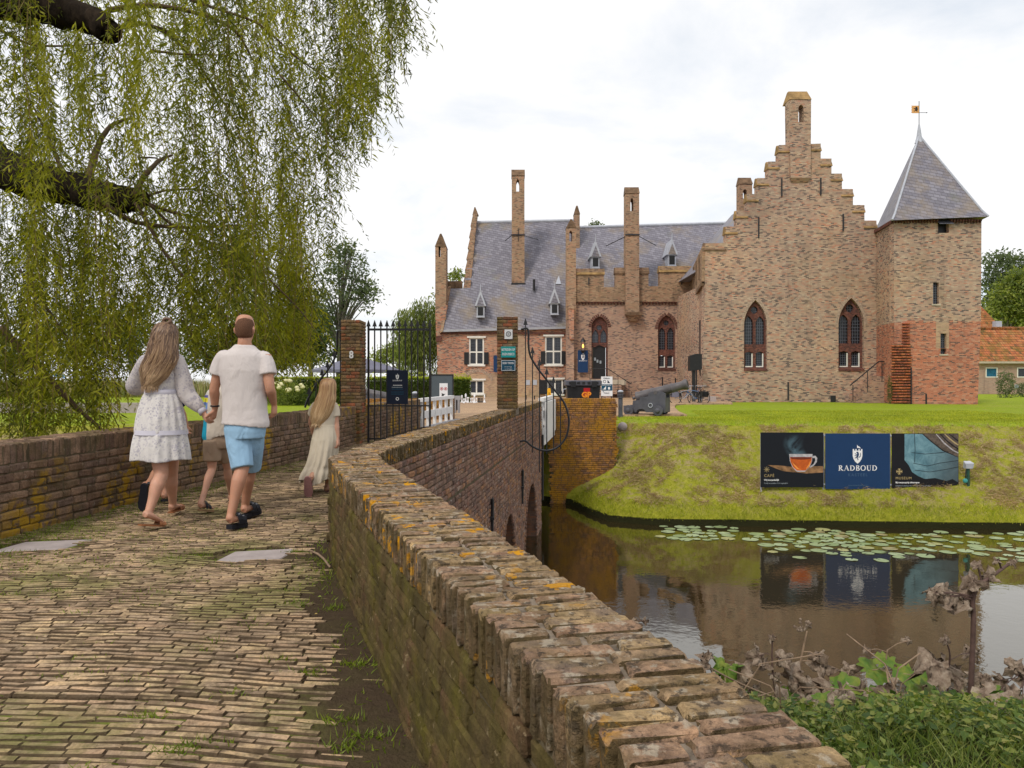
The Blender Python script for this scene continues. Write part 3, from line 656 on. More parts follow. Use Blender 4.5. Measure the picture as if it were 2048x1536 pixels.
# ---------------------------------------------------------------- gate piers
def pier(x0, x1, y0, y1, z0, z1, label, number=False, lower_red=False):
    t = empty('gate_pier', ((x0+x1)/2, (y0+y1)/2, z0), label, 'pier', 'gate piers')
    keep(MB().box(x0+.012, x1-.012, y0+.012, y1-.012, z0, z1-.01).build('pier_core', M_MORT), t)
    p = Pile('brick', BV_FACE, M_PIER, t); ch = .069; n = int((z1-z0)/ch)
    for r in range(n):
        z = z1-ch*(r+.5)
        for (ax, lo, hi, fixed, sgn) in (('x', x0, x1, y0, -1), ('y', y0, y1, x1, 1), ('y', y0, y1, x0, -1), ('x', x0, x1, y1, 1)):
            w = hi-lo; cuts = [lo, lo+w/2, hi] if r % 2 else [lo, lo+w*.27, lo+w*.76, hi]
            for c0, c1 in zip(cuts, cuts[1:]):
                m = (c0+c1)/2; l = c1-c0-.009
                if ax == 'x': p.add((m, fixed+sgn*(-.024), z), (l, .06, ch-.010), (1, 0, 0), (0, 0, 1), .012)
                else: p.add((fixed+sgn*(-.024), m, z), (l, .06, ch-.010), (0, 1, 0), (0, 0, 1), .012)
    p.finish('bricks'); return t
PR = pier(-.30, .115, 15.18, 15.62, -.60, 1.285, 'brick gate pier with three small signs on its face, standing on the right parapet')
PL = pier(-3.40, -3.02, 14.9, 15.5, -1.42, 1.20, 'brick gate pier carrying the white house number 8, at the left wall')
# ---------------------------------------------------------------- lettering
def text(s, size, mat, name, loc, parent=None, rz=0, align='CENTER', xs=1.0, bold=0.0, sp=1.0, ext=.002):
    cu = bpy.data.curves.new(name, 'FONT'); cu.body = s; cu.size = size; cu.align_x = align; cu.align_y = 'CENTER'; cu.extrude = ext; cu.offset = bold; cu.space_character = sp; cu.resolution_u = 3
    o = bpy.data.objects.new(name, cu); me = bpy.data.meshes.new_from_object(o); bpy.data.objects.remove(o)
    for v in me.vertices: v.co = Vector((v.co.x*xs, -v.co.z, v.co.y))
    M = Matrix.Translation(loc) @ Matrix.Rotation(rz, 4, 'Z'); me.transform(M); me.materials.clear()
    o = link(name, me, mat)
    return keep(o, parent) if parent is not None else o
def strip(pts, w, y, mb, t=.003):
    """flat stroke of varying width in the XZ plane"""
    L, Rr = [], []
    for i, p in enumerate(pts):
        a = Vector(pts[max(i-1, 0)]); c = Vector(pts[min(i+1, len(pts)-1)]); d = (c-a).normalized(); n = Vector((-d.y, d.x)); k = w[i] if hasattr(w, '__len__') else w
        L.append((p[0]+n.x*k/2, p[1]+n.y*k/2)); Rr.append((p[0]-n.x*k/2, p[1]-n.y*k/2))
    for i in range(len(pts)-1): mb.hexa([(Rr[i][0], y, Rr[i][1]), (Rr[i+1][0], y, Rr[i+1][1]), (Rr[i+1][0], y+t, Rr[i+1][1]), (Rr[i][0], y+t, Rr[i][1]),
                                        (L[i][0], y, L[i][1]), (L[i+1][0], y, L[i+1][1]), (L[i+1][0], y+t, L[i+1][1]), (L[i][0], y+t, L[i][1])])
def radboud(cx, y, cz, width, parent, mat):
    """the serif word RADBOUD, letter by letter"""
    h = width/7.1; x = cx-width/2; TH, TN = h*.17, h*.06
    b = MB()
    def S(pts, w): strip([(x+p[0]*h, cz-h/2+p[1]*h) for p in pts], w, y, b)
    def serif(px, pz, w=.34): S([(px-w/2, pz), (px+w/2, pz)], TN)
    def bowl(px, z0, z1, r, full=True):
        n = 9; S([(px, z1-.03)]+[(px+r*math.sin(math.pi*i/n), (z0+z1)/2+(z1-z0-.06)/2*math.cos(math.pi*i/n)) for i in range(1, n)]+[(px, z0+.03)], [TN]+[TN+(TH-TN)*math.sin(math.pi*i/n) for i in range(1, n)]+[TN])
    for ch in 'RADBOUD':
        if ch == 'R': S([(.22, 0), (.22, 1)], TH); serif(.2, .03); serif(.16, .97, .25); bowl(.25, .48, 1, .38); S([(.38, .5), (.78, .03)], TH); serif(.82, .03, .22); adv = 1.02
        if ch == 'A': S([(.12, 0), (.47, 1)], TN); S([(.45, 1), (.82, 0)], TH); S([(.24, .34), (.68, .34)], TN); serif(.12, .03, .28); serif(.84, .03, .32); adv = 1.04
        if ch == 'D': S([(.22, 0), (.22, 1)], TH); S([(.08, .03), (.3, .03)], TN); S([(.08, .97), (.3, .97)], TN); bowl(.28, 0, 1, .58); adv = 1.06
        if ch == 'B': S([(.22, 0), (.22, 1)], TH); S([(.08, .03), (.3, .03)], TN); S([(.08, .97), (.3, .97)], TN); bowl(.26, .52, 1, .36); bowl(.26, 0, .54, .44); adv = .90
        if ch == 'O':
            n = 18; pts = [(.5+.40*math.cos(2*math.pi*i/n), .5+.46*math.sin(2*math.pi*i/n)) for i in range(n+1)]; S(pts, [TN+(TH-TN)*abs(math.cos(2*math.pi*i/n)) for i in range(n+1)]); adv = 1.08
        if ch == 'U': S([(.22, 1), (.22, .35), (.27, .15), (.4, .04), (.55, .03), (.68, .1), (.74, .3), (.74, 1)], [TH, TH, TH*.9, TH*.7, TN, TN, TN, TN]); serif(.22, .97, .36); serif(.74, .97, .28); adv = 1.0
        x += adv*h
    return keep(b.build('lettering', mat), parent)
def crest(cx, y, cz, h, parent, mat, matlion):
    """shield with battlements, a flag and a rampant lion"""
    w = h*.50; zt = cz+h*.26; zb = cz-h*.5; k = w/7
    top = [(-w/2, zt), (-w/2+k, zt), (-w/2+k, zt-k*1.2), (-w/2+2*k, zt-k*1.2), (-w/2+2*k, zt), (-w/2+3*k-k*.2, zt), (-w/2+3*k-k*.2, zt-k*1.2), (w/2-3*k+k*.2, zt-k*1.2), (w/2-3*k+k*.2, zt), (w/2-2*k, zt), (w/2-2*k, zt-k*1.2), (w/2-k, zt-k*1.2), (w/2-k, zt), (w/2, zt)]
    side = [(w/2, cz-h*.10), (w*.42, cz-h*.25), (w*.24, cz-h*.40), (0, zb), (-w*.24, cz-h*.40), (-w*.42, cz-h*.25), (-w/2, cz-h*.10)]
    b = MB().plate([(cx+a, c) for a, c in top+side], [], y, y+.003)
    b.plate([(cx-w*.05, zt+h*.05), (cx+w*.10, zt+h*.06), (cx+w*.35, zt+h*.03), (cx+w*.20, zt+h*.12), (cx+w*.05, zt+h*.15), (cx-w*.05, zt+h*.22)], [], y, y+.003)
    o = keep(b.build('crest', mat), parent)
    L = [[(.05, .30), (-.05, .22), (-.02, .05), (-.10, -.05), (-.02, -.2), (.06, -.05), (.12, .1), (.10, .24)], [(-.02, .14), (-.22, .22), (-.24, .18), (-.03, .06)], [(-.02, .06), (-.24, .04), (-.25, 0), (-.04, -.02)], [(-.08, -.08), (-.24, -.16), (-.22, -.21), (-.02, -.14)],
         [(0, -.14), (.08, -.30), (-.02, -.36), (-.02, -.32), (.01, -.30), (-.06, -.18)], [(.08, -.10), (.20, -.02), (.24, .12), (.20, .26), (.24, .26), (.29, .12), (.24, -.06), (.10, -.16)], [(-.04, .22), (-.12, .28), (-.08, .34), (.02, .36), (.08, .28)]]
    b = MB(); s = h*.62
    for q in L: b.plate([(cx+a*s, cz-h*.10+c*s) for a, c in q], [], y-.003, y-.0005)
    keep(b.build('lion', matlion), parent); return o
# signs on the right pier
def sign(name, label, x0, x1, z0, z1, y, mat, cat='sign', border=None, t=.02):
    o = empty(name, ((x0+x1)/2, y, z0), label, cat)
    keep(MB().box(x0, x1, y, y+t, z0, z1).build('panel', mat), o)
    if border:
        w = min(x1-x0, z1-z0)*.035; g_ = w*.9
        keep(MB().plate(rect(x0+g_, x1-g_, z0+g_, z1-g_), [rect(x0+g_+w, x1-g_-w, z0+g_+w, z1-g_-w)], y-.003, y-.0005).build('border', border), o)
    return o
Dp = 15.155
s1 = sign('notice_plate', 'white square plate with a round emblem, topmost on the right gate pier', X(1009, Dp), X(1025, Dp), Z(678, Dp), Z(659, Dp), Dp-.012, MC['print'])
b = MB().plate(disc(X(1017, Dp), Z(668, Dp), .052), [disc(X(1017, Dp), Z(668, Dp), .040)], Dp-.016, Dp-.0125)
for a in (-.018, 0, .018): b.box(X(1017, Dp)-.02, X(1017, Dp)+.02, Dp-.016, Dp-.0125, Z(668, Dp)+a-.003, Z(668, Dp)+a+.003)
keep(b.build('emblem', MC['darknavy']), s1)
s2 = sign('warning_sign', 'teal sign with two lines of white capitals on the right gate pier', X(1002, Dp), X(1031, Dp), Z(715, Dp), Z(693, Dp), Dp-.012, MC['teal'])
text('BETREDEN OP', .068, MC['print'], 'lettering', (X(1016.5, Dp), Dp-.014, Z(699.5, Dp)), s2, xs=.62, bold=.0012)
text('EIGEN RISICO', .068, MC['print'], 'lettering', (X(1016.5, Dp), Dp-.014, Z(708.5, Dp)), s2, xs=.60, bold=.0012)
s3 = sign('private_ground_sign', 'dark blue sign with a pale border, lowest on the right gate pier', X(1002, Dp), X(1031, Dp), Z(742, Dp), Z(720, Dp), Dp-.012, MC['petrol'], border=MC['print'])
text('EIGEN TERREIN', .052, MC['print'], 'lettering', (X(1016.5, Dp), Dp-.014, Z(726.5, Dp)), s3, xs=.64, bold=.001)
text('Verboden toegang', .028, MC['print'], 'lettering', (X(1016.5, Dp), Dp-.014, Z(733.5, Dp)), s3, xs=.72)
text('voor onbevoegden', .028, MC['print'], 'lettering', (X(1016.5, Dp), Dp-.014, Z(738, Dp)), s3, xs=.72)
hn = text('8', .20, MC['print'], 'house_number', (X(703, 14.88), 14.862, Z(710, 14.88)), xs=.85, bold=.006, ext=.006)
tag(hn, 'white house number 8 fixed to the left gate pier', 'house number')
# ---------------------------------------------------------------- gate leaf and iron side wings
def spear(b, x, y, z, h=.13, w=.045):
    b.hexa([(x-w, y-.012, z), (x+w, y-.012, z), (x+w, y+.012, z), (x-w, y+.012, z), (x-.004, y-.003, z+h), (x+.004, y-.003, z+h), (x+.004, y+.003, z+h), (x-.004, y+.003, z+h)])
Yg = 15.25
gate = empty('gate_leaf', (X(737, Yg), Yg, ZP), 'tall black iron gate leaf of spear-topped bars hung on the left pier', 'gate')
for i in range(11):
    u = 737+i*(860-737)/10; xx = X(u, Yg); r = .019 if i in (0, 10) else .0125
    b = MB().box(xx-r, xx+r, Yg-r, Yg+r, Z(888 if i == 0 else 882, Yg), Z(651, Yg)); spear(b, xx, Yg, Z(653, Yg)); keep(b.build('bar', MC['iron']), gate)
for v, hh in ((659, .022), (811.5, .015), (877.5, .018)):
    keep(MB().box(X(735, Yg), X(861, Yg), Yg-.017, Yg+.017, Z(v, Yg)-hh, Z(v, Yg)+hh).build('rail', MC['iron']), gate)
gp = sign('gate_sign', 'dark navy sign board with a white crest wired to the iron gate', X(775, Yg), X(816.5, Yg), Z(808, Yg), Z(740.5, Yg), Yg-.05, MC['darknavy'])
crest(X(795.5, Yg), Yg-.054, Z(753, Yg), .125, gp, MC['print'], MC['darknavy']); radboud(X(795.5, Yg), Yg-.054, Z(761, Yg), .19, gp, MC['print'])
for v, w, m in ((770.5, 17, 'print'), (774.5, 22, 'greyprint'), (778, 22, 'petrol'), (784, 24, 'petrol'), (788, 24, 'petrol')):
    b = MB(); x = X(795.5-w/2, Yg)
    while x < X(795.5+w/2, Yg)-.01:
        l = random.uniform(.012, .022); b.box(x, x+l, Yg-.053, Yg-.0505, Z(v, Yg)-.006, Z(v, Yg)+.006); x += l+.006
    keep(b.build('small_print', MC[m]), gp)
keep(MB().plate(disc(X(795.5, Yg), Z(797.5, Yg), .032), [disc(X(795.5, Yg), Z(797.5, Yg), .022)], Yg-.053, Yg-.0505).build('round_seal', MC['print']), gp)
def wing(sgn, uo, Yw, label, pts_top, bars, curve):
    w = empty('iron_wing', (X(uo, Yw), Yw, -.6), label, 'iron wing', 'spiked iron wings beside the gate piers')
    for (u, v0, v1) in bars:
        xx = X(u, Yw); b = MB().box(xx-.011, xx+.011, Yw-.011, Yw+.011, Z(v1, Yw), Z(v0+12, Yw)); spear(b, xx, Yw, Z(v0+13, Yw), .135, .046); keep(b.build('bar', MC['iron']), w)
    for c in curve: keep(MB().tube([(X(u, Yw), Yw, Z(v, Yw)) for u, v in c], .021, 8).build('curved_rail', MC['iron'], smooth=True), w)
    return w
Yw = 15.45
def cr(pts, n=6):
    """Catmull-Rom through pixel points"""
    out = []; q = [pts[0]]+list(pts)+[pts[-1]]
    for i in range(1, len(q)-2):
        for k in range(n):
            t = k/n; out.append(tuple(.5*(2*q[i][j]+(q[i+1][j]-q[i-1][j])*t+(2*q[i-1][j]-5*q[i][j]+4*q[i+1][j]-q[i+2][j])*t*t+(3*q[i][j]-q[i-1][j]-3*q[i+1][j]+q[i+2][j])*t**3) for j in range(len(pts[0]))))
    out.append(tuple(pts[-1])); return out
wing(1, 1045, Yw, 'spiked iron wing curving out over the moat from the right pier', None,
     [(1051, 637, 884), (1065, 694, 905), (1079, 718, 945), (1093.5, 736, 908), (1107, 753, 907), (1121, 775, 898)],
     [cr([(1042, 659), (1056, 659), (1057, 690), (1061, 712), (1075, 736), (1092, 758), (1110, 781), (1128, 805), (1137, 832), (1137, 855), (1130, 878), (1114, 895), (1096, 901), (1078, 899), (1062, 891), (1051, 882), (1040, 883)])])
wing(-1, 680, 15.1, 'spiked iron wing curving down from the left pier behind the girl', None,
     [(681, 640, 812), (668, 700, 812), (655, 722, 812), (644, 738, 812), (632, 757, 812), (618, 775, 812)],
     [cr([(684, 663), (675, 663), (674, 690), (671, 712), (659, 735), (642, 757), (628, 776), (615, 800), (610, 815)])])
# ---------------------------------------------------------------- wooden deck, railings, abutments
deck = empty('wooden_deck', (-.8, 22.6, -1.3), 'white painted timber deck joining the brick bridge to the far bank', 'footbridge')
xl = lambda y: polyx(L_IN, y)-.05 if y < 20.3 else -2.53+.13*(y-20.3); xr = lambda y: -1.876+.13*y
nb = 30
for i in range(nb):
    y0 = 20.72+i*(24.85-20.72)/nb; y1 = y0+.125
    keep(MB().hexa([(xl(y0), y0, -1.33), (xr(y0), y0, -1.33), (xr(y1), y1, -1.33), (xl(y1), y1, -1.33), (xl(y0), y0, -1.285), (xr(y0), y0, -1.285), (xr(y1), y1, -1.285), (xl(y1), y1, -1.285)]).build('plank', MC['wood']), deck)
for f in (lambda y: xr(y)+.02, lambda y: xl(y)-.08, lambda y: (xl(y)+xr(y))/2):
    keep(MB().hexa([(f(20.72), 20.72, -1.80), (f(20.72)+.06, 20.72, -1.80), (f(24.85)+.06, 24.85, -1.80), (f(24.85), 24.85, -1.80), (f(20.72), 20.72, -1.335), (f(20.72)+.06, 20.72, -1.335), (f(24.85)+.06, 24.85, -1.335), (f(24.85), 24.85, -1.335)]).build('beam', MC['whitefence']), deck)
def railing(fx, ya, yb, off, label):
    r = empty('railing', (fx(ya), ya, -1.3), label, 'railing', 'white wooden railings on the bridge')
    def bar(z0, z1, o0, o1, n): keep(MB().hexa([(fx(ya)+o0, ya, z0), (fx(ya)+o1, ya, z0), (fx(yb)+o1, yb, z0), (fx(yb)+o0, yb, z0), (fx(ya)+o0, ya, z1), (fx(ya)+o1, ya, z1), (fx(yb)+o1, yb, z1), (fx(yb)+o0, yb, z1)]).build(n, MC['whitefence']), r)
    bar(-.60, -.50, off-.07, off+.07, 'handrail'); bar(-1.06, -.86, off-.02, off+.025, 'midrail')
    n = 6
    for i in range(n):
        y = ya+.12+(yb-ya-.24)*i/(n-1); keep(MB().box(fx(y)+off-.045, fx(y)+off+.045, y-.055, y+.055, -1.75, -.605).build('post', MC['whitefence']), r)
    return r
railing(xr, 20.75, 24.55, -.02, 'white wooden railing on the right side, seen almost end-on beside the iron wing')
rr_ = railing(xl, 20.35, 24.5, .03, 'white wooden railing on the left side, behind the iron gate')
M_PLK = MC['whitefence']
for i in range(8):                                                    # pale boards closing the outer side
    y0 = 20.8+i*.47; 
    keep(MB().hexa([(xr(y0)+.09, y0, -1.62), (xr(y0)+.12, y0, -1.62), (xr(y0+.44)+.12, y0+.44, -1.62), (xr(y0+.44)+.09, y0+.44, -1.62), (xr(y0)+.09, y0, -.62), (xr(y0)+.12, y0, -.62), (xr(y0+.44)+.12, y0+.44, -.62), (xr(y0+.44)+.09, y0+.44, -.62)]).build('side_board', M_PLK), deck)
def abut(x0, x1, y, ztop, zbot, label, side=1):
    a = empty('retaining_wall', ((x0+x1)/2, y, zbot), label, 'wall', 'retaining walls at the castle end of the bridge')
    keep(MB().box(x0+.01, x1-.01, y+.012, y+.42, zbot, ztop-.06).build('wall_core', M_MORTD), a)
    p = Pile('brick', BV_FACE, M_ABUT, a)
    face_bricks(p, [(x0, y), (x1, y)], ztop-.10, zbot, 1, ch=.068, bl=.215, jit=.015)
    if side > 0: face_bricks(p, [(x1, y), (x1, y+.43)], ztop-.10, -2.6, 1, ch=.068, jit=.015)
    else: face_bricks(p, [(x1, y), (x1, y+.43)], ztop-.10, -2.6, 1, ch=.068, jit=.015)
    p.finish('bricks')
    q = Pile('coping_brick', BV_COPE, M_ABUT, a); coping(q, [(x0, y), (x1, y)], [(x0, y+.43), (x1, y+.43)], ztop, .10, .066); q.finish('coping_bricks'); return a
abut(X(1101, 24.6), X(1232, 24.6), 24.6, Z(797, 24.6), -4.3, 'square ochre brick retaining wall below the black chest, right of the deck')
abut(-4.9, X(895, 24.6), 24.6, -.62, -4.3, 'low brick retaining wall at the end of the left white railing', -1)
pe = pier(X(892, 24.7), X(908, 24.7), 24.62, 25.0, -1.4, -.58, 'short square brick pillar ending the left white railing')
pe.name = 'end_pillar'; pe['category'] = 'pillar'; del pe['group']
# ================================================================ CASTLE
def px(pts, D): return [(X(u, D), Z(v, D)) for u, v in pts]
castle = empty('castle', P(1250, 805, 50), 'brick castle with slate roofs, tall chimneys and a stepped gable', 'castle')
def cpart(mb, name, mat, **k): return keep(mb.build(name, MC[mat] if isinstance(mat, str) else mat, **k), castle)
def sub(mb, name, mat, parent, **k): return keep(mb.build(name, MC[mat] if isinstance(mat, str) else mat, **k), parent)
def lpx(u0, u1, v0, vs, v1, D): return lancet(X(u0, D), X(u1, D), Z(v0, D), Z(vs, D), Z(v1, D))
def bars(x0, x1, z0, z1, y, nx, nz, name, parent, t=.022):
    b = MB()
    for i in range(1, nx): x = x0+(x1-x0)*i/nx; b.box(x-t/2, x+t/2, y, y+t, z0, z1)
    for i in range(1, nz): z = z0+(z1-z0)*i/nz; b.box(x0, x1, y-.003, y+t-.003, z-t/2, z+t/2)
    return sub(b, name, 'grille', parent)
def gothic(D, u0, u1, vb, vs, vt, low=True, door=False, shut=()):
    """one pointed window: red brick tracery with an oculus and two lancets, two small framed windows below"""
    yi = D+.22; um = (u0+u1)/2; w = u1-u0; k = w/46.0
    body = lpx(u0, u1, vb, vs, vt, D); H = vb-vt
    oc = disc(X(um, D), Z(vt+(18.5*H/135 if not door else 24*H/135), D), X(um+7.2*k, D)-X(um, D), 16)
    vl0 = vt+84*H/135 if not door else vt+ (52 if True else 0)*H/125
    a1 = lpx(u0+3.0*k, um-2.6*k, vl0, vt+46*H/135 if not door else vt+40*H/125, vt+30*H/135 if not door else vt+26*H/125, D)
    a2 = lpx(um+2.6*k, u1-3.0*k, vl0, vt+46*H/135 if not door else vt+40*H/125, vt+30*H/135 if not door else vt+26*H/125, D)
    holes = [oc, a1, a2]; lows = []
    if low:
        for (p, q) in ((u0+4.5*k, um-3*k), (um+3*k, u1-4.5*k)):
            lows.append((p, q)); holes.append(px([(p, vt+127.5*H/135), (q, vt+127.5*H/135), (q, vt+100*H/135), ((p+q)/2, vt+97.5*H/135), (p, vt+100*H/135)], D))
    if door:
        dv = vt+57*H/125; holes.append(px([(u0+4*k, vb-.6), (u1-4*k, vb-.6), (u1-4*k, dv+5), (um, dv), (u0+4*k, dv+5)], D))
    f = cpart(MB().plate(body, holes, yi, yi+.3), 'tracery_window' if not door else 'doorway', 'tracery')
    for (q, nx_, nz_) in ((oc, 3, 3), (a1, 4, 9), (a2, 4, 9)):
        xs = [c[0] for c in q]; zs = [c[1] for c in q]
        sub(MB().plate(q, [], yi+.16, yi+.17), 'pane', 'glass', f)
        b = MB(); t = .026
        for i in range(1, nx_): x = min(xs)+(max(xs)-min(xs))*i/nx_; b.box(x-t/2, x+t/2, yi+.11, yi+.13, min(zs)-.01, max(zs)-(.12 if len(q) < 25 and q is not oc else .3 if q is not oc and i != nx_//2 else .0))
        for i in range(1, nz_): z = min(zs)+(max(zs)-min(zs))*i/nz_; b.box(min(xs)-.02, max(xs)+.02, yi+.108, yi+.128, z-t/2, z+t/2) if (q is oc or i < nz_-1) else None
        sub(b, 'glazing_bars', 'grille', f)
    for (p, q) in lows:
        x0, x1, z0, z1 = X(p, D), X(q, D), Z(vt+127.5*H/135, D), Z(vt+99*H/135, D)
        sub(MB().box(x0, x1, yi+.20, yi+.22, z0, z1), 'pane', 'glass', f)
        b = MB().box(x1-.07, x1-.005, yi+.03, yi+.10, z0, z1-.08).box(x0+.01, x1-.07, yi+.03, yi+.10, z0, z0+.07); sub(b, 'frame', 'white', f)
        bars(x0, x1, z0, z1-.08, yi+.14, 4, 6, 'glazing_bars', f)
    if not door:                                                     # sloping brick sill
        x0, x1 = X(u0-.5, D), X(u1+.5, D); z1 = Z(vb-6*k, D); z0 = Z(vb, D)
        n = int((x1-x0)/.075)
        for i in range(n):
            xa = x0+(x1-x0)*i/n; sub(MB().hexa([(xa+.006, D-.06, z0), (xa+.069, D-.06, z0), (xa+.069, D+.25, z0), (xa+.006, D+.25, z0), (xa+.006, D-.04, z0+.13), (xa+.069, D-.04, z0+.13), (xa+.069, D+.25, z1), (xa+.006, D+.25, z1)]), 'sill_brick', 'tracery', f)
    return f, body
def voussoirs(body, D, r=.19, name='arch_surround', mat='tan', step=.095, full=False, y=-.012):
    pts = [Vector((a, 0, c)) for a, c in body[2:]]; b = MB(); L = 0; prev = pts[0]; acc = 0
    cx = (body[0][0]+body[1][0])/2
    for i in range(1, len(pts)):
        a, c = pts[i-1], pts[i]; d = (c-a); l = d.length; d.normalize(); n = Vector((d.z, 0, -d.x))
        if n.dot(a-Vector((cx, 0, pts[0].z-.5))) < 0: n = -n
        k = max(1, round(l/step))
        for j in range(k):
            p = a+d*(l*(j+.5)/k); q = p+n*(r/2+.01); h = l/k/2-.008
            b.hexa([(q.x+d.x*sx*h+n.x*sn*r/2, D+yy, q.z+d.z*sx*h+n.z*sn*r/2) for yy in (y, .02) for sx, sn in ((-1, -1), (1, -1), (1, 1), (-1, 1))])
    return cpart(b, name, mat, kind='stuff')
M_VOUS = plain('pale_arch_brick', (.39,.295,.225), .9, var=.4, scale=9); MC['vous'] = M_VOUS
# ---- gable house
D1 = 46.0
steps = [(1405, 805), (1411, 487), (1452, 486), (1452, 453), (1473.5, 453), (1473.5, 421), (1494.5, 421), (1494.5, 388), (1515, 388), (1515, 356), (1536.5, 356), (1536.5, 323), (1558, 323), (1558, 290),
         (1641.5, 287), (1641.5, 317), (1663, 317), (1663, 347), (1684, 347), (1684, 378), (1706, 378), (1706, 410), (1729, 410), (1729, 441), (1753, 441), (1753, 473), (1769, 473), (1772, 805)]
winA = lpx(1488, 1534, 742, 652, 600, D1); winB = lpx(1677, 1728, 742, 650, 596, D1)
niche = lpx(1768.5, 1776, 745, 678, 672, D1)
cpart(MB().plate(px(steps, D1), [winA, winB], D1, D1+.62), 'gable_wall', 'castle')
caps = [(1409, 1452, 486), (1451, 1474.5, 453), (1472.5, 1495.5, 421), (1493.5, 1516, 388), (1514, 1537.5, 356), (1535.5, 1558.5, 323), (1557, 1578, 290), (1621, 1642.5, 287), (1641, 1664, 317), (1662, 1685, 347), (1683, 1707, 378), (1705, 1730, 410), (1728, 1754, 441), (1752, 1769, 473)]
for i, (u0, u1, v) in enumerate(caps):
    x0, x1, z = X(u0, D1), X(u1, D1), Z(v, D1); h = .46
    cpart(MB().hexa([(x0-.02, D1-.07, z-h), (x1+.02, D1-.07, z-h), (x1+.02, D1+.69, z-h), (x0-.02, D1+.69, z-h), (x0-.02, D1+.22, z+.03), (x1+.02, D1+.22, z+.03), (x1+.02, D1+.40, z+.03), (x0-.02, D1+.40, z+.03)]), 'step_cap', 'capdark' if i == 0 else 'cap')
# pinnacle on top of the gable
yp = D1-.18
slot = lpx(1594.5, 1605.5, 246, 220, 211, D1)
cpart(MB().plate(px([(1579, 357), (1577, 200), (1620, 200), (1619, 357)], D1), [slot], yp, D1+.62), 'gable_pinnacle', 'castle')
cpart(MB().hexa([P(1576.5, 201, 1)*0+Vector((X(1576.5, D1), yp-.04, Z(201, D1))), Vector((X(1620.5, D1), yp-.04, Z(201, D1))), Vector((X(1620.5, D1), D1+1, Z(201, D1))), Vector((X(1576.5, D1), D1+1, Z(201, D1))),
                 Vector((X(1580, D1), yp+.45, Z(179.5, D1))), Vector((X(1617.5, D1), yp+.45, Z(179.5, D1))), Vector((X(1617.5, D1), yp+.7, Z(179.5, D1))), Vector((X(1580, D1), yp+.7, Z(179.5, D1)))]), 'pinnacle_cap', 'cap')
cpart(MB().hexa([(X(1583, D1), D1-.02, Z(366, D1)), (X(1615, D1), D1-.02, Z(366, D1)), (X(1615, D1), D1+.1, Z(366, D1)), (X(1583, D1), D1+.1, Z(366, D1)), (X(1579, D1), yp, Z(357, D1)), (X(1619, D1), yp, Z(357, D1)), (X(1619, D1), D1+.1, Z(357, D1)), (X(1579, D1), D1+.1, Z(357, D1))]), 'corbel', 'chimney')
gothic(D1, 1488, 1534, 742, 652, 600); gothic(D1, 1677, 1728, 742, 650, 596)
voussoirs(winA, D1, mat='vous'); voussoirs(winB, D1, mat='vous')
# blind arch and blind circle: outlines of bricks on edge, flush with the wall
voussoirs(lpx(1573, 1640, 720, 652, 592, D1), D1, .17, 'blind_arch', 'vous', y=-.004)
b = MB()
for i in range(58):
    a = 2*math.pi*i/58; cx, cz = X(1604, D1), Z(482, D1); r0, r1 = 1.02, 1.20; d = .045
    p = [(cx+r*math.cos(a)-s*d*math.sin(a), cz+r*math.sin(a)*1.08+s*d*math.cos(a)) for r, s in ((r0, -1), (r0, 1), (r1, 1), (r1, -1))]
    if i % 3 != 2: b.hexa([(q[0], D1-.004, q[1]) for q in p]+[(q[0], D1+.02, q[1]) for q in p])
cpart(b, 'blind_circle', 'castle', kind='stuff')
for u, v0, v1 in ((1563, 357, 393), (1641, 356, 391), (1517, 434, 476), (1686, 428, 462), (1576, 764, 800)):
    cpart(MB().box(X(u, D1)-.035, X(u, D1)+.035, D1-.07, D1-.003, Z(v1, D1), Z(v0, D1)), 'wall_anchor', 'iron')
cpart(MB().box(X(1661, D1), X(1671, D1), D1-.04, D1-.002, Z(804, D1), Z(791, D1)), 'cellar_grate', 'iron')
cpart(MB().box(X(1413, D1), X(1425, D1), D1-.9, D1-.35, -1.42, Z(793, D1-.6)), 'stone_block', 'slab', bevel=.03)
# side wall of the gable house, running back to the courtyard wing
D2 = 56.3
xa, xb = X(1408, D1), X(1385.5, D2)
def sidewall(z0a, z1a, z0b, z1b, off, t, name, mat, ya=D1+.02, yb=D2):
    return cpart(MB().hexa([(xa-off, ya, z0a), (xa+t, ya, z0a), (xb+t, yb, z0b), (xb-off, yb, z0b), (xa-off, ya, z1a), (xa+t, ya, z1a), (xb+t, yb, z1b), (xb-off, yb, z1b)]), name, mat)
zt = Z(493, D1)
sidewall(-1.6, Z(566, D1), -1.6, Z(566, D1), 0, .6, 'side_wall', 'court')
sidewall(Z(566, D1), zt, Z(566, D1), zt, .12, .5, 'side_parapet', 'parapet')
sidewall(Z(571, D1), Z(563, D1), Z(571, D1), Z(563, D1), .17, .1, 'string_course', 'capdark')
for i in range(4):
    y = D1+1.6+i*2.6; f = (y-D1)/(D2-D1); x = xa+(xb-xa)*f
    cpart(MB().box(x-.14-.006, x-.12, y-.35, y+.35, Z(552, D1), Z(500, D1)), 'parapet_slot', 'capdark')
for yy, za, zb in ((48.6, Z(742, 48.6), Z(640, 48.6)), (52.6, Z(738, 52), Z(636, 52))):
    f = (yy-D1)/(D2-D1); x = xa+(xb-xa)*f; cpart(MB().box(x-.02, x+.1, yy-.42, yy+.42, za, zb), 'side_window', 'glass')
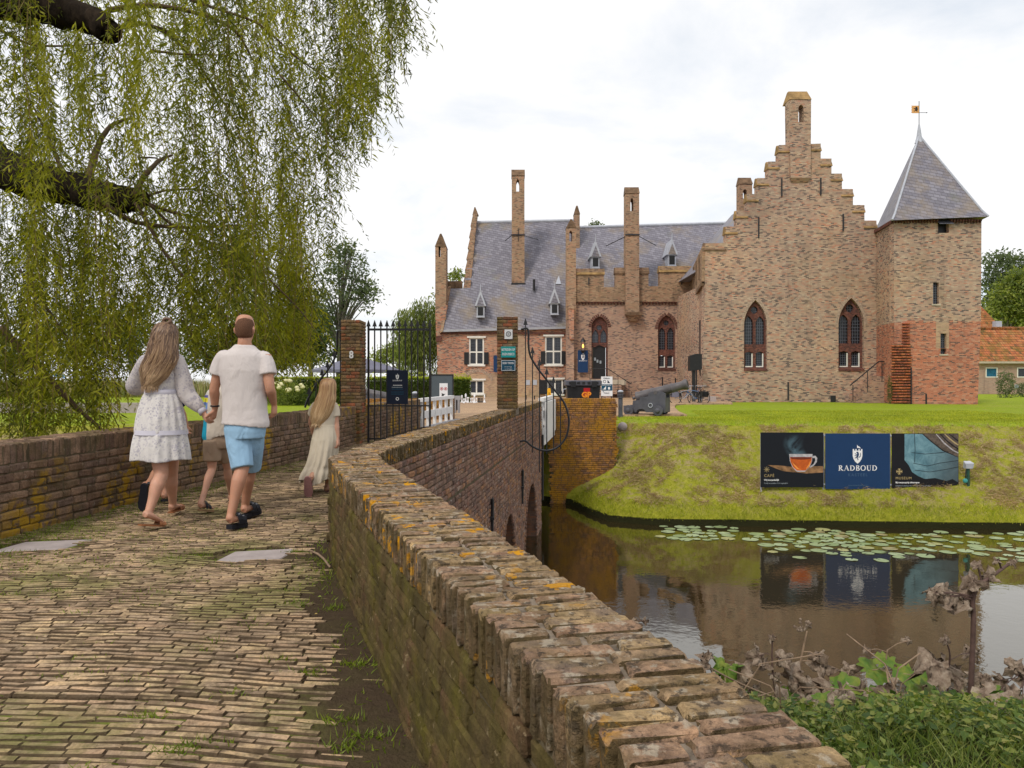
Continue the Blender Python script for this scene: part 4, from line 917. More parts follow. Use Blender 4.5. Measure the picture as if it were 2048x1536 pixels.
# back body and roof of the gable house
gx0, gx1 = X(1411, D1), X(1769, D1); gxm = X(1600, D1)
cpart(MB().box(gx0+.6, gx1-.2, D1+.63, 60, -1.6, Z(566, D1)+.3), 'rear_wall', 'castle')
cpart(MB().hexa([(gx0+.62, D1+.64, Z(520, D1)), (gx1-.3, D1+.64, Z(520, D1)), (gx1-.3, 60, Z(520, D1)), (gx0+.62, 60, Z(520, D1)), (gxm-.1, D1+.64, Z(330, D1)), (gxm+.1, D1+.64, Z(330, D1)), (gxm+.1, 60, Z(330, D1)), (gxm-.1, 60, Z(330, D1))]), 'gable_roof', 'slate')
# small pinnacle behind the left steps
D3 = 50.0; sl = lpx(1486, 1494, 397, 384, 378, D3)
cpart(MB().plate(px([(1479, 440), (1479, 367), (1504.5, 367), (1504.5, 440)], D3), [sl], D3, D3+.7), 'rear_pinnacle', 'chimney')
cpart(MB().hexa([(X(1478, D3), D3-.05, Z(368, D3)), (X(1505.5, D3), D3-.05, Z(368, D3)), (X(1505.5, D3), D3+.75, Z(368, D3)), (X(1478, D3), D3+.75, Z(368, D3)), (X(1479, D3), D3+.3, Z(353, D3)), (X(1504.5, D3), D3+.3, Z(353, D3)), (X(1504.5, D3), D3+.4, Z(353, D3)), (X(1479, D3), D3+.4, Z(353, D3))]), 'pinnacle_cap', 'capdark')
# ---- courtyard wing with the door
D4 = 56.6
door_hole = lpx(1183, 1216, 758, 655, 633, D4); w2 = lpx(1316, 1351, 741, 658, 630, D4)
cpart(MB().plate(px([(1146, 800), (1146, 603), (1389, 603), (1389, 800)], D4), [door_hole, w2], D4, D4+.6), 'courtyard_wall', 'court')
up = [(1133, 604), (1133, 538), (1207, 538), (1207, 575), (1230, 575), (1230, 536), (1296, 536), (1296, 573), (1318, 573), (1318, 534), (1388, 534), (1388, 604)]
cpart(MB().plate(px(up, D4), [], D4-.22, D4+.4), 'battlement', 'parapet')
for u0, u1, v in ((1151, 1208, 538), (1229, 1251, 536), (1278, 1297, 536), (1317, 1386, 533)):
    x0, x1, z = X(u0, D4), X(u1, D4), Z(v, D4)
    cpart(MB().hexa([(x0-.02, D4-.32, z-.46), (x1+.02, D4-.32, z-.46), (x1+.02, D4+.5, z-.46), (x0-.02, D4+.5, z-.46), (x0-.02, D4-.05, z+.02), (x1+.02, D4-.05, z+.02), (x1+.02, D4+.2, z+.02), (x0-.02, D4+.2, z+.02)]), 'merlon_cap', 'cap' if u1-u0 > 50 else 'capdark')
b = MB(); u = 1150
while u < 1385:
    if not 1249 < u < 1279:
        b.box(X(u, D4), X(u+3.6, D4), D4-.19, D4-.003, Z(606.5, D4), Z(603.5, D4)); b.box(X(u+.8, D4), X(u+2.8, D4), D4-.10, D4-.003, Z(609.5, D4), Z(606.5, D4)+.002)
    u += 6.4
cpart(b, 'corbel_frieze', 'tracery', kind='stuff')
for u in (1177, 1362): cpart(MB().box(X(u, D4)-.04, X(u, D4)+.04, D4-.27, D4-.223, Z(570, D4), Z(556, D4)), 'wall_anchor', 'iron')
dw, _ = gothic(D4, 1183, 1216, 758, 655, 633, low=False, door=True)
sub(MB().box(X(1187, D4), X(1212, D4), D4+.36, D4+.42, Z(757.5, D4), Z(690, D4)), 'door', 'black', dw)
for u, v in ((1191, 718), (1196, 722), (1202, 724)): sub(MB().box(X(u-1.8, D4), X(u+1.8, D4), D4+.345, D4+.358, Z(v+3, D4), Z(v-3, D4)), 'notice', 'greyprint', dw)
gothic(D4, 1316, 1351, 741, 658, 630)
voussoirs(door_hole, D4, .22, mat='tracery'); voussoirs(w2, D4, .22, mat='tracery')
# roof of the courtyard wing
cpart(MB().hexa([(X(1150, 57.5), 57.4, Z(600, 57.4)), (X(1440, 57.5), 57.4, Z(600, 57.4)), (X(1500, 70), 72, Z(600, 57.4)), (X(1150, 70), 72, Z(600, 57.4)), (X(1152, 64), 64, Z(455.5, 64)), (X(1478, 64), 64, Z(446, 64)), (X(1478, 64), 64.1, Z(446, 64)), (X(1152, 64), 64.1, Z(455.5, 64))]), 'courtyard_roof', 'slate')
cpart(MB().tube([(X(1152, 64), 63.98, Z(455, 64)), (X(1474, 64), 63.98, Z(445.5, 64))], .13, 8), 'ridge', 'lead')
def chimney(u0, u1, vt, vb, D, depth, slot_, name='chimney', capmat='capdark', mat='chimney', caph=15):
    hole = [lpx(slot_[0], slot_[1], slot_[3], slot_[2]+9, slot_[2], D)] if slot_ else []
    c = cpart(MB().plate(px([(u0, vb), (u0, vt+caph), (u1, vt+caph), (u1, vb)], D), hole, D, D+depth), name, mat)
    x0, x1 = X(u0-.8, D), X(u1+.8, D); z0, z1 = Z(vt+caph, D), Z(vt, D)
    sub(MB().hexa([(x0, D-.06, z0), (x1, D-.06, z0), (x1, D+depth+.06, z0), (x0, D+depth+.06, z0), (x0, D+depth*.42, z1), (x1, D+depth*.42, z1), (x1, D+depth*.58, z1), (x0, D+depth*.58, z1)]), 'chimney_cap', capmat, c)
    return c
c2 = chimney(1251.5, 1278.5, 371.5, 628, D4-.65, 1.0, (1261, 1267, 395, 422))
sub(MB().hexa([(X(1257, D4), D4-.4, Z(643, D4)), (X(1273, D4), D4-.4, Z(643, D4)), (X(1273, D4), D4, Z(643, D4)), (X(1257, D4), D4, Z(643, D4)), (X(1253, D4), D4-.74, Z(631, D4)), (X(1277, D4), D4-.74, Z(631, D4)), (X(1277, D4), D4, Z(631, D4)), (X(1253, D4), D4, Z(631, D4))]), 'corbel', 'chimney', c2)
sub(MB().box(X(1250, D4), X(1280, D4), D4-.80, D4+.3, Z(632.5, D4), Z(626, D4)), 'corbel_band', 'capdark', c2)
def stay(u0, v0, D0, u1, v1, D1_, par): sub(MB().tube([P(u0, v0, D0), P(u1, v1, D1_)], .035, 5), 'iron_stay', 'iron', par)
stay(1251, 473, 56.2, 1212, 492, 60, c2); stay(1279, 473, 56.2, 1312, 491, 60, c2); sub(MB().box(X(1250.5, 55.9), X(1279.5, 55.9), 55.88, 55.94, Z(470.5, 55.9), Z(468, 55.9)), 'iron_band', 'iron', c2)
c1 = chimney(1023.5, 1049, 336, 566, 59.6, 1.1, (1032.5, 1038.5, 357, 383))
sub(MB().box(X(1022.5, 59.6), X(1051, 59.6), 59.5, 60.9, Z(571, 59.6), Z(566, 59.6)), 'lead_flashing', 'black', c1)
stay(1023, 471, 59.6, 1010, 482, 62, c1); stay(1049, 472, 59.6, 1076, 479, 62.4, c1); sub(MB().box(X(1022.5, 59.5), X(1050, 59.5), 59.52, 59.58, Z(470.5, 59.5), Z(468, 59.5)), 'iron_band', 'iron', c1)
sub(MB().box(X(1036, 59.5), X(1037, 59.5), 59.52, 59.57, Z(482, 59.5), Z(457, 59.5)), 'iron_cross', 'iron', c1)
# turret pinnacles at the junction
D5 = 56.2
def pinnacle(u0, u1, vb, vs, vt, D, slot_=None, dep=.9, mat='chimney', name='turret'):
    hole = [lpx(slot_[0], slot_[1], slot_[3], slot_[2]+5, slot_[2], D)] if slot_ else []
    c = cpart(MB().plate(px([(u0, vb), (u0, vs), (u1, vs), (u1, vb)], D), hole, D, D+dep), name, mat)
    x0, x1, z0, z1 = X(u0-.7, D), X(u1+.7, D), Z(vs, D), Z(vt, D); xm = (x0+x1)/2
    sub(MB().hexa([(x0, D-.05, z0), (x1, D-.05, z0), (x1, D+dep+.05, z0), (x0, D+dep+.05, z0), (xm-.06, D+.05, z1), (xm+.06, D+.05, z1), (xm+.06, D+dep-.05, z1), (xm-.06, D+dep-.05, z1)]), 'turret_cap', 'capdark', c)
    return c
pinnacle(1133, 1152, 640, 455, 438, D5, (1138.5, 1144.5, 461, 483))
pinnacle(1148.5, 1159.5, 560, 428, 411, 62.0)
cpart(MB().box(X(1133, D5), X(1148, D5), D5+.02, D5+.8, Z(800, D5), Z(640, D5)), 'corner_pier', 'court')
cpart(MB().hexa([(X(1139, D5), D5-.3, Z(679, D5)), (X(1147, D5), D5-.3, Z(679, D5)), (X(1147, D5), D5, Z(679, D5)), (X(1139, D5), D5, Z(679, D5)), (X(1136, D5), D5-.3, Z(618, D5)), (X(1148, D5), D5-.3, Z(618, D5)), (X(1148, D5), D5, Z(618, D5)), (X(1136, D5), D5, Z(618, D5))]), 'buttress', 'wing')
cpart(MB().hexa([(X(1135, D5), D5-.36, Z(618, D5)), (X(1149, D5), D5-.36, Z(618, D5)), (X(1149, D5), D5, Z(618, D5)), (X(1135, D5), D5, Z(618, D5)), (X(1141.5, D5), D5-.3, Z(604, D5)), (X(1142.5, D5), D5-.3, Z(604, D5)), (X(1142.5, D5), D5, Z(604, D5)), (X(1141.5, D5), D5, Z(604, D5))]), 'buttress_cap', 'chimney')
cpart(MB().tube([(X(1386, 56), 56.0, Z(800, 56)), (X(1386, 56), 56.0, Z(600, 56))], .07, 8).box(X(1381, 56), X(1389, 56), 55.8, 56.15, Z(599, 56), Z(588, 56)), 'downpipe', 'iron')
# stairs and handrail at the door
D6 = 54.8
for i in range(5): cpart(MB().box(X(1182, D6), X(1216+i*9, D6), D6, D4-.003, Z(806-i*9, D6) if i else -1.5, Z(797-i*9.4, D6)), 'step', 'stone' if i == 4 else 'court')
b = MB().tube([P(1180, 738, D6), P(1215, 737, D6), P(1262, 768, D6), P(1263, 764, D6)], .03, 6)
for u, v0, v1 in ((1180, 738, 772), (1215, 737, 790), (1236, 751, 795), (1250, 760, 800), (1258, 765, 803)): b.tube([P(u, v0, D6), P(u, v1, D6)], .022, 5)
b.tube([P(1250, 775, D6), P(1262, 782, D6), P(1266, 800, D6)], .02, 5)
hr = b.build('handrail', MC['iron']); tag(hr, 'thin black iron handrail down the steps of the castle door', 'handrail')
# ---- left wing
D7 = 58.0
wa = rect(X(938, D7), X(968, D7), Z(730, D7), Z(675, D7)); wb_ = rect(X(1090, D7), X(1124, D7), Z(730, D7), Z(672, D7))
ca_ = rect(X(938, D7), X(968, D7), Z(788, D7), Z(760, D7)); cb_ = rect(X(1094, D7), X(1126, D7), Z(789, D7), Z(758, D7))
cpart(MB().plate(px([(875, 747), (873, 650), (1146, 650), (1146, 800), (994, 800), (994, 747)], D7), [wa, wb_, cb_], D7, D7+.5), 'left_wing_wall', 'wing')
cpart(MB().plate(px([(875, 801), (875, 747), (994, 747), (994, 801)], D7), [ca_], D7, D7+.5), 'left_wing_base', 'tan')
cpart(MB().plate(px([(1000, 746), (1000, 665), (1040, 662), (1062, 700), (1080, 760), (1080, 799), (1000, 799)], D7), [], D7-.004, D7+.02), 'pale_repair', 'tan')
def casement(r, D, ny, shut, label=None):
    x0, x1, z0, z1 = r[0][0], r[1][0], r[0][1], r[2][1]; xm = (x0+x1)/2; f = .11
    holes = []; 
    zs = [z0+f, z0+(z1-z0)*.47-f/2, z0+(z1-z0)*.47+f/2, z1-f] if ny == 2 else [z0+f, z1-f]
    for a, c in (((x0+f, xm-f/2)), ((xm+f/2, x1-f))):
        for k in range(0, len(zs), 2): holes.append(rect(a, c, zs[k], zs[k+1]))
    w = cpart(MB().plate(rect(x0+.002, x1-.002, z0+.002, z1-.002), holes, D+.04, D+.16), 'window', 'white')
    for h in holes:
        sub(MB().box(h[0][0]+.002, h[1][0]-.002, D+.11, D+.13, h[0][1]+.002, h[2][1]-.002), 'pane', 'glass', w)
        bars(h[0][0], h[1][0], h[0][1], h[2][1], D+.085, 4, 8, 'glazing_bars', w, .018)
    sub(MB().box(x0-.14, x1+.14, D-.09, D+.04, z1-.03, z1+.10), 'lintel', 'white', w); sub(MB().box(x0-.10, x1+.10, D-.12, D+.04, z0-.10, z0+.03), 'sill', 'white', w)
    for (a, c, za, zb) in shut:
        sub(MB().box(X(a, D), X(c, D), D-.10, D-.05, Z(zb, D), Z(za, D)), 'shutter', 'black', w)
    return w
casement(wa, D7, 2, ((928.5, 938, 704.5, 729), (968, 977.5, 704.5, 729)))
casement(wb_, D7, 2, ((1081.5, 1090.5, 702.5, 728), (1123, 1132, 702.5, 728)))
casement(ca_, D7, 1, ()); casement(cb_, D7, 1, ((1079, 1094, 760, 788), (1126, 1141, 760, 788)))
b = MB()
for i in range(26):                                                   # flat arch of bricks on edge over the cellar window
    a = math.pi*(.13+.74*i/25); cx, cz = X(955, D7), Z(772, D7); r0, r1 = 1.12, 1.42; d = .042
    p = [(cx+r*math.cos(a)-s*d*math.sin(a), cz+r*math.sin(a)*.95+s*d*math.cos(a)) for r, s in ((r0, -1), (r0, 1), (r1, 1), (r1, -1))]
    b.hexa([(q[0], D7-.02, q[1]) for q in p]+[(q[0], D7+.01, q[1]) for q in p])
cpart(b, 'relieving_arch', 'vous', kind='stuff')
for u in (1056, 1070): cpart(MB().box(X(u-3.8, D7), X(u+3.8, D7), D7-.03, D7-.006, Z(770, D7), Z(760, D7)), 'vent', 'lead')
cpart(MB().hexa([(X(882, D7), D7-.30, Z(664.5, D7)), (X(1141, D7), D7-.30, Z(657.5, D7)), (X(1141, D7), D7, Z(657.5, D7)), (X(882, D7), D7, Z(664.5, D7)), (X(882, D7), D7-.33, Z(660, D7)), (X(1141, D7), D7-.33, Z(653.5, D7)), (X(1141, D7), D7, Z(653.5, D7)), (X(882, D7), D7, Z(660, D7))]), 'gutter', 'lead')
cpart(MB().box(X(880, D7), X(1141, D7), D7-.12, D7-.002, Z(668, D7), Z(664.8, D7)), 'cornice', 'tracery')
# roof: steep upper slope, gentler sprocketed foot reaching further left
Db, Dm, Dr = 57.7, 59.3, 64.0
rb = MB()
A0, A1 = P(881, 660, Db), P(1142, 654, Db); B0, B1 = P(900, 577, Dm), P(1142, 574, Dm); C0, C1 = P(952, 445, Dr), P(1150, 441, Dr); Cm = P(926, 577, Dm)
for q in ([A0, A1, B1, Cm, B0], [Cm, B1, C1, C0]): rb.face(q)
rb.face([C0, C1, C1+Vector((0, 6, -11)), C0+Vector((0, 6, -11))]); rb.face([Cm, C0, C0+Vector((0, 6, -11))]); rb.face([B0, Cm, C0+Vector((0, 6, -11)), A0+Vector((0, 3, 0))]); rb.face([A0, B0, A0+Vector((0, 3, 0))])
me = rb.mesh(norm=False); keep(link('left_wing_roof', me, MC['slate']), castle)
cpart(MB().tube([C0, C1], .14, 8), 'ridge', 'lead')
cpart(MB().box(X(876, D7), X(1146, D7), D7+.5, 70, -1.6, Z(668, D7)), 'left_wing_body', 'wing')
# stepped parapet up the left edge of the roof, seen almost end-on, and its corner turret
prev = None; n = 7
for i in range(n):
    v0 = 583-i*(583-428)/n; v1 = 583-(i+1)*(583-428)/n; t0, t1 = i/n, (i+1)/n
    uc0 = 933+(949.5-933)*t0; uc1 = 933+(949.5-933)*t1; w = 9-3.2*t0
    Dd = Dm+(Dr-Dm)*t0
    cpart(MB().hexa([(X(uc0-w, Dd), Dd, Z(v0+2, Dd)), (X(uc0+w*.75, Dd), Dd, Z(v0+2, Dd)), (X(uc0+w*.75, Dd), Dd+1.2, Z(v0+2, Dd)), (X(uc0-w, Dd), Dd+1.2, Z(v0+2, Dd)),
                     (X(uc1-w*.55, Dd), Dd+.1, Z(v1-1, Dd)), (X(uc1+w*.75, Dd), Dd+.1, Z(v1-1, Dd)), (X(uc1+w*.75, Dd), Dd+1.2, Z(v1-1, Dd)), (X(uc1-w*.55, Dd), Dd+1.2, Z(v1-1, Dd))]), 'gable_step', 'chimney')
cpart(MB().hexa([(X(945, Dr), Dr-.1, Z(430, Dr)), (X(957, Dr), Dr-.1, Z(430, Dr)), (X(957, Dr), Dr+.6, Z(430, Dr)), (X(945, Dr), Dr+.6, Z(430, Dr)), (X(948.5, Dr), Dr+.2, Z(413, Dr)), (X(950.5, Dr), Dr+.2, Z(413, Dr)), (X(950.5, Dr), Dr+.3, Z(413, Dr)), (X(948.5, Dr), Dr+.3, Z(413, Dr))]), 'gable_finial', 'capdark')
tl = pinnacle(870.5, 892, 640, 493, 467, 58.0, (877, 881, 490+0, 514), dep=1.5, name='corner_turret')
cpart(MB().hexa([(X(872, D7), D7-.02, Z(672, D7)), (X(884, D7), D7-.02, Z(672, D7)), (X(884, D7), D7+1.4, Z(672, D7)), (X(872, D7), D7+1.4, Z(672, D7)), (X(871, D7), D7-.02, Z(620, D7)), (X(895, D7), D7-.02, Z(610, D7)), (X(895, D7), D7+1.4, Z(610, D7)), (X(871, D7), D7+1.4, Z(620, D7))]), 'turret_foot', 'wing')
cpart(MB().box(X(893, Dm), X(924, Dm), Dm+.3, Dm+.8, Z(577, Dm), Z(561, Dm)), 'linking_wall', 'capdark')
cpart(MB().hexa([(X(880, 57.6), 57.6, Z(666, 57.6)), (X(886, 57.6), 57.6, Z(662, 57.6)), (X(886, 57.6), 57.9, Z(662, 57.6)), (X(880, 57.6), 57.9, Z(666, 57.6)), (X(896, 59.2), 59.2, Z(572, 59.2)), (X(902, 59.2), 59.2, Z(572, 59.2)), (X(902, 59.2), 59.5, Z(572, 59.2)), (X(896, 59.2), 59.5, Z(572, 59.2))]), 'verge', 'chimney')
cpart(MB().box(X(872, D7), X(883, D7), D7-.15, D7+.3, Z(683, D7), Z(672, D7)), 'corbel', 'tracery')
def dormer(u, vb, D, s=1.0):
    """little pointed dormer clad in lead"""
    x, z = X(u, D), Z(vb, D); w = .30*s; dm = cpart(MB().box(x-w, x+w, D, D+1.6, z, z+.95*s), 'dormer', 'lead')
    sub(MB().box(x-w*.68, x+w*.68, D-.02, D-.002, z+.08, z+.72*s), 'window', 'black', dm)
    sub(MB().box(x-w*1.1, x+w*1.1, D-.06, D, z-.08, z), 'sill', 'lead', dm)
    b = MB(); h0, h1 = z+.80*s, z+2.0*s
    b.hexa([(x-w*1.45, D-.12, h0), (x+w*1.45, D-.12, h0), (x+w*1.45, D+1.7, h0), (x-w*1.45, D+1.7, h0), (x-.02, D-.06, h1), (x+.02, D-.06, h1), (x+.02, D+2.2, h1), (x-.02, D+2.2, h1)])
    sub(b, 'dormer_roof', 'lead', dm)
    sub(MB().face([(x-w*1.0, D-.125, h0+.02), (x+w*1.0, D-.125, h0+.02), (x, D-.09, h1-.35*s)]), 'slate_face', 'slate', dm)
    sub(MB().tube([(x, D-.04, h1-.05), (x, D-.04, h1+.5*s)], [.05, .012], 6), 'finial', 'lead', dm); return dm
dormer(961, 633, 57.5); dormer(1109, 628, 57.5); dormer(1191, 535, 59.2, 1.05); dormer(1344, 531, 59.2, 1.05)
cpart(MB().tube([P(1068, 581, 59.0), P(1068, 566, 59.0), P(1068, 559, 59.0)], [.11, .09, .10], 8), 'vent_pipe', 'black')
cpart(MB().hexa([P(1111, 568, 59.4), P(1122, 568, 59.4), P(1121, 566, 60.2), P(1112, 566, 60.2), P(1117, 552, 60.0), P(1118, 552, 60.0), P(1118, 552, 60.3), P(1117, 552, 60.3)]), 'roof_vent', 'lead')
# ---- round-cornered tower with its pyramid roof
TX0, TX1, TY = X(1788, 43.0), X(1962, 43.0), 43.0
TP = [(TX0, TY), (TX1, TY), (TX1+.55, TY+5.2), (22.65, TY+5.0)]
def tower_ring(z0, z1, name, mat, off=0.0, lean=0.0):
    b = MB(); pts = TP; c = (sum(p[0] for p in pts)/4, sum(p[1] for p in pts)/4)
    f = lambda p, k: (p[0]+(p[0]-c[0])/abs(p[0]-c[0])*k, p[1]+(p[1]-c[1])/abs(p[1]-c[1])*k)
    b.hexa([(*f(p, off), z0) for p in pts]+[(*f(p, off-lean), z1) for p in pts]); return cpart(b, name, mat)
zr = Z(645, 43); ze = Z(442, 43)
sl1 = rect(X(1866, TY), X(1878, TY), Z(608, TY), Z(565, TY)); sl2 = rect(X(1881, TY), X(1893, TY), Z(708, TY), Z(667, TY)); ht = rect(X(1876, TY), X(1898, TY), Z(466, TY), Z(443.5, TY))
cpart(MB().plate([(TX0, zr), (TX1, zr), (TX1+.03, ze), (TX0, ze)], [sl1, ht], TY, TY+.5), 'tower_wall', 'castle')
def toothed(xa, xb):
    n = max(2, int(abs(xb-xa)/.22)); out = []
    for i in range(n):
        h = random.choice((0, .07, .07, .14)); out += [(xa+(xb-xa)*i/n, zr+h), (xa+(xb-xa)*(i+1)/n-.001*(1 if xb > xa else -1), zr+h)]
    return out
cpart(MB().plate([(TX0, -2.2), (TX1-.22, -2.2)]+toothed(TX1-.01, X(1898, TY))+[(X(1898, TY), Z(697, TY)), (X(1872, TY), Z(697, TY))]+toothed(X(1872, TY), TX0+.01), [rect(X(1881, TY), X(1893, TY), Z(708, TY), Z(697.2, TY))], TY-.004, TY+.5), 'tower_base', 'red')
cpart(MB().plate([(X(1872, TY), Z(697, TY)), (X(1898, TY), Z(697, TY)), (X(1898, TY), zr), (X(1872, TY), zr)], [rect(X(1881, TY), X(1893, TY), Z(696.8, TY), Z(667, TY))], TY, TY+.5), 'tan_panel', 'tan')
b = MB().hexa([(TX0, TY+.002, -2.2), (TX0+.5, TY+.5, -2.2), (TP[3][0]+.5, TP[3][1], -2.2), (*TP[3], -2.2), (TX0, TY+.002, zr), (TX0+.5, TY+.5, zr), (TP[3][0]+.5, TP[3][1], zr), (*TP[3], zr)]); cpart(b, 'tower_side_base', 'red')
b = MB().hexa([(TX0, TY+.002, zr), (TX0+.5, TY+.5, zr), (TP[3][0]+.5, TP[3][1], zr), (*TP[3], zr), (TX0, TY+.002, ze), (TX0+.5, TY+.5, ze), (TP[3][0]+.5, TP[3][1], ze), (*TP[3], ze)]); cpart(b, 'tower_side_wall', 'castle')
cpart(MB().hexa([(TX0+.5, TY+.5, -2.2), (TX1, TY+.5, -2.2), (TX1+.3, TY+5, -2.2), (TP[3][0]+.5, TY+4.9, -2.2), (TX0+.5, TY+.5, ze), (TX1+.01, TY+.5, ze), (TX1+.4, TY+5, ze), (TP[3][0]+.5, TY+4.9, ze)]), 'tower_core', 'castle')
for r, n_ in ((sl1, 'slit_window'), (sl2, 'slit_window')):
    w = cpart(MB().box(r[0][0], r[1][0], TY+.22, TY+.26, r[0][1], r[2][1]), n_, 'glass'); bars(r[0][0], r[1][0], r[0][1], r[2][1], TY+.17, 3, 9, 'glazing_bars', w, .03)
    sub(MB().box(r[0][0]-.08, r[1][0]+.08, TY-.05, TY+.2, r[0][1]-.09, r[0][1]-.002), 'sill', 'stone', w)
hw = cpart(MB().box(ht[0][0], ht[1][0], TY+.3, TY+.34, ht[0][1], ht[2][1]), 'hatch', 'black')
sub(MB().hexa([(ht[0][0]-.05, TY-.25, Z(449.5, TY)), (ht[1][0]+.15, TY-.25, Z(449.5, TY)), (ht[1][0]+.1, TY+.1, Z(441, TY)), (ht[0][0]-.05, TY+.1, Z(441, TY)), (ht[0][0]-.05, TY-.24, Z(448, TY)), (ht[1][0]+.15, TY-.24, Z(448, TY)), (ht[1][0]+.1, TY+.1, Z(439.5, TY)), (ht[0][0]-.05, TY+.1, Z(439.5, TY))]), 'hatch_lid', 'carriage', hw)
cpart(MB().box(X(1850.5, TY), X(1854, TY), TY-.012, TY-.005, -1.5, Z(788, TY)), 'slit', 'black')
b = MB(); u = 1789
while u < 1962:
    if not 1873 < u < 1899: b.box(X(u, TY), X(u+3.4, TY), TY-.16, TY-.003, Z(443.5, TY), Z(439.5, TY)); b.box(X(u+.6, TY), X(u+2.8, TY), TY-.09, TY-.003, Z(446.5, TY), Z(443.5, TY)+.002)
    u += 5.8
cpart(b, 'eaves_corbels', 'tracery', kind='stuff')
b = MB()
for i in range(26):
    t = (i+.5)/26; x = TX0+(TP[3][0]-TX0)*t; y = TY+5*t; b.box(x-.15, x-.003+.1, y-.05, y+.05, Z(446, TY), Z(439.5, TY))
cpart(b, 'side_corbels', 'tracery', kind='stuff')
apx = Vector((24.75, 45.6, Z(273, 45.6)))
eo = [Vector((X(1784.5, 42.6), 42.6, Z(440.5, 42.6))), Vector((X(1977, 42.6), 42.6, Z(433, 42.6))), Vector((28.1, 48.7, 9.15)), Vector((23.5, 48.6, 9.75))]
rings = [(1.0, 0.0), (.905, .075), (.80, .185), (.55, .44), (.30, .70), (.10, .905), (0.012, 1.0)]
b = MB(); RV = []
for k, h in rings: RV.append([b.bm.verts.new((apx.x+(e.x-apx.x)*k, apx.y+(e.y-apx.y)*k, e.z+(apx.z-e.z)*h)) for e in eo])
for A_, B_ in zip(RV, RV[1:]):
    for i in range(4): b.bm.faces.new((A_[i], A_[(i+1) % 4], B_[(i+1) % 4], B_[i]))
b.bm.faces.new(RV[-1]); b.bm.faces.new(list(reversed(RV[0])))
cpart(b, 'tower_roof', 'slate')
for i in (0, 1): cpart(MB().tube([(apx.x+(eo[i].x-apx.x)*k, apx.y+(eo[i].y-apx.y)*k, eo[i].z+(apx.z-eo[i].z)*h+.02) for k, h in rings], .06, 6), 'roof_hip', 'lead')
cpart(MB().tube([tuple(apx+Vector((0, 0, -.4))), tuple(apx), tuple(apx+Vector((0, 0, .45))), tuple(apx+Vector((0, 0, .75)))], [.26, .15, .09, .04], 8), 'roof_finial', 'lead')
vane = empty('weather_vane', apx+Vector((0, 0, .7)), 'orange weather vane flag with a black lion on the tower roof', 'weather vane')
keep(MB().tube([apx+Vector((0, 0, .4)), apx+Vector((0, 0, 2.15))], .022, 6).tube([apx+Vector((0, 0, 1.45)), apx+Vector((.47, 0, 1.45))], .016, 5).ball(apx+Vector((.47, 0, 1.45)), .035).build('rod', MC['iron']), vane)
MC['orange'] = plain('orange_enamel', (.70,.36,.12), .5, var=.1)
fx, fz = apx.x, apx.z+1.42
keep(MB().plate([(fx-.02, fz), (fx-.02, fz+.45), (fx-.48, fz+.45), (fx-.42, fz+.39), (fx-.48, fz+.33), (fx-.42, fz+.27), (fx-.48, fz+.20), (fx-.42, fz+.13), (fx-.48, fz+.07), (fx-.42, fz)], [], apx.y-.02, apx.y+.01).build('flag', MC['orange']), vane)
keep(MB().plate([(fx-.14, fz+.05), (fx-.19, fz+.16), (fx-.33, fz+.08), (fx-.24, fz+.21), (fx-.36, fz+.30), (fx-.22, fz+.29), (fx-.24, fz+.39), (fx-.14, fz+.38), (fx-.09, fz+.25)], [], apx.y-.03, apx.y-.021).build('lion', MC['black']), vane)
# toothed red brick corner, low stair block
pt = Pile('tooth_brick', BV_FACE, real_brick_mat('red_toothing_brick', [(.42,.13,.06),(.48,.17,.08),(.36,.11,.06),(.24,.085,.055)], moss=[((.12,.06,.05), 3, .5, .7, .5)], bumpd=.004), castle)
v = 804
while v > 690:
    x0, x1 = X(1786, 42.8), X(1821, 42.8); xx = x0-random.random()*.1
    while xx < x1:
        l = random.choice((.24, .24, .12)); pt.add((min(xx+l/2, x1), 42.90, Z(v, 42.9)), (l-.01, .22, .085), (1, 0, 0), (0, 0, 1), .02); xx += l
    v -= 5.6
while v > 646:
    for xx in (1808, 1815): pt.add((X(xx+1, 42.9), 42.93, Z(v, 42.9)), (.2, .16, .085), (1, 0, 0), (0, 0, 1), .02)
    v -= 5.6
pt.finish('tooth_bricks')
cpart(MB().box(X(1785, 42.9), X(1822, 42.9), 42.93, TY-.005, Z(806, 42.9), Z(688, 42.9)), 'rough_core', 'capdark')
cpart(MB().box(X(1822, 42.8)-.03, X(1822, 42.8)+.03, 42.75, 42.81, Z(810, 42.8), Z(735, 42.8)), 'corner_iron', 'iron')
st = empty('stair_block', (X(1750, 44), 44, -1.5), 'brick side stair with a slanting railing at the foot of the gable by the tower', 'stairs')
DS = 44.6
for i in range(7):
    keep(MB().box(X(1712+i*7, DS), X(1719.2+i*7 if i < 6 else 1783, DS), DS, D1-.003, -1.5, Z(800-i*8, DS)).build('step', MC['court']), st)
b = MB().tube([P(1700, 771, DS), P(1757, 723.5, DS), P(1783, 723, DS)], .035, 6).tube([P(1700, 771, DS), P(1706, 770, DS), P(1706, 803, DS)], .025, 5).tube([P(1735, 742, DS), P(1735, 785, DS)], .025, 5).tube([P(1764, 723, DS), P(1764, 762, DS)], .025, 5)
keep(b.build('railing', MC['iron']), st)
MC['warmlamp'] = G('lamp_glow').pbr((.9,.5,.15), .5, emit=(1, .45, .08), es=2.2)
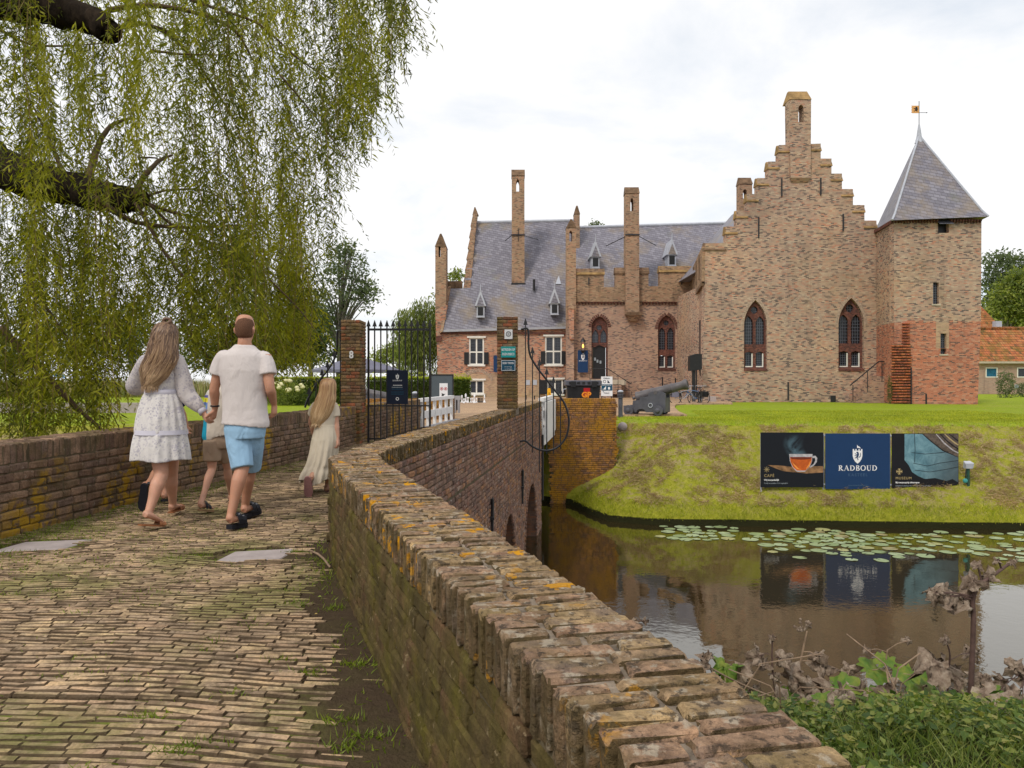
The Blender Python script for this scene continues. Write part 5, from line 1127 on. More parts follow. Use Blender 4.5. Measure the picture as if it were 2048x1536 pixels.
def lantern(u, v, D, label, s=1.0, lit=True):
    o = empty('wall_lantern', P(u, v, D), label, 'lamp', 'wall lanterns'); x, y, z = P(u, v, D)
    b = MB()
    for a in (-1, 1):
        for c in (-1, 1): b.box(x+a*.13*s-.015, x+a*.13*s+.015, y+c*.13*s-.015, y+c*.13*s+.015, z-.32*s, z+.32*s)
    b.lathe([(.2*s, .32*s), (.17*s, .42*s), (.05*s, .56*s), (.02*s, .66*s)], (x, y, z), (0, 0, 1), 8).lathe([(.04*s, -.5*s), (.17*s, -.36*s), (.18*s, -.32*s)], (x, y, z), (0, 0, 1), 8)
    keep(b.build('lantern_frame', MC['iron']), o)
    keep(MB().lathe([(.03, -.12*s), (.07*s, -.04*s), (.06*s, .08*s), (.02, .16*s)], (x, y, z), (0, 0, 1), 8).build('flame', MC['warmlamp'] if lit else MC['print']), o)
    keep(MB().box(x-.02, x+.02, y, y+.5, z+.5*s, z+.54*s).build('bracket', MC['iron']), o)
lantern(1166, 692.5, 56.0, 'lit wall lantern with an orange glow above the blue banner by the door', 1.05)
lantern(1770, 655, 45.6, 'lit wall lantern in the corner between the gable and the tower', .8)
lantern(1403, 742, 46.6, 'unlit black wall lantern at the edge of the side wall, above the bicycles', .7, False)
def banner(u0, u1, v0, v1, D, label):
    o = sign('banner', label, X(u0, D), X(u1, D), Z(v1, D), Z(v0, D), D, MC['navy'], 'banner'); o['group'] = 'blue banners on the castle'; return o
bn = banner(1155.5, 1176, 700.5, 745, 56.3, 'blue hanging banner with a white crest beside the castle door')
crest(X(1166, 56.3), 56.296, Z(713, 56.3), .55, bn, MC['print'], MC['navy']); radboud(X(1166, 56.3), 56.296, Z(721.5, 56.3), .62, bn, MC['print'])
banner(987, 997, 711, 744, 57.6, 'plain dark blue banner half hidden behind the right gate pier')
# ---- outbuilding with pantiles on the right
DO = 72.0
ob = empty('outbuilding', P(2010, 790, DO), 'low brick outbuilding with a mossy red pantile roof, right of the tower', 'building')
wn1, wn2, wn3 = [rect(X(u, DO), X(u+24, DO), Z(755, DO), Z(735, DO)) for u in (1971, 2034, 2100)]
zb = Z(786, DO)
keep(MB().plate([(X(1900, DO), zb-.5), (X(2160, DO), zb-.5), (X(2160, DO), Z(727, DO)), (X(1900, DO), Z(727, DO))], [wn1, wn2, wn3], DO, DO+.4).build('wall', MC['barn']), ob)
keep(MB().box(X(1900, DO), X(2160, DO), DO+.42, DO+7, zb-.5, Z(727, DO)).build('rear_wall', MC['barn']), ob)
MC['curtain'] = plain('blue_curtain', (.01,.10,.18), .6, var=.4, scale=6)
for i, r in enumerate((wn1, wn2, wn3)):
    w = keep(MB().plate(r, [rect(r[0][0]+.09, r[1][0]-.09, r[0][1]+.09, r[2][1]-.09)], DO-.03, DO+.1).build('window', MC['white']), ob)
    keep(MB().box(r[0][0]+.09, r[1][0]-.09, DO+.05, DO+.07, r[0][1]+.09, r[2][1]-.09).build('pane', MC['curtain'] if i == 0 else MC['glass']), w)
keep(MB().box(X(1900, DO), X(2165, DO), DO-.45, DO+.02, Z(727, DO), Z(723, DO)).build('gutter', MC['stone']), ob)
b = MB(); b.hexa([(X(1900, DO), DO-.4, Z(724, DO)), (X(2165, DO), DO-.4, Z(724, DO)), (X(2165, DO), DO+7.4, Z(724, DO)), (X(1900, DO), DO+7.4, Z(724, DO)), (X(1900, DO), DO+3.4, Z(658, DO+3.4)), (X(2165, DO), DO+3.4, Z(658, DO+3.4)), (X(2165, DO), DO+3.5, Z(658, DO+3.4)), (X(1900, DO), DO+3.5, Z(658, DO+3.4))])
keep(b.build('pantile_roof', MC['tile']), ob)
keep(MB().tube([(X(1900, DO+3), DO+3.42, Z(656.5, DO+3.4)), (X(2165, DO+3), DO+3.42, Z(656.5, DO+3.4))], .15, 8).build('ridge_tiles', MC['tile']), ob)
keep(MB().box(X(2029, DO), X(2037, DO), DO-.03, DO-.005, Z(777, DO), Z(769, DO)).build('meter_box', MC['greyprint']), ob)
ob2 = empty('outbuilding', P(1960, 700, 80), 'steep red pantile roof slanting down behind the tower', 'building')
keep(MB().hexa([P(1850, 700, 80), P(2004, 656, 80), P(2004, 656, 84), P(1850, 656, 84), P(1900, 560, 84), P(1921, 570, 84), P(1921, 570, 84.3), P(1900, 560, 84.3)]).build('pantile_roof', MC['tile']), ob2)
keep(MB().box(X(1850, 80.5), X(2004, 80.5), 80.3, 86, -1.6, Z(658, 80)).build('wall', MC['barn']), ob2)
keep(MB().box(X(1992, 79), X(2004, 79), 79, 79.6, Z(656, 79), Z(642, 79)).build('chimney', MC['lead']), ob2)
# ================================================================ THINGS IN THE COURTYARD AND ON THE BANK
def gz(x, y): return float(ground_z(np.array([x]), np.array([y]))[0])
def ghit(u, v, d0=2.0, d1=90.0):
    """the point of the ground seen at a pixel"""
    D = np.linspace(d0, d1, 4000); zz = (HV-v)/F*D; gg = ground_z((u-1024)/F*D, D); i = int(np.argmax(zz <= gg)); return Vector((X(u, D[i]), D[i], float(gg[i])))
def loc(name, l, label, cat, group=None, rz=0): return empty(name, l, label, cat, group, rz)
def lb(mb, name, mat, t, **k): return link(name, mb.mesh(name, k.get('smooth', False), k.get('bevel', 0)), MC[mat] if isinstance(mat, str) else mat, t)
# ---- poster boards on the bank
DB = 21.72
rack = empty('poster_rack', P(1718, 980, DB), 'galvanised tube rack on the bank holding three big poster boards', 'rack')
for v in (871, 969): keep(MB().tube([P(1524, v-1, DB+.06), P(1914, v+2, DB+.06)], .022, 8).build('rail', MC['lead']), rack)
for u in (1524, 1649, 1782, 1705, 1912):
    x, y = X(u, DB), DB+.08; keep(MB().tube([(x, y, gz(x, y)-.2), (x, y, Z(868, DB))], .024, 8).build('post', MC['lead']), rack)
def board(u0, u1, v0, v1, label, mat, yb=DB):
    o = sign('poster_board', label, X(u0, yb), X(u1, yb), Z(v1, yb), Z(v0, yb), yb, MC[mat], 'poster', t=.025); o['group'] = 'poster boards on the bank'; return o
g = G('tea_poster_print'); p_ = g.xyz(g.pos()); uu = g.math('MULTIPLY', g.math('SUBTRACT', p_[0], X(1592, DB)), 1.0); vv = g.math('SUBTRACT', p_[2], Z(905, DB))
wv = g.noise(g.comb(g.math('ADD', p_[0], 0.0), p_[2], 0.0), 2.2, 4, .55, 1.2)
band = g.math('SUBTRACT', 1.0, g.math('MULTIPLY', g.math('ABSOLUTE', g.math('ADD', uu, g.math('MULTIPLY', g.math('SINE', g.math('MULTIPLY', vv, 6.0)), .09))), 3.2), clamp=True)
hi = g.ramp(g.math('ADD', g.math('MULTIPLY', vv, .9), .5), [(.15, 0.0), (.35, 1.0), (.80, .75), (.98, 0.0)])
stm = g.math('MULTIPLY', g.math('MULTIPLY', band, hi), g.step(wv, .32, .72))
MC['teaprint'] = g.pbr(g.mix(stm, (.007,.009,.014), (.14,.26,.33)), .5, spec=.25)
b1 = board(1521.5, 1647, 865, 974.5, 'poster of a glass cup of tea on dark ground, leftmost of the three boards', 'teaprint')
MC['tabletop'] = plain('printed_wood', (.24,.13,.06), .6, var=.6, scale=7); MC['tea'] = plain('printed_tea', (.52,.10,.012), .6, var=.35, scale=5); MC['teatop'] = plain('printed_tea_surface', (.16,.028,.01), .6, var=.2)
MC['rim'] = plain('printed_glass', (.42,.40,.42), .6, var=.25, scale=12); MC['teaglow'] = plain('printed_glow', (.80,.30,.06), .6, var=.2)
def pp(par, pts, k, mat, nm, holes=()): return keep(MB().plate(px(pts, DB), [px(h, DB) for h in holes], DB-.0015*(k+1)-.001, DB-.0015*k-.0012).build(nm, MC[mat]), par)
pp(b1, [(1535, 930), (1560, 931), (1588, 934), (1646.5, 932), (1646.5, 945), (1612, 947), (1597, 945), (1580, 944), (1566, 942), (1552, 937)], 0, 'tabletop', 'print')
cup = [(1578, 908), (1625, 908), (1624, 922), (1620, 933), (1612, 941), (1610, 943.5), (1594, 943.5), (1591, 941), (1584, 933), (1579.5, 922)]
ring = [(1624, 912), (1631, 911.5), (1634.5, 916), (1633.5, 924), (1627, 932), (1620, 936), (1621, 932), (1627, 928), (1630.5, 921), (1630, 916), (1624, 916)]
pp(b1, ring, 1, 'rim', 'print'); pp(b1, cup, 1, 'rim', 'print')
pp(b1, [(1580, 914), (1623.5, 914), (1622.5, 924), (1618, 934), (1611, 941), (1594, 941), (1586, 934), (1581, 924)], 2, 'tea', 'print')
pp(b1, [(1580, 914), (1623.5, 914), (1621, 918), (1602, 919.5), (1583, 918)], 3, 'teatop', 'print')
pp(b1, [(1584, 924), (1587, 930), (1594, 938), (1603, 940), (1596, 936), (1589, 929)], 3, 'teaglow', 'print'); pp(b1, [(1612, 936), (1618, 928), (1620, 922), (1621.5, 922), (1619, 931), (1613, 938)], 3, 'teaglow', 'print')
def compass(cx, cz, r, par, star=True):
    b = MB()
    for i in range(4 if star else 8):
        a = math.pi/4*i*(1 if not star else 1)+ (0 if star else 0)
        if star: strip([(cx-r*math.cos(a), cz-r*math.sin(a)), (cx+r*math.cos(a), cz+r*math.sin(a))], r*.12, DB-.004, b)
        elif i % 2 == 0: b.plate([(cx, cz), (cx+r*math.cos(a-.35), cz+r*math.sin(a-.35)), (cx+r*.8*math.cos(a), cz+r*.8*math.sin(a)), (cx+r*math.cos(a+.35), cz+r*math.sin(a+.35))], [], DB-.004, DB-.001)
        else: strip([(cx, cz), (cx+r*.8*math.cos(a), cz+r*.8*math.sin(a))], r*.08, DB-.004, b)
    keep(b.build('emblem', MC['goldprint']), par)
compass(X(1533.5, DB), Z(939, DB), .085, b1)
tx = lambda s, u, v, sz, m, par, **k: text(s, sz, MC[m], 'lettering', (X(u, DB), DB-.004, Z(v, DB)), par, ext=.0015, **k)
tx('CAFÉ', 1528, 951.5, .115, 'goldprint', b1, align='LEFT', xs=.95, sp=1.25)
tx('Vrij toegankelijk', 1528, 960, .070, 'print', b1, align='LEFT', xs=.95, bold=.0014)
tx('Freely accessible / Frei zugänglich', 1528, 966.5, .055, 'greyprint', b1, align='LEFT', xs=.93)
b2 = board(1651, 1780, 867, 978, 'blue board with a white castle crest and the word RADBOUD, middle of the three', 'navy')
crest(X(1715, DB), DB-.004, Z(908, DB), .56, b2, MC['print'], MC['navy']); radboud(X(1715.5, DB), DB-.004, Z(936, DB), 1.13, b2, MC['print'])
MC['bluegrey'] = plain('muted_print', (.06,.12,.22), .6, var=.05)
tx('KASTEEL', 1715.5, 950, .115, 'bluegrey', b2, xs=1.0, sp=1.35); tx('www.kasteelradboud.nl', 1715.5, 970.5, .058, 'bluegrey', b2)
b3 = board(1784, 1917, 867, 979, 'poster of a weathered pale blue boat hull on black, rightmost of the three boards', 'blackpanel')
g = G('hull_print'); q = g.pos(); p_ = g.xyz(q); nz = g.noise(q, 3.5, 7, .7, .6); sh = g.math('ADD', g.math('MULTIPLY', g.math('SUBTRACT', p_[0], X(1809, DB)), .38), g.math('MULTIPLY', g.math('SUBTRACT', Z(900, DB), p_[2]), .18))
col = g.mix(g.step(nz, .35, .68), (.07,.17,.22), (.20,.36,.42)); col = g.mix(g.ramp(sh, [(0, 0.0), (.25, .05), (.60, .75), (.8, .9)]), col, (.05,.06,.07)); MC['hull'] = g.pbr(col, .5)
pp(b3, [(1809, 868), (1844, 868), (1862, 884), (1885, 902), (1916.5, 915), (1916.5, 965), (1905, 958), (1893, 962), (1870, 956), (1850, 958), (1836, 952), (1824, 944), (1817, 930), (1809, 920)], 0, 'hull', 'print')
MC['plankprint'] = plain('printed_plank', (.10,.075,.06), .6, var=.5, scale=12)
pp(b3, [(1846, 868), (1916.5, 868), (1916.5, 914), (1886, 900), (1864, 883)], 1, 'plankprint', 'print')
for k_, (a0, a1, a2, a3, m) in enumerate((((1872, 868), (1888, 886), (1905, 900), (1916.5, 906), 'rim'), ((1880, 868), (1894, 882), (1908, 893), (1916.5, 898), 'blackpanel'), ((1889, 868), (1900, 878), (1910, 886), (1916.5, 890), 'goldprint'), ((1898, 868), (1906, 874), (1912, 879), (1916.5, 882), 'blackpanel'))):
    b = MB(); strip([(X(u, DB), Z(v, DB)) for u, v in (a0, a1, a2, a3)], [.02, .035, .035, .03], DB-.0065, b); keep(b.build('print', MC[m]), b3)
for pts in (((1823, 905), (1850, 908), (1885, 905), (1916, 899)), ((1826, 926), (1855, 932), (1880, 926), (1916, 921)), ((1829, 940), (1860, 944), (1890, 939), (1916, 934)), ((1829, 868), (1830, 900), (1829, 925))):
    b = MB(); strip([(X(u, DB), Z(v, DB)) for u, v in pts], .012, DB-.0065, b); keep(b.build('print', MC['blackpanel']), b3)
compass(X(1798.5, DB), Z(943, DB), .10, b3, False)
tx('MUSEUM', 1791, 956.5, .105, 'goldprint', b3, align='LEFT', sp=1.2)
tx('Bij toegangsprijs inbegrepen', 1791, 965, .066, 'print', b3, align='LEFT', xs=.93, bold=.0014); tx('Included in entrance fee / Im Eintrittspreis enthalten', 1791, 971.5, .052, 'greyprint', b3, align='LEFT', xs=.93)
# electric post beside the boards
ep = empty('electric_post', P(1934, 982, 21.7), 'grey lamp box on a green post right of the poster boards', 'post'); x, y, z = P(1936, 935, 21.7)
keep(MB().box(x-.035, x+.035, y-.03, y+.03, Z(990, 21.7), Z(936, 21.7)).build('post', plain('green_post', (.02,.07,.05), .6)), ep)
keep(MB().hexa([(x-.10, y-.08, Z(937, 21.7)), (x+.10, y-.08, Z(937, 21.7)), (x+.10, y+.08, Z(937, 21.7)), (x-.10, y+.08, Z(937, 21.7)), (x-.13, y-.10, Z(926, 21.7)), (x+.13, y-.10, Z(926, 21.7)), (x+.10, y+.06, Z(922, 21.7)), (x-.10, y+.06, Z(922, 21.7))]).build('lamp_box', MC['lead'], bevel=.01), ep)
keep(MB().ball((x-.11, y-.05, Z(961, 21.7)), .07, sc=(1, .7, 1)).build('socket', plain('teal_socket', (.05,.28,.27), .6)), ep); keep(MB().tube([(x-.08, y-.04, Z(938, 21.7)), (x-.11, y-.06, Z(950, 21.7)), (x-.10, y-.05, Z(958, 21.7))], .012, 5).build('cable', MC['iron']), ep)
# ---- cannons on stepped carriages
def cannon(loc_, rz, tilt, label, s=1.0):
    t = empty('cannon', loc_, label, 'cannon', 'old cannons by the moat', rz)
    def L(mb, n, m, **k): return link(n, mb.mesh(n, k.get('smooth', False), k.get('bevel', 0)), MC[m], t)
    ax = Vector((math.cos(tilt), 0, math.sin(tilt))); o = Vector((-.62, 0, .60))
    prof = [(.02, -.16), (.05, -.15), (.06, -.11), (.035, -.07), (.10, -.03), (.19, 0), (.20, .03), (.19, .08), (.183, .10), (.18, .55), (.19, .56), (.19, .60), (.172, .61), (.155, 1.25), (.165, 1.26), (.165, 1.30), (.15, 1.31), (.14, 1.60), (.155, 1.66), (.18, 1.74), (.185, 1.78), (.165, 1.82), (.085, 1.825), (.08, 1.6)]
    L(MB().lathe(prof, o, ax, 24), 'barrel', 'cannon', smooth=True)
    bc = o+ax*1.75; L(MB().lathe([(.082, 0), (.082, .08)], bc, ax, 16), 'bore', 'black')
    tr = o+ax*.76; L(MB().tube([tr+Vector((0, -.36, -.02)), tr+Vector((0, .36, -.02))], .065, 12), 'trunnion', 'cannon')
    for sy in (-1, 1):
        pts = [(-1.0, .10), (.46, .10), (.46, .74), (.34, .80), (.22, .82), (.17, .76), (.04, .76), (.0, .82), (-.12, .76), (-.14, .64), (-.42, .62), (-.44, .52), (-.66, .50), (-.68, .34), (-1.0, .32)]
        hole = [(-.35+.16*math.cos(a), .10+.001+.13*math.sin(a)) for a in np.linspace(0, math.pi, 9)]
        c = L(MB().plate([(-1.0, .10), (-.55, .10)]+[(-.38-.16*math.cos(a), .10+.12*math.sin(a)) for a in np.linspace(0, math.pi, 9)]+pts[1:], [], sy*.30-.05, sy*.30+.05), 'cheek', 'carriage')
        r = MB().tube([(-.05+.07*math.cos(a), sy*.37, .34+.07*math.sin(a)) for a in np.linspace(0, 2*math.pi, 13)[:-1]], .014, 6, ref=(0, 1, 0), closed=True); L(r, 'ring', 'lead')
    L(MB().box(-.8, .4, -.25, .25, .12, .20), 'bed', 'carriage'); L(MB().box(.40, .455, -.25, .25, .12, .6), 'transom', 'carriage')
    for xx in (-.80, .22):
        L(MB().tube([(xx, -.5, .17), (xx, .5, .17)], .05, 10), 'axle', 'carriage')
        for sy in (-1, 1):
            L(MB().lathe([(.05, -.05), (.17, -.05), (.18, 0), (.17, .05), (.09, .055), (.06, .10), (.03, .11)], (xx, sy*.43, .17), (0, sy, 0), 18), 'wheel', 'carriage')
    t.scale = (s, s, s); return t
cannon((X(1309, 28.4), 28.4, -1.325), math.atan2(-.62, 1.36), R(15), 'grey cannon on a stepped grey carriage, muzzle raised to the right, on the lawn edge', 1.10)
cannon((X(775, 29.5)-.2, 28.6, -1.33), math.atan2(-.1, -1.3), R(13), 'grey cannon pointing left, seen through the iron gate behind the sign board', 1.0)
# ---- bollard lights
def bollard(x, y, zb, h, label):
    t = empty('bollard_light', (x, y, zb), label, 'bollard light', 'grey bollard lights beside the bridge'); r = .085
    link('post', MB().lathe([(r*.95, -.1), (r*.95, h*.70)], n=16).mesh(smooth=False), MC['carriage'], t)
    for k in range(4): link('louvre', MB().lathe([(r*.7, h*.70+k*.055), (r*1.35, h*.715+k*.055), (r*1.3, h*.74+k*.055), (r*.7, h*.745+k*.055)], n=16).mesh(), MC['carriage'], t)
    link('cap', MB().lathe([(r*1.35, h*.70+.22), (r*1.2, h*.70+.26), (r*.7, h*.70+.29), (.01, h*.70+.30)], n=16).mesh(smooth=True), MC['lead'], t)
bollard(X(1241, 27.0), 27.0, gz(3.9, 27.0)-.02, 1.03, 'grey louvred bollard light at the corner of the ochre wall, left of the cannon')
bollard(X(830, 26.4), 26.4, -1.4, 1.0, 'grey louvred bollard light behind the iron gate, left of the white railing')
st_ = MB(); st_.ball((0, 0, 0), .16, sc=(1.05, .9, 1.0)); o = link('boulder', st_.mesh(smooth=True), MC['slab']); h_ = ghit(1245, 860); o.location = (h_.x, h_.y, h_.z+.10); tag(o, 'round grey boulder on the grass below the bollard light', 'boulder')
# ---- black equipment chest
ch = empty('equipment_chest', (X(1167, 26), 26, -1.3), 'black plastic equipment chest with a red and orange logo behind the ochre wall', 'chest')
cx, cy = X(1167, 26), 26.0; w = .60
K = lambda mb, n, m, **k: keep(mb.build(n, MC[m], **k), ch)
zt, zm = Z(760.5, 26), Z(772, 26)
K(MB().hexa([(cx-w+.1, cy, -1.3), (cx+w-.1, cy, -1.3), (cx+w-.1, cy+.7, -1.3), (cx-w+.1, cy+.7, -1.3), (cx-w+.02, cy-.03, zm), (cx+w-.02, cy-.03, zm), (cx+w-.02, cy+.75, zm), (cx-w+.02, cy+.75, zm)]), 'body', 'black', bevel=.015)
K(MB().box(cx-w-.03, cx+w+.03, cy-.09, cy+.8, zm, zt), 'lid', 'carriage', bevel=.03)
for s in (-.36, .36): K(MB().box(cx+s-.09, cx+s+.09, cy-.13, cy-.085, zm-.05, zt-.03), 'latch', 'black', bevel=.01)
for s in (-.46, -.18, 0, .18, .46): K(MB().box(cx+s-.05, cx+s+.05, cy-.10, cy-.092, zm+.06, zt-.05), 'lid_rib', 'black')
for s in (-1, 1): K(MB().tube([(cx+s*(w-.02), cy+.1, zm-.1), (cx+s*(w+.10), cy+.1, zm-.12), (cx+s*(w+.10), cy+.1, zm-.22)], .022, 6), 'handle', 'lead')
MC['redlogo'] = plain('red_print', (.42,.012,.015), .5, var=.05); MC['orangelogo'] = plain('orange_print', (.85,.28,.02), .5, var=.05)
K(MB().box(X(1167, 26), X(1180, 26), cy-.034, cy-.031, Z(792, 26), Z(776, 26)), 'logo_panel', 'redlogo')
text('GP', .26, MC['orangelogo'], 'logo', (X(1172.5, 26), cy-.038, Z(790, 26)), ch, bold=.012)
# ---- notice stand, folded floor sign
ns = empty('notice_stand', (X(1213, 30), 30, -1.3), 'white and blue notice board with pictograms on a stand right of the black chest', 'notice board')
N = lambda mb, n, m, **k: keep(mb.build(n, MC[m], **k), ns)
N(MB().box(X(1202.5, 30), X(1225, 30), 30, 30.05, Z(792, 30), Z(753, 30)), 'board', 'print'); N(MB().box(X(1203, 30), X(1224.5, 30), 29.992, 29.998, Z(781, 30), Z(768.5, 30)), 'blue_band', 'petrol')
for s in (1204, 1223): N(MB().box(X(s, 30)-.02, X(s, 30)+.02, 30.05, 30.09, -1.31, Z(755, 30)), 'leg', 'iron')
b = MB().plate(disc(X(1209, 30), Z(763, 30), .06), [disc(X(1209, 30), Z(763, 30), .045)], 29.994, 29.999).plate(px([(1215, 766), (1220, 766), (1215, 759.5)], 30), [], 29.994, 29.999); N(b, 'pictogram', 'darknavy')
b = MB().plate(px([(1206, 779), (1212, 779), (1212, 772)], 30), [], 29.986, 29.991).box(X(1216, 30), X(1220, 30), 29.986, 29.991, Z(779, 30), Z(774, 30)); N(b, 'pictogram', 'print')
text('Welkom', .075, MC['darknavy'], 'lettering', (X(1213, 30), 29.99, Z(756.5, 30)), ns); text('Kasteel Radboud', .055, MC['print'], 'lettering', (X(1213, 30), 29.986, Z(770.2, 30)), ns)
text('Tickets', .075, MC['darknavy'], 'lettering', (X(1213, 30), 29.99, Z(786, 30)), ns)
MC['yellow'] = plain('yellow_plastic', (.85,.42,.01), .45, var=.05)
fs = empty('floor_sign', (X(1098, 27.5), 27.5, -1.3), 'narrow yellow folding warning sign behind the white railing', 'floor sign'); x = X(1098, 27.5)
for y0, y1 in ((27.35, 27.5), (27.65, 27.5)): keep(MB().hexa([(x-.16, y0, -1.3), (x+.16, y0, -1.3), (x+.16, y0+.02, -1.3), (x-.16, y0+.02, -1.3), (x-.05, y1, -.30), (x+.05, y1, -.30), (x+.05, y1+.02, -.30), (x-.05, y1+.02, -.30)]).build('panel', MC['yellow']), fs)
keep(MB().box(x-.012, x+.012, 27.40, 27.415, -.62, -.45).build('mark', MC['black']), fs)
# ---- grey display board and wooden box behind the left railing
db = empty('display_board', P(884, 830, 27), 'dark grey display board with a white prohibition notice behind the left railing', 'notice board')
dk = lambda mb, n, m, **k: keep(mb.build(n, MC[m], **k), db)
D = 27.0; MC['slategrey'] = plain('grey_board', (.085,.105,.12), .5, var=.08)
dk(MB().box(X(862, D), X(905, D), D, D+.05, Z(800, D), Z(750, D)), 'board', 'slategrey')
dk(MB().plate(rect(X(860.5, D), X(907, D), -1.3, Z(748.5, D)), [rect(X(862.5, D), X(905, D), Z(800, D), Z(750.5, D))], D-.02, D+.07), 'frame', 'black')
dk(MB().box(X(879, D), X(895.5, D), D-.014, D-.004, Z(798, D), Z(766.5, D)), 'paper', 'print')
for u in (883.5, 891.5): dk(MB().plate(disc(X(u, D), Z(777.5, D), .058), [disc(X(u, D), Z(777.5, D), .044)], D-.018, D-.0145).box(X(u, D)-.02, X(u, D)+.02, D-.018, D-.0145, Z(779, D), Z(776, D)), 'pictogram', 'redlogo')
dk(MB().plate(px([(882, 795), (884, 789), (883, 786), (887, 788), (891, 788), (888, 790), (886, 795)], D), [], D-.018, D-.0145), 'pictogram', 'black')
pl = empty('wooden_box', P(913, 828, 26.2), 'weathered grey wooden box table beside the display board', 'box'); D = 26.2
for (u0, u1, v0, v1, y0) in ((907, 921, 792, 800, 0), (908, 912, 800, 826, 0), (915, 919, 800, 826, 0), (911, 916, 800, 821, .2)): keep(MB().box(X(u0, D), X(u1, D), D+y0, D+y0+.3, Z(v1, D), Z(v0, D)).build('board', MC['wood']), pl)
# ---- chess pieces
def chess(x, y, kind, label, mat='print'):
    pr = {'pawn': [(.13, 0), (.13, .05), (.07, .10), (.05, .28), (.09, .30), (.05, .33), (.085, .40), (.05, .47), (.01, .49)], 'rook': [(.16, 0), (.16, .06), (.09, .12), (.075, .42), (.13, .46), (.13, .58), (.10, .58), (.10, .54), (.01, .54)],
          'bishop': [(.16, 0), (.16, .06), (.08, .14), (.055, .46), (.10, .49), (.05, .53), (.09, .62), (.06, .72), (.02, .78), (.01, .80)], 'king': [(.17, 0), (.17, .07), (.09, .16), (.06, .55), (.12, .60), (.07, .64), (.12, .80), (.04, .83), (.035, .94), (.01, .95)]}[kind]
    o = link('chess_piece', MB().lathe(pr, n=14).mesh(smooth=True), MC[mat]); o.location = (x, y, -1.30); o.scale = (.56, .56, .56); tag(o, label, 'chess piece', 'giant chess pieces in the courtyard'); return o
for i, (u, k, y) in enumerate(((924, 'bishop', 43), (928, 'pawn', 42), (931.5, 'king', 43.4), (936, 'rook', 42.6), (942, 'pawn', 43), (946, 'pawn', 43.4), (949, 'king', 42.2), (953, 'pawn', 43), (969, 'bishop', 43))):
    chess(X(u, y), y, k, 'white giant chess piece in the huddle between hedge and cellar window' if u < 960 else 'white giant chess bishop standing apart, nearest the right gate pier')
for i, u in enumerate((957, 960, 964)): chess(X(u, 43.5), 43.5, 'pawn', 'black giant chess pawn lying low among the white pieces', 'black')
# ---- speaker box on a post, iron posts
sp_ = empty('covered_sign', P(1392, 800, 45), 'black hooded box on a tall black post at the side wall', 'sign'); D = 45.0
keep(MB().plate(px([(1379.5, 742), (1379.5, 712), (1393, 707.5), (1404, 708), (1404, 739), (1392, 741)], D), [], D, D+.5).build('hood', MC['black']), sp_)
keep(MB().box(X(1389, D)-.09, X(1389, D)+.09, D+.1, D+.3, -1.4, Z(740, D)).build('post', MC['black']), sp_)
for i, (u, v0, v1, D, w) in enumerate(((1325, 754, 776, 56, 1), (1351, 756, 792, 56, 1), (1380, 742, 792, 55.5, 1), (1393, 740, 790, 50, 1), (1403, 745, 790, 48, 1), (1052, 790, 800, 50, 0), (1069, 791, 800, 50, 0))):
    o = MB().tube([P(u, v0, D), Vector((X(u, D), D, -1.4))], .05 if w else .045, 6).build('iron_post', MC['iron']); tag(o, ['thin iron post against the wall right of the barrel of the cannon', 'thin iron post by the wall under the right courtyard window', 'thin iron post beside the corner downpipe', 'iron post behind the bicycles, left of the lantern', 'iron post directly under the black lantern', 'short iron stake left of the spiked wing, near the cellar vents', 'short iron stake seen between the bars of the spiked wing'][i], 'post', 'thin iron posts in the courtyard')
# ---- bicycles
def bicycle(l, rz, label, col, basket=False):
    t = empty('bicycle', l, label, 'bicycle', 'bicycles parked at the side wall', rz); r = .34
    def L(mb, n, m, par=None): return link(n, mb.mesh(n), m, par or t)
    for xx in (-.54, .54):
        w = L(MB().tube([(xx+r*math.cos(a), 0, r+r*math.sin(a)) for a in np.linspace(0, 2*math.pi, 25)[:-1]], .022, 6, ref=(0, 1, 0), closed=True), 'wheel', MC['black'])
        b = MB()
        for a in np.linspace(0, math.pi, 7)[:-1]: b.tube([(xx+r*.95*math.cos(a), 0, r+r*.95*math.sin(a)), (xx-r*.95*math.cos(a), 0, r-r*.95*math.sin(a))], .004, 3)
        L(b, 'spokes', MC['lead'], w); L(MB().tube([(xx+(r+.04)*math.cos(a), 0, r+(r+.04)*math.sin(a)) for a in np.linspace(.2, 2.6, 9)], .018, 4, ref=(0, 1, 0)), 'mudguard', MC['black'])
    bb, st, hd, hb = (-.08, 0, .30), (-.26, 0, .88), (.36, 0, .86), (.40, 0, .70)
    L(MB().tube([bb, st], .018, 6).tube([bb, hb], .02, 6).tube([(-.2, 0, .72), (.37, 0, .80)], .018, 6).tube([(-.54, 0, r), bb], .013, 5).tube([(-.54, 0, r), (-.2, 0, .72)], .012, 5).tube([hd, hb, (.54, 0, r)], .018, 6), 'frame', col)
    L(MB().ball((-.28, 0, .93), .1, sc=(1.5, .8, .4)), 'saddle', MC['black']); L(MB().tube([hd, (.34, 0, 1.02), (.30, .26, 1.04), (.16, .30, 1.02)], .014, 5).tube([(.34, 0, 1.02), (.30, -.26, 1.04), (.16, -.30, 1.02)], .014, 5), 'handlebar', MC['lead'])
    L(MB().box(-.78, -.32, -.05, .05, .70, .72), 'rack', MC['black'])
    for s in (-1, 1): L(MB().box(-.76, -.40, s*.12-.05, s*.12+.05, .40, .70), 'pannier', MC['canvas'] if not basket else MC['black'])
    return t
MC['bikeblue'] = plain('blue_frame', (.04,.13,.30), .3); MC['bikesilver'] = plain('silver_frame', (.35,.37,.42), .3, metal=.4)
bicycle((X(1369, 42.5), 42.5, -1.37), R(8), 'silver bicycle with panniers leaning at the left of the row', MC['bikesilver'])
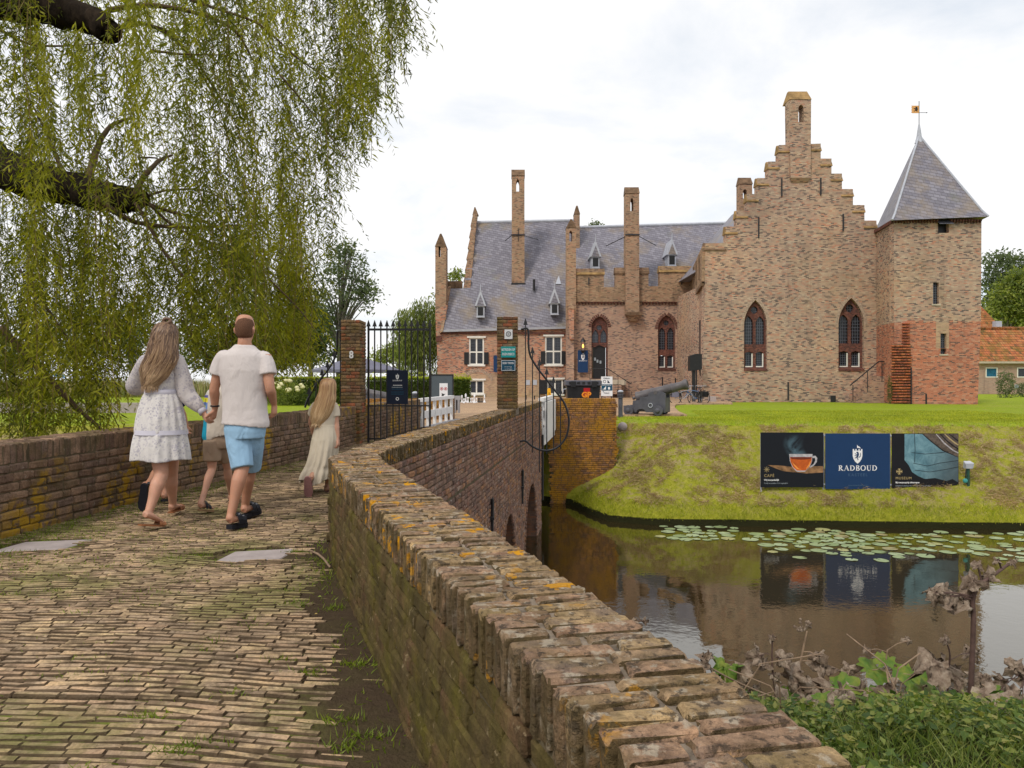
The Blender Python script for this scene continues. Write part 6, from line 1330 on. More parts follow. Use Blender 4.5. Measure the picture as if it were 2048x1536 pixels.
bicycle((X(1389, 43.2), 43.2, -1.37), R(150), 'blue bicycle in the middle of the row behind the cannon muzzle', MC['bikeblue'], True)
bicycle((X(1401, 43.0), 43.0, -1.37), R(70), 'black bicycle nearest the stone block at the corner', MC['black'], True)
# ---- big grey parasol and tables in the garden
ps = empty('parasol', P(715, 745, 46), 'very large dark grey parasol over the terrace beyond the hedge', 'parasol'); D = 46.0; c = P(715, 712, D)
b = MB(); n = 8; rim = [Vector((c.x+2.75*math.cos(2*math.pi*(i+.5)/n), D+2.75*math.sin(2*math.pi*(i+.5)/n), Z(740, D))) for i in range(n)]; mid = [r.lerp(c, .5)+Vector((0, 0, .03)) for r in rim]
for i in range(n):
    j = (i+1) % n; b.face([rim[i], rim[j], mid[j], mid[i]]); b.face([mid[i], mid[j], c]); b.face([rim[i], rim[i]-Vector((0, 0, .16)), rim[j]-Vector((0, 0, .16)), rim[j]])
keep(link('canopy', b.mesh(norm=True), MC['canvas']), ps); keep(MB().tube([c, (c.x, D, -1.4)], .05, 8).build('pole', MC['iron']), ps)
for r in rim: keep(MB().tube([c-Vector((0, 0, .1)), r], .02, 4).build('rib', MC['iron']), ps)
ps2 = empty('table', (X(700, 45), 45, -1.36), 'grey terrace table under the large parasol', 'table'); keep(MB().box(-12, -8.4, 45, 46.2, -.65, -.58).box(-11.8, -11.7, 45.1, 45.2, -1.4, -.65).box(-8.7, -8.6, 45.1, 45.2, -1.4, -.65).build('table_top', MC['wood']), ps2)
# far left: low wall, blue canopy by the lake
lo = MB().box(-29, -14.6, 31, 31.4, -1.5, Z(806, 31)).build('garden_wall', MC['slab']); tag(lo, 'long low grey wall across the lawn behind the hanging willow', 'wall')
bt = empty('blue_canopy', P(100, 752, 70), 'bright blue canopy far off by the lake, seen through the willow', 'canopy'); D = 70.0
MC['bluecloth'] = plain('blue_cloth', (.03,.25,.52), .7)
keep(MB().hexa([P(76, 746, D), P(134, 757, D), P(134, 757, D+3), P(76, 746, D+3), P(80, 743, D+1), P(120, 744, D+1), P(120, 744, D+2), P(80, 743, D+2)]).build('cloth', MC['bluecloth']), bt)
for u in (80, 132): keep(MB().tube([P(u, 750, D), (X(u, D), D, -1.4)], .04, 5).build('pole', MC['iron']), bt)
# ---- lily pads
def pad_mesh(seed):
    rr = random.Random(seed); bm = bmesh.new(); n = 18; c = bm.verts.new((0, 0, .006)); vs = []
    for i in range(n):
        a = .16+(2*math.pi-.32)*i/(n-1); r = 1+rr.uniform(-.04, .04); vs.append(bm.verts.new((r*math.cos(a), r*math.sin(a), .004+rr.uniform(0, .03)*(rr.random() < .3))))
    for i in range(n-1): bm.faces.new((c, vs[i], vs[i+1]))
    me = bpy.data.meshes.new('lily_pad'); bm.to_mesh(me); bm.free(); return me
g = G('lily_pad'); r_ = g.n('ShaderNodeObjectInfo').outputs['Random']; c_ = g.ramp(r_, [(0, (.30,.38,.20)), (.3, (.38,.46,.28)), (.6, (.25,.33,.15)), (.85, (.42,.40,.18)), (.93, (.36,.30,.16))], 'CONSTANT')
c_ = g.mix(g.step(g.noise(g.pos(), 12, 4, .7), .45, .75), c_, (.20,.24,.11)); MC['pad'] = g.pbr(c_, .32, spec=.6)
pads = [pad_mesh(i) for i in range(5)]
for m in pads: m.materials.append(MC['pad'])
placed = []; rr = random.Random(5)
def try_pad(u, v, s):
    D = -ZW*F/(v-HV); x, y = X(u, D), D
    if any((x-a)**2+((y-c)*1.0)**2 < ((s+t)*.86)**2 for a, c, t in placed): return
    placed.append((x, y, s)); o = bpy.data.objects.new('lily_pad', rr.choice(pads)); COL.objects.link(o); o.location = (x, y, ZW+.008); o.scale = (s, s*rr.uniform(.85, 1), s); o.rotation_euler = (rr.uniform(-.02, .02), rr.uniform(-.02, .02), rr.uniform(0, 6.3))
    tag(o, 'pale round lily pad in the small patch at the left, nearest the bridge' if u < 1470 else 'pale round lily pad in the dense patch on the moat below the boards' if u < 1840 else 'pale round lily pad among the scattered ones at the right edge', 'lily pad', 'lily pads on the moat')
for _ in range(900):
    k = rr.random()
    if k < .50: u = rr.gauss(1690, 75); v = 1058+abs(rr.gauss(0, 1))*22+max(0, (u-1640))*.09; 
    elif k < .68: u = rr.gauss(1375, 38); v = 1053+rr.random()*28
    else: u = rr.uniform(1500, 2200); v = rr.uniform(1064, 1096+max(0, (u-1800))*.12)
    if 1316 < u and 1051 < v < 1126+(max(0, u-1850)*.12) and not (u < 1500 and v > 1082) and len(placed) < 215: try_pad(u, v, rr.uniform(.11, .215))
# ================================================================ PLANTS
def leaf_mat(name, pal, trans=.38, rough=.55, spec=.3):
    g = G(name); r = g.rnd(); c = g.ramp(r, [(i/(len(pal)-1), pal[i]) for i in range(len(pal))])
    n = g.noise(g.pos(), .55, 3, .6); c = g.mix(1.0, c, g.ramp(n, [(.3, (.72, .75, .7)), (.7, (1.25, 1.2, 1.1))]), 'MULTIPLY')
    tc_ = g.mix(1.0, c, (1.7, 1.75, .9), 'MULTIPLY')
    return g.pbr(c, rough, spec=spec, trans=(tc_, trans))
def bark_mat(name, a, c, sc=8):
    g = G(name); p = g.pos(); q = g.xyz(p); n = g.noise(g.comb(q[0], q[1], g.math('MULTIPLY', q[2], .4)), sc, 6, .7)
    return g.pbr(g.mix(g.step(n, .35, .65), a, c), .95, g.bump(n, .9, .05), spec=.1)
M_WIL = leaf_mat('willow_leaf', [(.030,.038,.006), (.085,.100,.008), (.165,.18,.011), (.27,.275,.015), (.38,.35,.03)], .45)
M_WBARK = bark_mat('willow_bark', (.012,.009,.007), (.045,.032,.022), 11)
M_TWIG = plain('willow_twig', (.16,.115,.035), .8, var=.3)
M_BARK = bark_mat('grey_bark', (.11,.10,.085), (.24,.215,.185))
def kites(Pn, d, L, W, nrm, bend=None):
    """leaf blades as kite quads: base, side, tip, side"""
    d = d/np.linalg.norm(d, axis=1, keepdims=True); s = np.cross(d, nrm); s /= np.linalg.norm(s, axis=1, keepdims=True)+1e-9
    L = L[:, None]; W = W[:, None]; mid = Pn+d*L*.42
    tip = Pn+d*L+(bend*L if bend is not None else 0)
    V = np.stack([Pn, mid+s*W/2, tip, mid-s*W/2], 1).reshape(-1, 3)
    return V, np.arange(len(V)).reshape(-1, 4)
def leafcloud(name, C, mat, parent, rnd, kind='stuff'):
    V, Q = C; o = link(name, np_mesh(name, V, Q, np.repeat(rnd, 4)), mat, parent=None, kind=kind)
    return keep(o, parent) if parent is not None else o
# ---------------------------------------------------------------- the weeping willow over the left wall
wil = empty('weeping_willow', (-9.2, 10.5, -1.5), 'huge weeping willow whose leafy strands hang over the left wall', 'tree')
b = MB(); b.tube([(-9.3, 10.6, -2.0), (-9.2, 10.5, -.6), (-9.1, 10.3, 1.2), (-8.7, 10.0, 3.0), (-8.6, 9.8, 4.8), (-8.2, 9.6, 7.0)], [.70, .55, .48, .44, .36, .22], 14)
keep(b.build('trunk', M_WBARK, smooth=True), wil)
def limb(pts, rad, name='branch', mat=None):
    q = cr([tuple(p) for p in pts], 5); rr_ = np.interp(np.linspace(0, 1, len(q)), np.linspace(0, 1, len(rad)), rad)
    q = [Vector(p)+Vector((random.gauss(0, 1), random.gauss(0, 1), random.gauss(0, 1)))*r*.10 for p, r in zip(q, rr_)]
    return keep(MB().tube(q, list(rr_), 10 if rad[0] > .05 else 6).build(name, mat or M_WBARK, smooth=True), wil)
limb([(-8.9, 10.2, 2.2), P(-90, 290, 9.8), P(0, 335, 9.3), P(90, 365, 9.0), P(170, 385, 8.9), P(240, 398, 8.8), P(282, 398, 8.8)], [.34, .29, .25, .22, .19, .17, .11])
limb([(-8.6, 9.8, 4.6), P(-120, -30, 9.0), P(0, 2, 8.6), P(90, 18, 8.4), P(160, 35, 8.3), P(215, 58, 8.3), P(222, 72, 8.3)], [.34, .26, .2, .17, .16, .14, .07])
TW = plain('willow_branch', (.13,.085,.05), .85, var=.3, bump=.5)
for pts, r0 in (([(175, 385), (182, 340), (196, 292), (222, 252), (262, 236)], .052), ([(268, 392), (290, 352), (318, 322), (345, 310)], .040), ([(280, 315), (310, 316), (320, 320)], .014), ([(190, 395), (240, 430), (290, 448), (380, 455), (480, 450)], .034),
                ([(0, 60), (60, 88), (130, 92), (210, 86)], .020), ([(0, 655), (80, 740), (150, 812), (215, 870)], .045), ([(40, 540), (110, 640), (190, 760), (240, 860)], .018), ([(280, 400), (330, 420), (400, 440), (450, 470), (500, 540)], .024), ([(285, 395), (340, 380), (420, 385), (500, 440)], .018),
                ([(215, 20), (300, 10), (400, 28), (470, 62), (505, 120)], .034), ([(230, 60), (300, 50), (380, 108), (430, 180), (470, 240)], .026), ([(300, 100), (360, 108), (460, 110)], .018), ([(250, 40), (330, 60), (370, 100), (410, 160), (440, 220), (470, 330)], .020), ([(380, 0), (440, 20), (520, 50), (600, 120), (700, 180)], .020),
                ([(430, 560), (480, 620), (540, 690), (600, 740)], .020), ([(270, 405), (340, 520), (420, 610), (470, 650), (520, 740)], .024), ([(540, 560), (590, 610), (630, 660), (660, 712)], .012), ([(560, 150), (620, 220), (680, 300), (700, 340)], .012), ([(300, 410), (360, 460), (460, 500), (560, 560)], .018), ([(120, 380), (118, 330), (90, 260), (60, 200)], .03), ([(40, 350), (60, 400), (130, 470), (140, 560)], .018), ([(365, 640), (400, 690), (440, 760), (465, 800)], .02)):
    D0 = random.uniform(8.2, 9.6); limb([P(u, v, D0+.25*i) for i, (u, v) in enumerate(pts)], [r0, r0*.85, r0*.6, r0*.3], 'small_branch', TW)
VB = [(-400, 900), (150, 905), (228, 880), (245, 800), (270, 735), (310, 690), (350, 700), (400, 745), (560, 770), (600, 745), (630, 722), (645, 670), (655, 520), (672, 420), (690, 375), (715, 325), (745, 295), (768, 288), (782, 250), (796, 170), (812, 120), (835, 50)]
def strands(n, seed, dmin, dmax, dens=1.0):
    rg = np.random.default_rng(seed); Pn, Dr, Ln, Wd, Rn = [], [], [], [], []; TB = MB(); k = 0
    vbx = np.array([p[0] for p in VB]); vby = np.array([p[1] for p in VB])
    cl = [(rg.uniform(-330, 815), rg.uniform(dmin, dmax), rg.uniform(.0, 1.0)) for _ in range(92)]    # tufts that hang together
    while k < n:
        c = cl[rg.integers(len(cl))]; u = c[0]+rg.normal(0, 15); D = c[1]+rg.normal(0, .22)
        if rg.random() < .22: u = rg.uniform(-330, 812); D = rg.uniform(dmin, dmax)
        if u > 828: continue
        vb = np.interp(u, vbx, vby)-abs(rg.normal(0, 45)) if u > 240 else np.interp(u, vbx, vby)-abs(rg.normal(0, 130))
        if 640 < u and rg.random() < .5: vb -= rg.uniform(0, 120)
        bot = (HV-vb)/F*D; bot = max(bot, -1.25); length = rg.uniform(.9, 2.6)
        top = bot+length
        r = rg.random()
        if r < .80: top = bot+rg.uniform(.3, 6.5)*1.0; bot2 = top-length; bot = max(bot, bot2)
        length = top-bot
        if length < .35 or bot > 5.8: continue
        x0 = (u-1024)/F*D; lean = rg.normal(0, .09); sway = rg.normal(0, .11); ph = rg.uniform(0, 6)
        outx = .16*length*(1 if u > 300 else .2)*rg.uniform(-.2, 1)        # arches outward before it falls
        m = int(length/.042*dens); t = (np.arange(m)+rg.random(m)*.7)/m
        f_ = lambda t: np.stack([x0-outx*(1-t)**2.2+sway*np.sin(t*3+ph)*t, D+lean*t*2, top-length*t], 1)
        base_ = f_(t); az = rg.uniform(0, 2*np.pi, m); spread = rg.uniform(.3, 1.5, m)
        d = np.stack([np.cos(az)*spread, np.sin(az)*spread, -np.ones(m)*rg.uniform(.45, 1.1, m)], 1)
        for _ in range(rg.integers(2, 6)):                                # side twigs carry feathery sprays
            t0 = rg.uniform(.05, .8); a0 = rg.uniform(0, 6.28); l2 = rg.uniform(.15, .55); m2 = int(l2/.030); q2 = np.linspace(.1, 1, m2)[:, None]
            b2 = f_(np.array([t0]))+q2*l2*np.array([[math.cos(a0)*.75, math.sin(a0)*.75, -.30]])+np.array([[0, 0, -.55*l2]])*q2**2
            az2 = rg.uniform(0, 6.28, m2); d2 = np.stack([np.cos(az2)*.8+math.cos(a0)*.5, np.sin(az2)*.8+math.sin(a0)*.5, -rg.uniform(.4, 1.2, m2)], 1); base_ = np.concatenate([base_, b2]); d = np.concatenate([d, d2])
        m = len(base_); Pn.append(base_); Dr.append(d); Ln.append(rg.uniform(.060, .120, m)); Wd.append(rg.uniform(.013, .022, m))
        tone = np.clip(.58*c[2]+.16*rg.random()+rg.normal(0, .12, m), 0, .999); Rn.append(tone)
        if k % 2 == 0:
            tt = np.linspace(0, 1, 5); TB.tube([(x0-outx*(1-a)**2.2+sway*math.sin(a*3+ph)*a, D+lean*a*2, top-length*a) for a in tt], .0032, 3, cap=False)
        k += 1
    return [np.concatenate(a) for a in (Pn, Dr, Ln, Wd, Rn)], TB
(Pn, Dr, Ln, Wd, Rn), TB = strands(2350, 11, 7.6, 12.5)
rg = np.random.default_rng(8)
for (u, v0, v1, D0, nst) in ((272, -20, 345, 6.4, 9), (262, -30, 200, 6.2, 6), (165, 100, 300, 6.8, 6), (175, 40, 250, 7.0, 5), (560, -30, 130, 7.2, 7), (700, -20, 90, 7.6, 6), (400, -20, 120, 7.0, 5), (95, 60, 420, 7.0, 6)):
    for _ in range((nst+1)//2):
        uu = u+rg.normal(0, 14); vb = v1-abs(rg.normal(0, 40)); m = int((vb-v0)/F*D0/.016); t = (np.arange(m)+.5)/m; a = rg.uniform(0, 6.28, m)
        pq = np.stack([X(uu, D0)+.03*np.sin(t*5+a[0]), D0+.05*np.sin(t*3), Z(v0, D0)-(vb-v0)/F*D0*t], 1); Pn = np.concatenate([Pn, pq]); Dr = np.concatenate([Dr, np.stack([np.cos(a)*.7, np.sin(a)*.7, -np.ones(m)], 1)]); Ln = np.concatenate([Ln, rg.uniform(.07, .11, m)]); Wd = np.concatenate([Wd, rg.uniform(.012, .017, m)]); Rn = np.concatenate([Rn, rg.uniform(.45, .8, m)])
rg = np.random.default_rng(3); nrm = rg.normal(0, 1, Pn.shape); nrm[:, 1] -= .6
leafcloud('foliage', kites(Pn, Dr, Ln, Wd, nrm, rg.normal(0, .12, Pn.shape)), M_WIL, wil, Rn)
keep(TB.build('twigs', M_TWIG, kind='stuff'), wil)
# ---------------------------------------------------------------- trees farther off
def tree(name, label, base, h, crown, nleaf, lsz, mat, bark=M_BARK, seed=1, hang=False, group=None, r0=.35, clump=.9, trunkh=.35):
    """crown: list of (dx, dz, rx, rz) ellipsoids above the base"""
    rg = np.random.default_rng(seed); rr_ = random.Random(seed); t = empty(name, base, label, 'tree', group); B = Vector(base)
    b = MB(); top = B+Vector((rr_.uniform(-.3, .3), 0, h*.80)); tr = [B-Vector((0, 0, .5)), B+Vector((.1, 0, h*trunkh)), B.lerp(top, .7)+Vector((.2, 0, 0)), top]
    b.tube(tr, [r0, r0*.72, r0*.35, r0*.1], 8); keep(b.build('trunk', bark, smooth=True), t)
    b = MB(); anchors = []
    for (dx, dz, rx, rz) in crown:
        for _ in range(max(5, int(10*rx/2.5))):
            v = Vector((rr_.gauss(0, .5), rr_.gauss(0, .5), rr_.gauss(0, .5)))
            if v.length > 1: v.normalize()
            e = B+Vector((dx+v.x*rx, v.y*rx, dz+v.z*rz)); s0 = B+Vector((.1, 0, min(h*.75, max(h*trunkh*.6, (e.z-B.z)*.55)))); m_ = s0.lerp(e, .5)+Vector((0, 0, .25*(e-s0).length*.4))
            b.tube([s0, m_, e], [r0*.28, r0*.15, r0*.04], 5, cap=False); anchors.append(e)
    keep(b.build('branches', bark, kind='stuff'), t)
    w = np.array([c[2]*c[3] for c in crown]); w = w/w.sum(); ncl = max(30, nleaf//34); C = []
    for i in range(ncl):
        c = crown[rg.choice(len(crown), p=w)]; v = rg.normal(0, 1, 3); v /= np.linalg.norm(v); v *= rg.uniform(.35, 1.0)**.5
        C.append((B.x+c[0]+v[0]*c[2], B.y+v[1]*c[2], B.z+c[1]+v[2]*c[3]))
    C = np.array(C); tone = rg.uniform(0, 1, ncl); k = rg.integers(0, ncl, nleaf); sc_ = rg.normal(0, 1, (nleaf, 3))*clump*np.array([.55, .55, .38])
    if hang: sc_[:, 2] = -np.abs(rg.exponential(1.0, nleaf))*clump*1.5; sc_[:, :2] *= .45
    Pl = C[k]+sc_; d = rg.normal(0, 1, (nleaf, 3)); 
    if hang: d[:, 2] = -2.6
    nr = rg.normal(0, 1, (nleaf, 3)); L_ = rg.uniform(.7, 1.3, nleaf)*lsz
    zz = (Pl[:, 2]-Pl[:, 2].min())/np.ptp(Pl[:, 2]); rn = np.clip(.10+.62*tone[k]+rg.normal(0, .10, nleaf), 0, .999)
    leafcloud('crown', kites(Pl, d, L_, L_*(.42 if not hang else .2), nr), mat, t, rn); return t
M_POP = leaf_mat('poplar_leaf', [(.065,.09,.05), (.09,.12,.06), (.12,.155,.075), (.15,.185,.09)], .3)
M_DKL = leaf_mat('dark_leaf', [(.05,.075,.030), (.085,.12,.040), (.13,.17,.055)], .3)
M_BWL = leaf_mat('far_willow_leaf', [(.09,.13,.035), (.13,.17,.045), (.18,.22,.06), (.22,.25,.07)], .35)
M_LT = leaf_mat('light_leaf', [(.09,.13,.03), (.15,.19,.04), (.22,.26,.06), (.30,.33,.08)], .38)
def cw(u, v, ru, rv, D, base): return (X(u, D)-base[0], Z(v, D)-base[2], ru/F*D, rv/F*D)
B1 = (X(678, 85), 85, -1.5); c_ = lambda u, v, ru, rv: cw(u, v, ru, rv, 85, B1)
tree('poplar_tree', 'tall open poplar with grey trunk beyond the terrace, left of the gate', B1, 15.2, [c_(690, 530, 38, 45), c_(722, 560, 28, 40), c_(650, 560, 40, 40), c_(700, 600, 40, 22), c_(735, 590, 16, 28), c_(628, 620, 40, 40), c_(700, 505, 30, 20), c_(655, 640, 25, 30)], 4300, .46, M_POP, seed=2, r0=.45, clump=1.15, trunkh=.3)
B2 = (X(620, 80), 80, -1.5); c_ = lambda u, v, ru, rv: cw(u, v, ru, rv, 80, B2)
tree('dark_tree', 'dark dense tree left of the poplar, behind the hanging willow strands', B2, 10, [c_(620, 660, 36, 55), c_(600, 700, 30, 30), c_(645, 700, 24, 30)], 5200, .42, M_DKL, seed=4, clump=1.0)
B3 = (X(842, 66), 66, -1.5); c_ = lambda u, v, ru, rv: cw(u, v, ru, rv, 66, B3)
tree('willow_tree', 'pale green weeping willow behind the gate, left of the castle', B3, 8, [c_(850, 605, 28, 18), c_(825, 630, 34, 22), c_(862, 640, 30, 36), c_(800, 650, 16, 14), c_(840, 665, 40, 30), c_(820, 690, 25, 25)], 11000, .42, M_BWL, seed=6, hang=True, clump=.9)
B4 = (X(795, 120), 120, -1.5); c_ = lambda u, v, ru, rv: cw(u, v, ru, rv, 120, B4)
tree('birch_tree', 'small light green tree far behind the parasol', B4, 6.5, [c_(785, 705, 16, 18), c_(760, 715, 15, 14), c_(812, 700, 20, 20)], 2600, .55, M_LT, seed=7, clump=1.0)
B5 = (X(905, 75), 75, -1.5); c_ = lambda u, v, ru, rv: cw(u, v, ru, rv, 75, B5)
tree('garden_tree', 'tree rising just above the low link wall of the left wing', B5, 10, [c_(912, 560, 14, 16), c_(900, 590, 22, 20), c_(895, 640, 20, 30)], 2600, .36, M_LT, seed=8, clump=.8)
B6 = (X(1185, 90), 90, -1.5); c_ = lambda u, v, ru, rv: cw(u, v, ru, rv, 90, B6)
tree('garden_tree', 'tree top peeping over the courtyard roof ridge beside the turret', B6, 18.5, [c_(1188, 452, 16, 8), c_(1185, 480, 22, 20)], 900, .4, M_POP, seed=9, clump=.6)
B7 = (X(2010, 105), 105, -1.5); c_ = lambda u, v, ru, rv: cw(u, v, ru, rv, 105, B7)
tree('chestnut_tree', 'broad green tree behind the outbuilding at the right edge', B7, 17, [c_(2010, 545, 42, 40), c_(2050, 560, 40, 45), c_(1985, 600, 28, 40), c_(2030, 620, 50, 40), c_(2085, 600, 45, 60)], 9500, .55, M_POP, seed=10, clump=1.5, r0=.5)
B8 = (X(2015, 98), 98, -1.5); c_ = lambda u, v, ru, rv: cw(u, v, ru, rv, 98, B8)
tree('maple_tree', 'bright yellow-green tree in front of the darker tree at the right edge', B8, 13, [c_(2012, 590, 26, 24), c_(2040, 570, 24, 28), c_(1998, 620, 22, 22), c_(2035, 625, 28, 26)], 7000, .50, M_LT, seed=12, clump=1.1)
for i, (u, D, h, w, lab, m) in enumerate(((150, 95, 12.5, 60, 'dark round tree by the lake seen through the willow, left part', M_DKL), (262, 85, 11.5, 42, 'dark tree by the lake just left of the woman', M_DKL), (430, 90, 9, 70, 'broad dark tree behind the willow above the couple', M_DKL), (540, 84, 8.5, 60, 'dark tree beyond the hedge behind the man', M_DKL), (20, 110, 9, 50, 'distant tree by the lake at the left edge', M_POP))):
    B_ = (X(u, D), D, -1.5); k = 1500/D
    tree('lakeside_tree', lab, B_, h, [(0, h*.66, w/k, h*.30), (-w/k*.5, h*.5, w/k*.7, h*.22), (w/k*.5, h*.52, w/k*.6, h*.22)], 2600, .48, m, seed=20+i, clump=1.3, group='trees by the lake')
# hedges, bushes
def hedge(name, label, x0, x1, y0, y1, z1, n, seed, z0=-1.40, group=None, cat='hedge'):
    rg = np.random.default_rng(seed); t = empty(name, ((x0+x1)/2, y0, z0), label, cat, group)
    keep(MB().box(x0+.12, x1-.12, y0+.12, y1-.12, z0, z1-.14).build('hedge_core', M_TWIG), t)
    def cloud(nn, top):
        Pl = np.stack([rg.uniform(x0, x1, nn), np.where(rg.random(nn) < .75, y0+rg.normal(0, .03, nn), rg.uniform(y0, y1, nn)), rg.uniform(z0+.05, z1, nn)], 1)
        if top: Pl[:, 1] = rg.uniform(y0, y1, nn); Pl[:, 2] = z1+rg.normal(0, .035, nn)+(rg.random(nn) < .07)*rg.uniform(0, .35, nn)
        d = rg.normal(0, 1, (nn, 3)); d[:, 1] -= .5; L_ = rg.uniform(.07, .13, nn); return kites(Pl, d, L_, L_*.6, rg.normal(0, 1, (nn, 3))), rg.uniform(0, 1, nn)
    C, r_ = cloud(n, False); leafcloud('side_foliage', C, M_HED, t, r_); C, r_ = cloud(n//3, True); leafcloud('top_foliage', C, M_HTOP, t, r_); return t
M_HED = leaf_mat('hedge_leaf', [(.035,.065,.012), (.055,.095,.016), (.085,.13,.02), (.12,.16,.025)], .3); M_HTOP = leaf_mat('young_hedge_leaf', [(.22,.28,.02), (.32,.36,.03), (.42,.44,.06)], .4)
hedge('hedge', 'clipped hedge with yellow-green top across the lawn, left of the gate', X(535, 43), X(684, 43), 43, 44.2, Z(757, 43), 9000, 1)
hedge('hedge', 'clipped hedge with yellow-green top seen through the iron gate', X(733, 40), X(862, 40), 40, 41.2, Z(757, 40), 8000, 2)
hedge('hedge', 'short dark green hedge block between display board and cellar window', X(906, 44), X(940, 44), 44, 45.2, Z(758, 44), 3600, 3)
def bush(name, label, x, y, z, r, h, n, mat, seed, lsz=.09, flower=None, cat='bush', group=None):
    rg = np.random.default_rng(seed); t = empty(name, (x, y, z), label, cat, group)
    v = rg.normal(0, 1, (n, 3)); v /= np.linalg.norm(v, axis=1, keepdims=True); v *= rg.uniform(.5, 1, (n, 1)); lump = 1+.25*np.sin(v[:, 0:1]*7+seed)*np.cos(v[:, 2:3]*6)
    Pl = np.array([x, y, z+h*.5])+v*lump*np.array([r, r, h*.55]); Pl[:, 2] = np.maximum(Pl[:, 2], z+.02); L_ = rg.uniform(.7, 1.3, n)*lsz
    leafcloud('foliage', kites(Pl, rg.normal(0, 1, (n, 3))+v, L_, L_*.5, rg.normal(0, 1, (n, 3))), mat, t, rg.uniform(0, 1, n))
    if flower:
        for i in range(flower):
            a = rg.uniform(0, 6.28); e = rg.uniform(.1, 1.2); c = (x+r*.95*math.cos(a)*math.cos(e), y-abs(r*.95*math.sin(a)*math.cos(e)), z+h*.5+h*.55*math.sin(e)); keep(MB().ball(c, .13, sc=(1, 1, .8)).build('flower_head', MC['cream']), t)
    return t
MC['cream'] = plain('cream_petals', (.62,.58,.34), .8, var=.25, scale=25, bump=.6)
bush('hydrangea_bush', 'hydrangea bush with cream flower heads in front of the hedge, near the man', X(572, 40), 40, -1.38, 1.1, 1.35, 3600, M_LT, 5, .10, 22)
bush('garden_bush', 'low leafy green bush right of the cream hydrangea', X(610, 40.5), 40.5, -1.38, .9, .75, 2200, M_HED, 6, .09)
bush('garden_bush', 'low round green bush left of the cream hydrangea', X(535, 41), 41, -1.38, 1.0, 1.0, 2400, M_LT, 7, .09)
bush('shrub', 'small grey-green shrub on the grass before the outbuilding', X(2012, 58), 58, -1.45, .65, 2.1, 1500, M_POP, 8, .13)
bush('shrub', 'small shrub at the right edge of the outbuilding lawn', X(2046, 60), 60, -1.45, .5, 1.2, 900, M_POP, 9, .12)
bush('wall_ivy', 'tuft of ivy at the foot of the side stair by the tower', X(1781, 42.6), 42.7, -1.4, .14, 1.6, 700, M_HED, 10, .06)
# ---------------------------------------------------------------- reeds by the lake, far mass of trees
rg = np.random.default_rng(41); n = 16000; Pl = np.stack([rg.uniform(-62, -20, n), rg.uniform(58, 66, n), np.full(n, -1.45)], 1); d = np.stack([rg.normal(0, .12, n), rg.normal(0, .12, n), np.ones(n)], 1); L_ = rg.uniform(.9, 1.7, n)
g = G('reed'); c = g.ramp(g.rnd(), [(0, (.16,.20,.05)), (.5, (.28,.27,.10)), (1, (.40,.30,.16))]); M_REED = g.pbr(c, .8)
V, Q = kites(Pl, d, L_, np.full(n, .07), rg.normal(0, 1, (n, 3))); tag(link('reeds', np_mesh('reeds', V, Q, np.repeat(rg.random(n), 4)), M_REED, kind='stuff'), 'reeds', None)
# ---------------------------------------------------------------- grass
def grass(name, Pl, h, w, mat, seed, lean=.35):
    rg = np.random.default_rng(seed); n = len(Pl); d = np.stack([rg.normal(0, lean, n), rg.normal(0, lean, n), np.ones(n)], 1); L_ = rg.uniform(.5, 1.3, n)*h
    V, Q = kites(Pl, d, L_, np.full(n, w)*rg.uniform(.7, 1.3, n), rg.normal(0, 1, (n, 3)), np.stack([rg.normal(0, .25, n), rg.normal(0, .25, n), np.zeros(n)], 1))
    return link(name, np_mesh(name, V, Q, np.repeat(rg.random(n), 4)), mat, kind='stuff')
M_GR = leaf_mat('grass_blade', [(.15,.20,.012), (.25,.29,.016), (.35,.37,.028), (.44,.42,.06)], .36)
M_HAY = leaf_mat('mown_hay', [(.20,.13,.06), (.34,.24,.13), (.52,.40,.25), (.30,.20,.12)], .15)
rg = np.random.default_rng(50)
def bankpts(n, lo, hi, f=None):
    x = rg.uniform(1.9, 17.5, n*3); y = rg.uniform(20, 27, n*3); z = ground_z(x, y); k = (z > lo) & (z < hi) & ~((y > 24.5) & (y < 25.1) & (x < 3.5))
    if f is not None: k &= f(x, y)
    x, y, z = x[k][:n], y[k][:n], z[k][:n]; return np.stack([x, y, z], 1)
grass('bank_grass', bankpts(30000, -3.95, -1.3), .07, .014, M_GR, 51)
grass('bank_edge_grass', np.concatenate([bankpts(16000, -3.93, -3.55)]), .17, .014, M_GR, 52, .5)
hx = lambda x, y: (vnoise(x, y*1.6, 1.9, 3)+.9*vnoise(x, y, 6, 1)) > .15
Ph = bankpts(72000, -3.6, -1.5, hx); n = len(Ph); Ph[:, 2] += rg.uniform(.0, .06, n); d = rg.normal(0, 1, (n, 3)); d[:, 2] = rg.normal(0, .35, n); L_ = rg.uniform(.06, .18, n)
V, Q = kites(Ph, d, L_, np.full(n, .013), rg.normal(0, 1, (n, 3)), rg.normal(0, .3, (n, 3))); link('mown_hay', np_mesh('mown_hay', V, Q, np.repeat(rg.random(n), 4)), M_HAY, kind='stuff')
lx = rg.uniform(3.4, 20, 46000); ly = rg.uniform(24.6, 33, 46000); k = (lx > 4.3+np.clip(28.6-ly, 0, 4)*.3) & ~((ly > 27.6) & (lx < 7.0+(ly-28)*.17)); lx, ly = lx[k], ly[k]
grass('lawn_grass', np.stack([lx, ly, ground_z(lx, ly)], 1), .055, .013, M_GR, 56, .45)
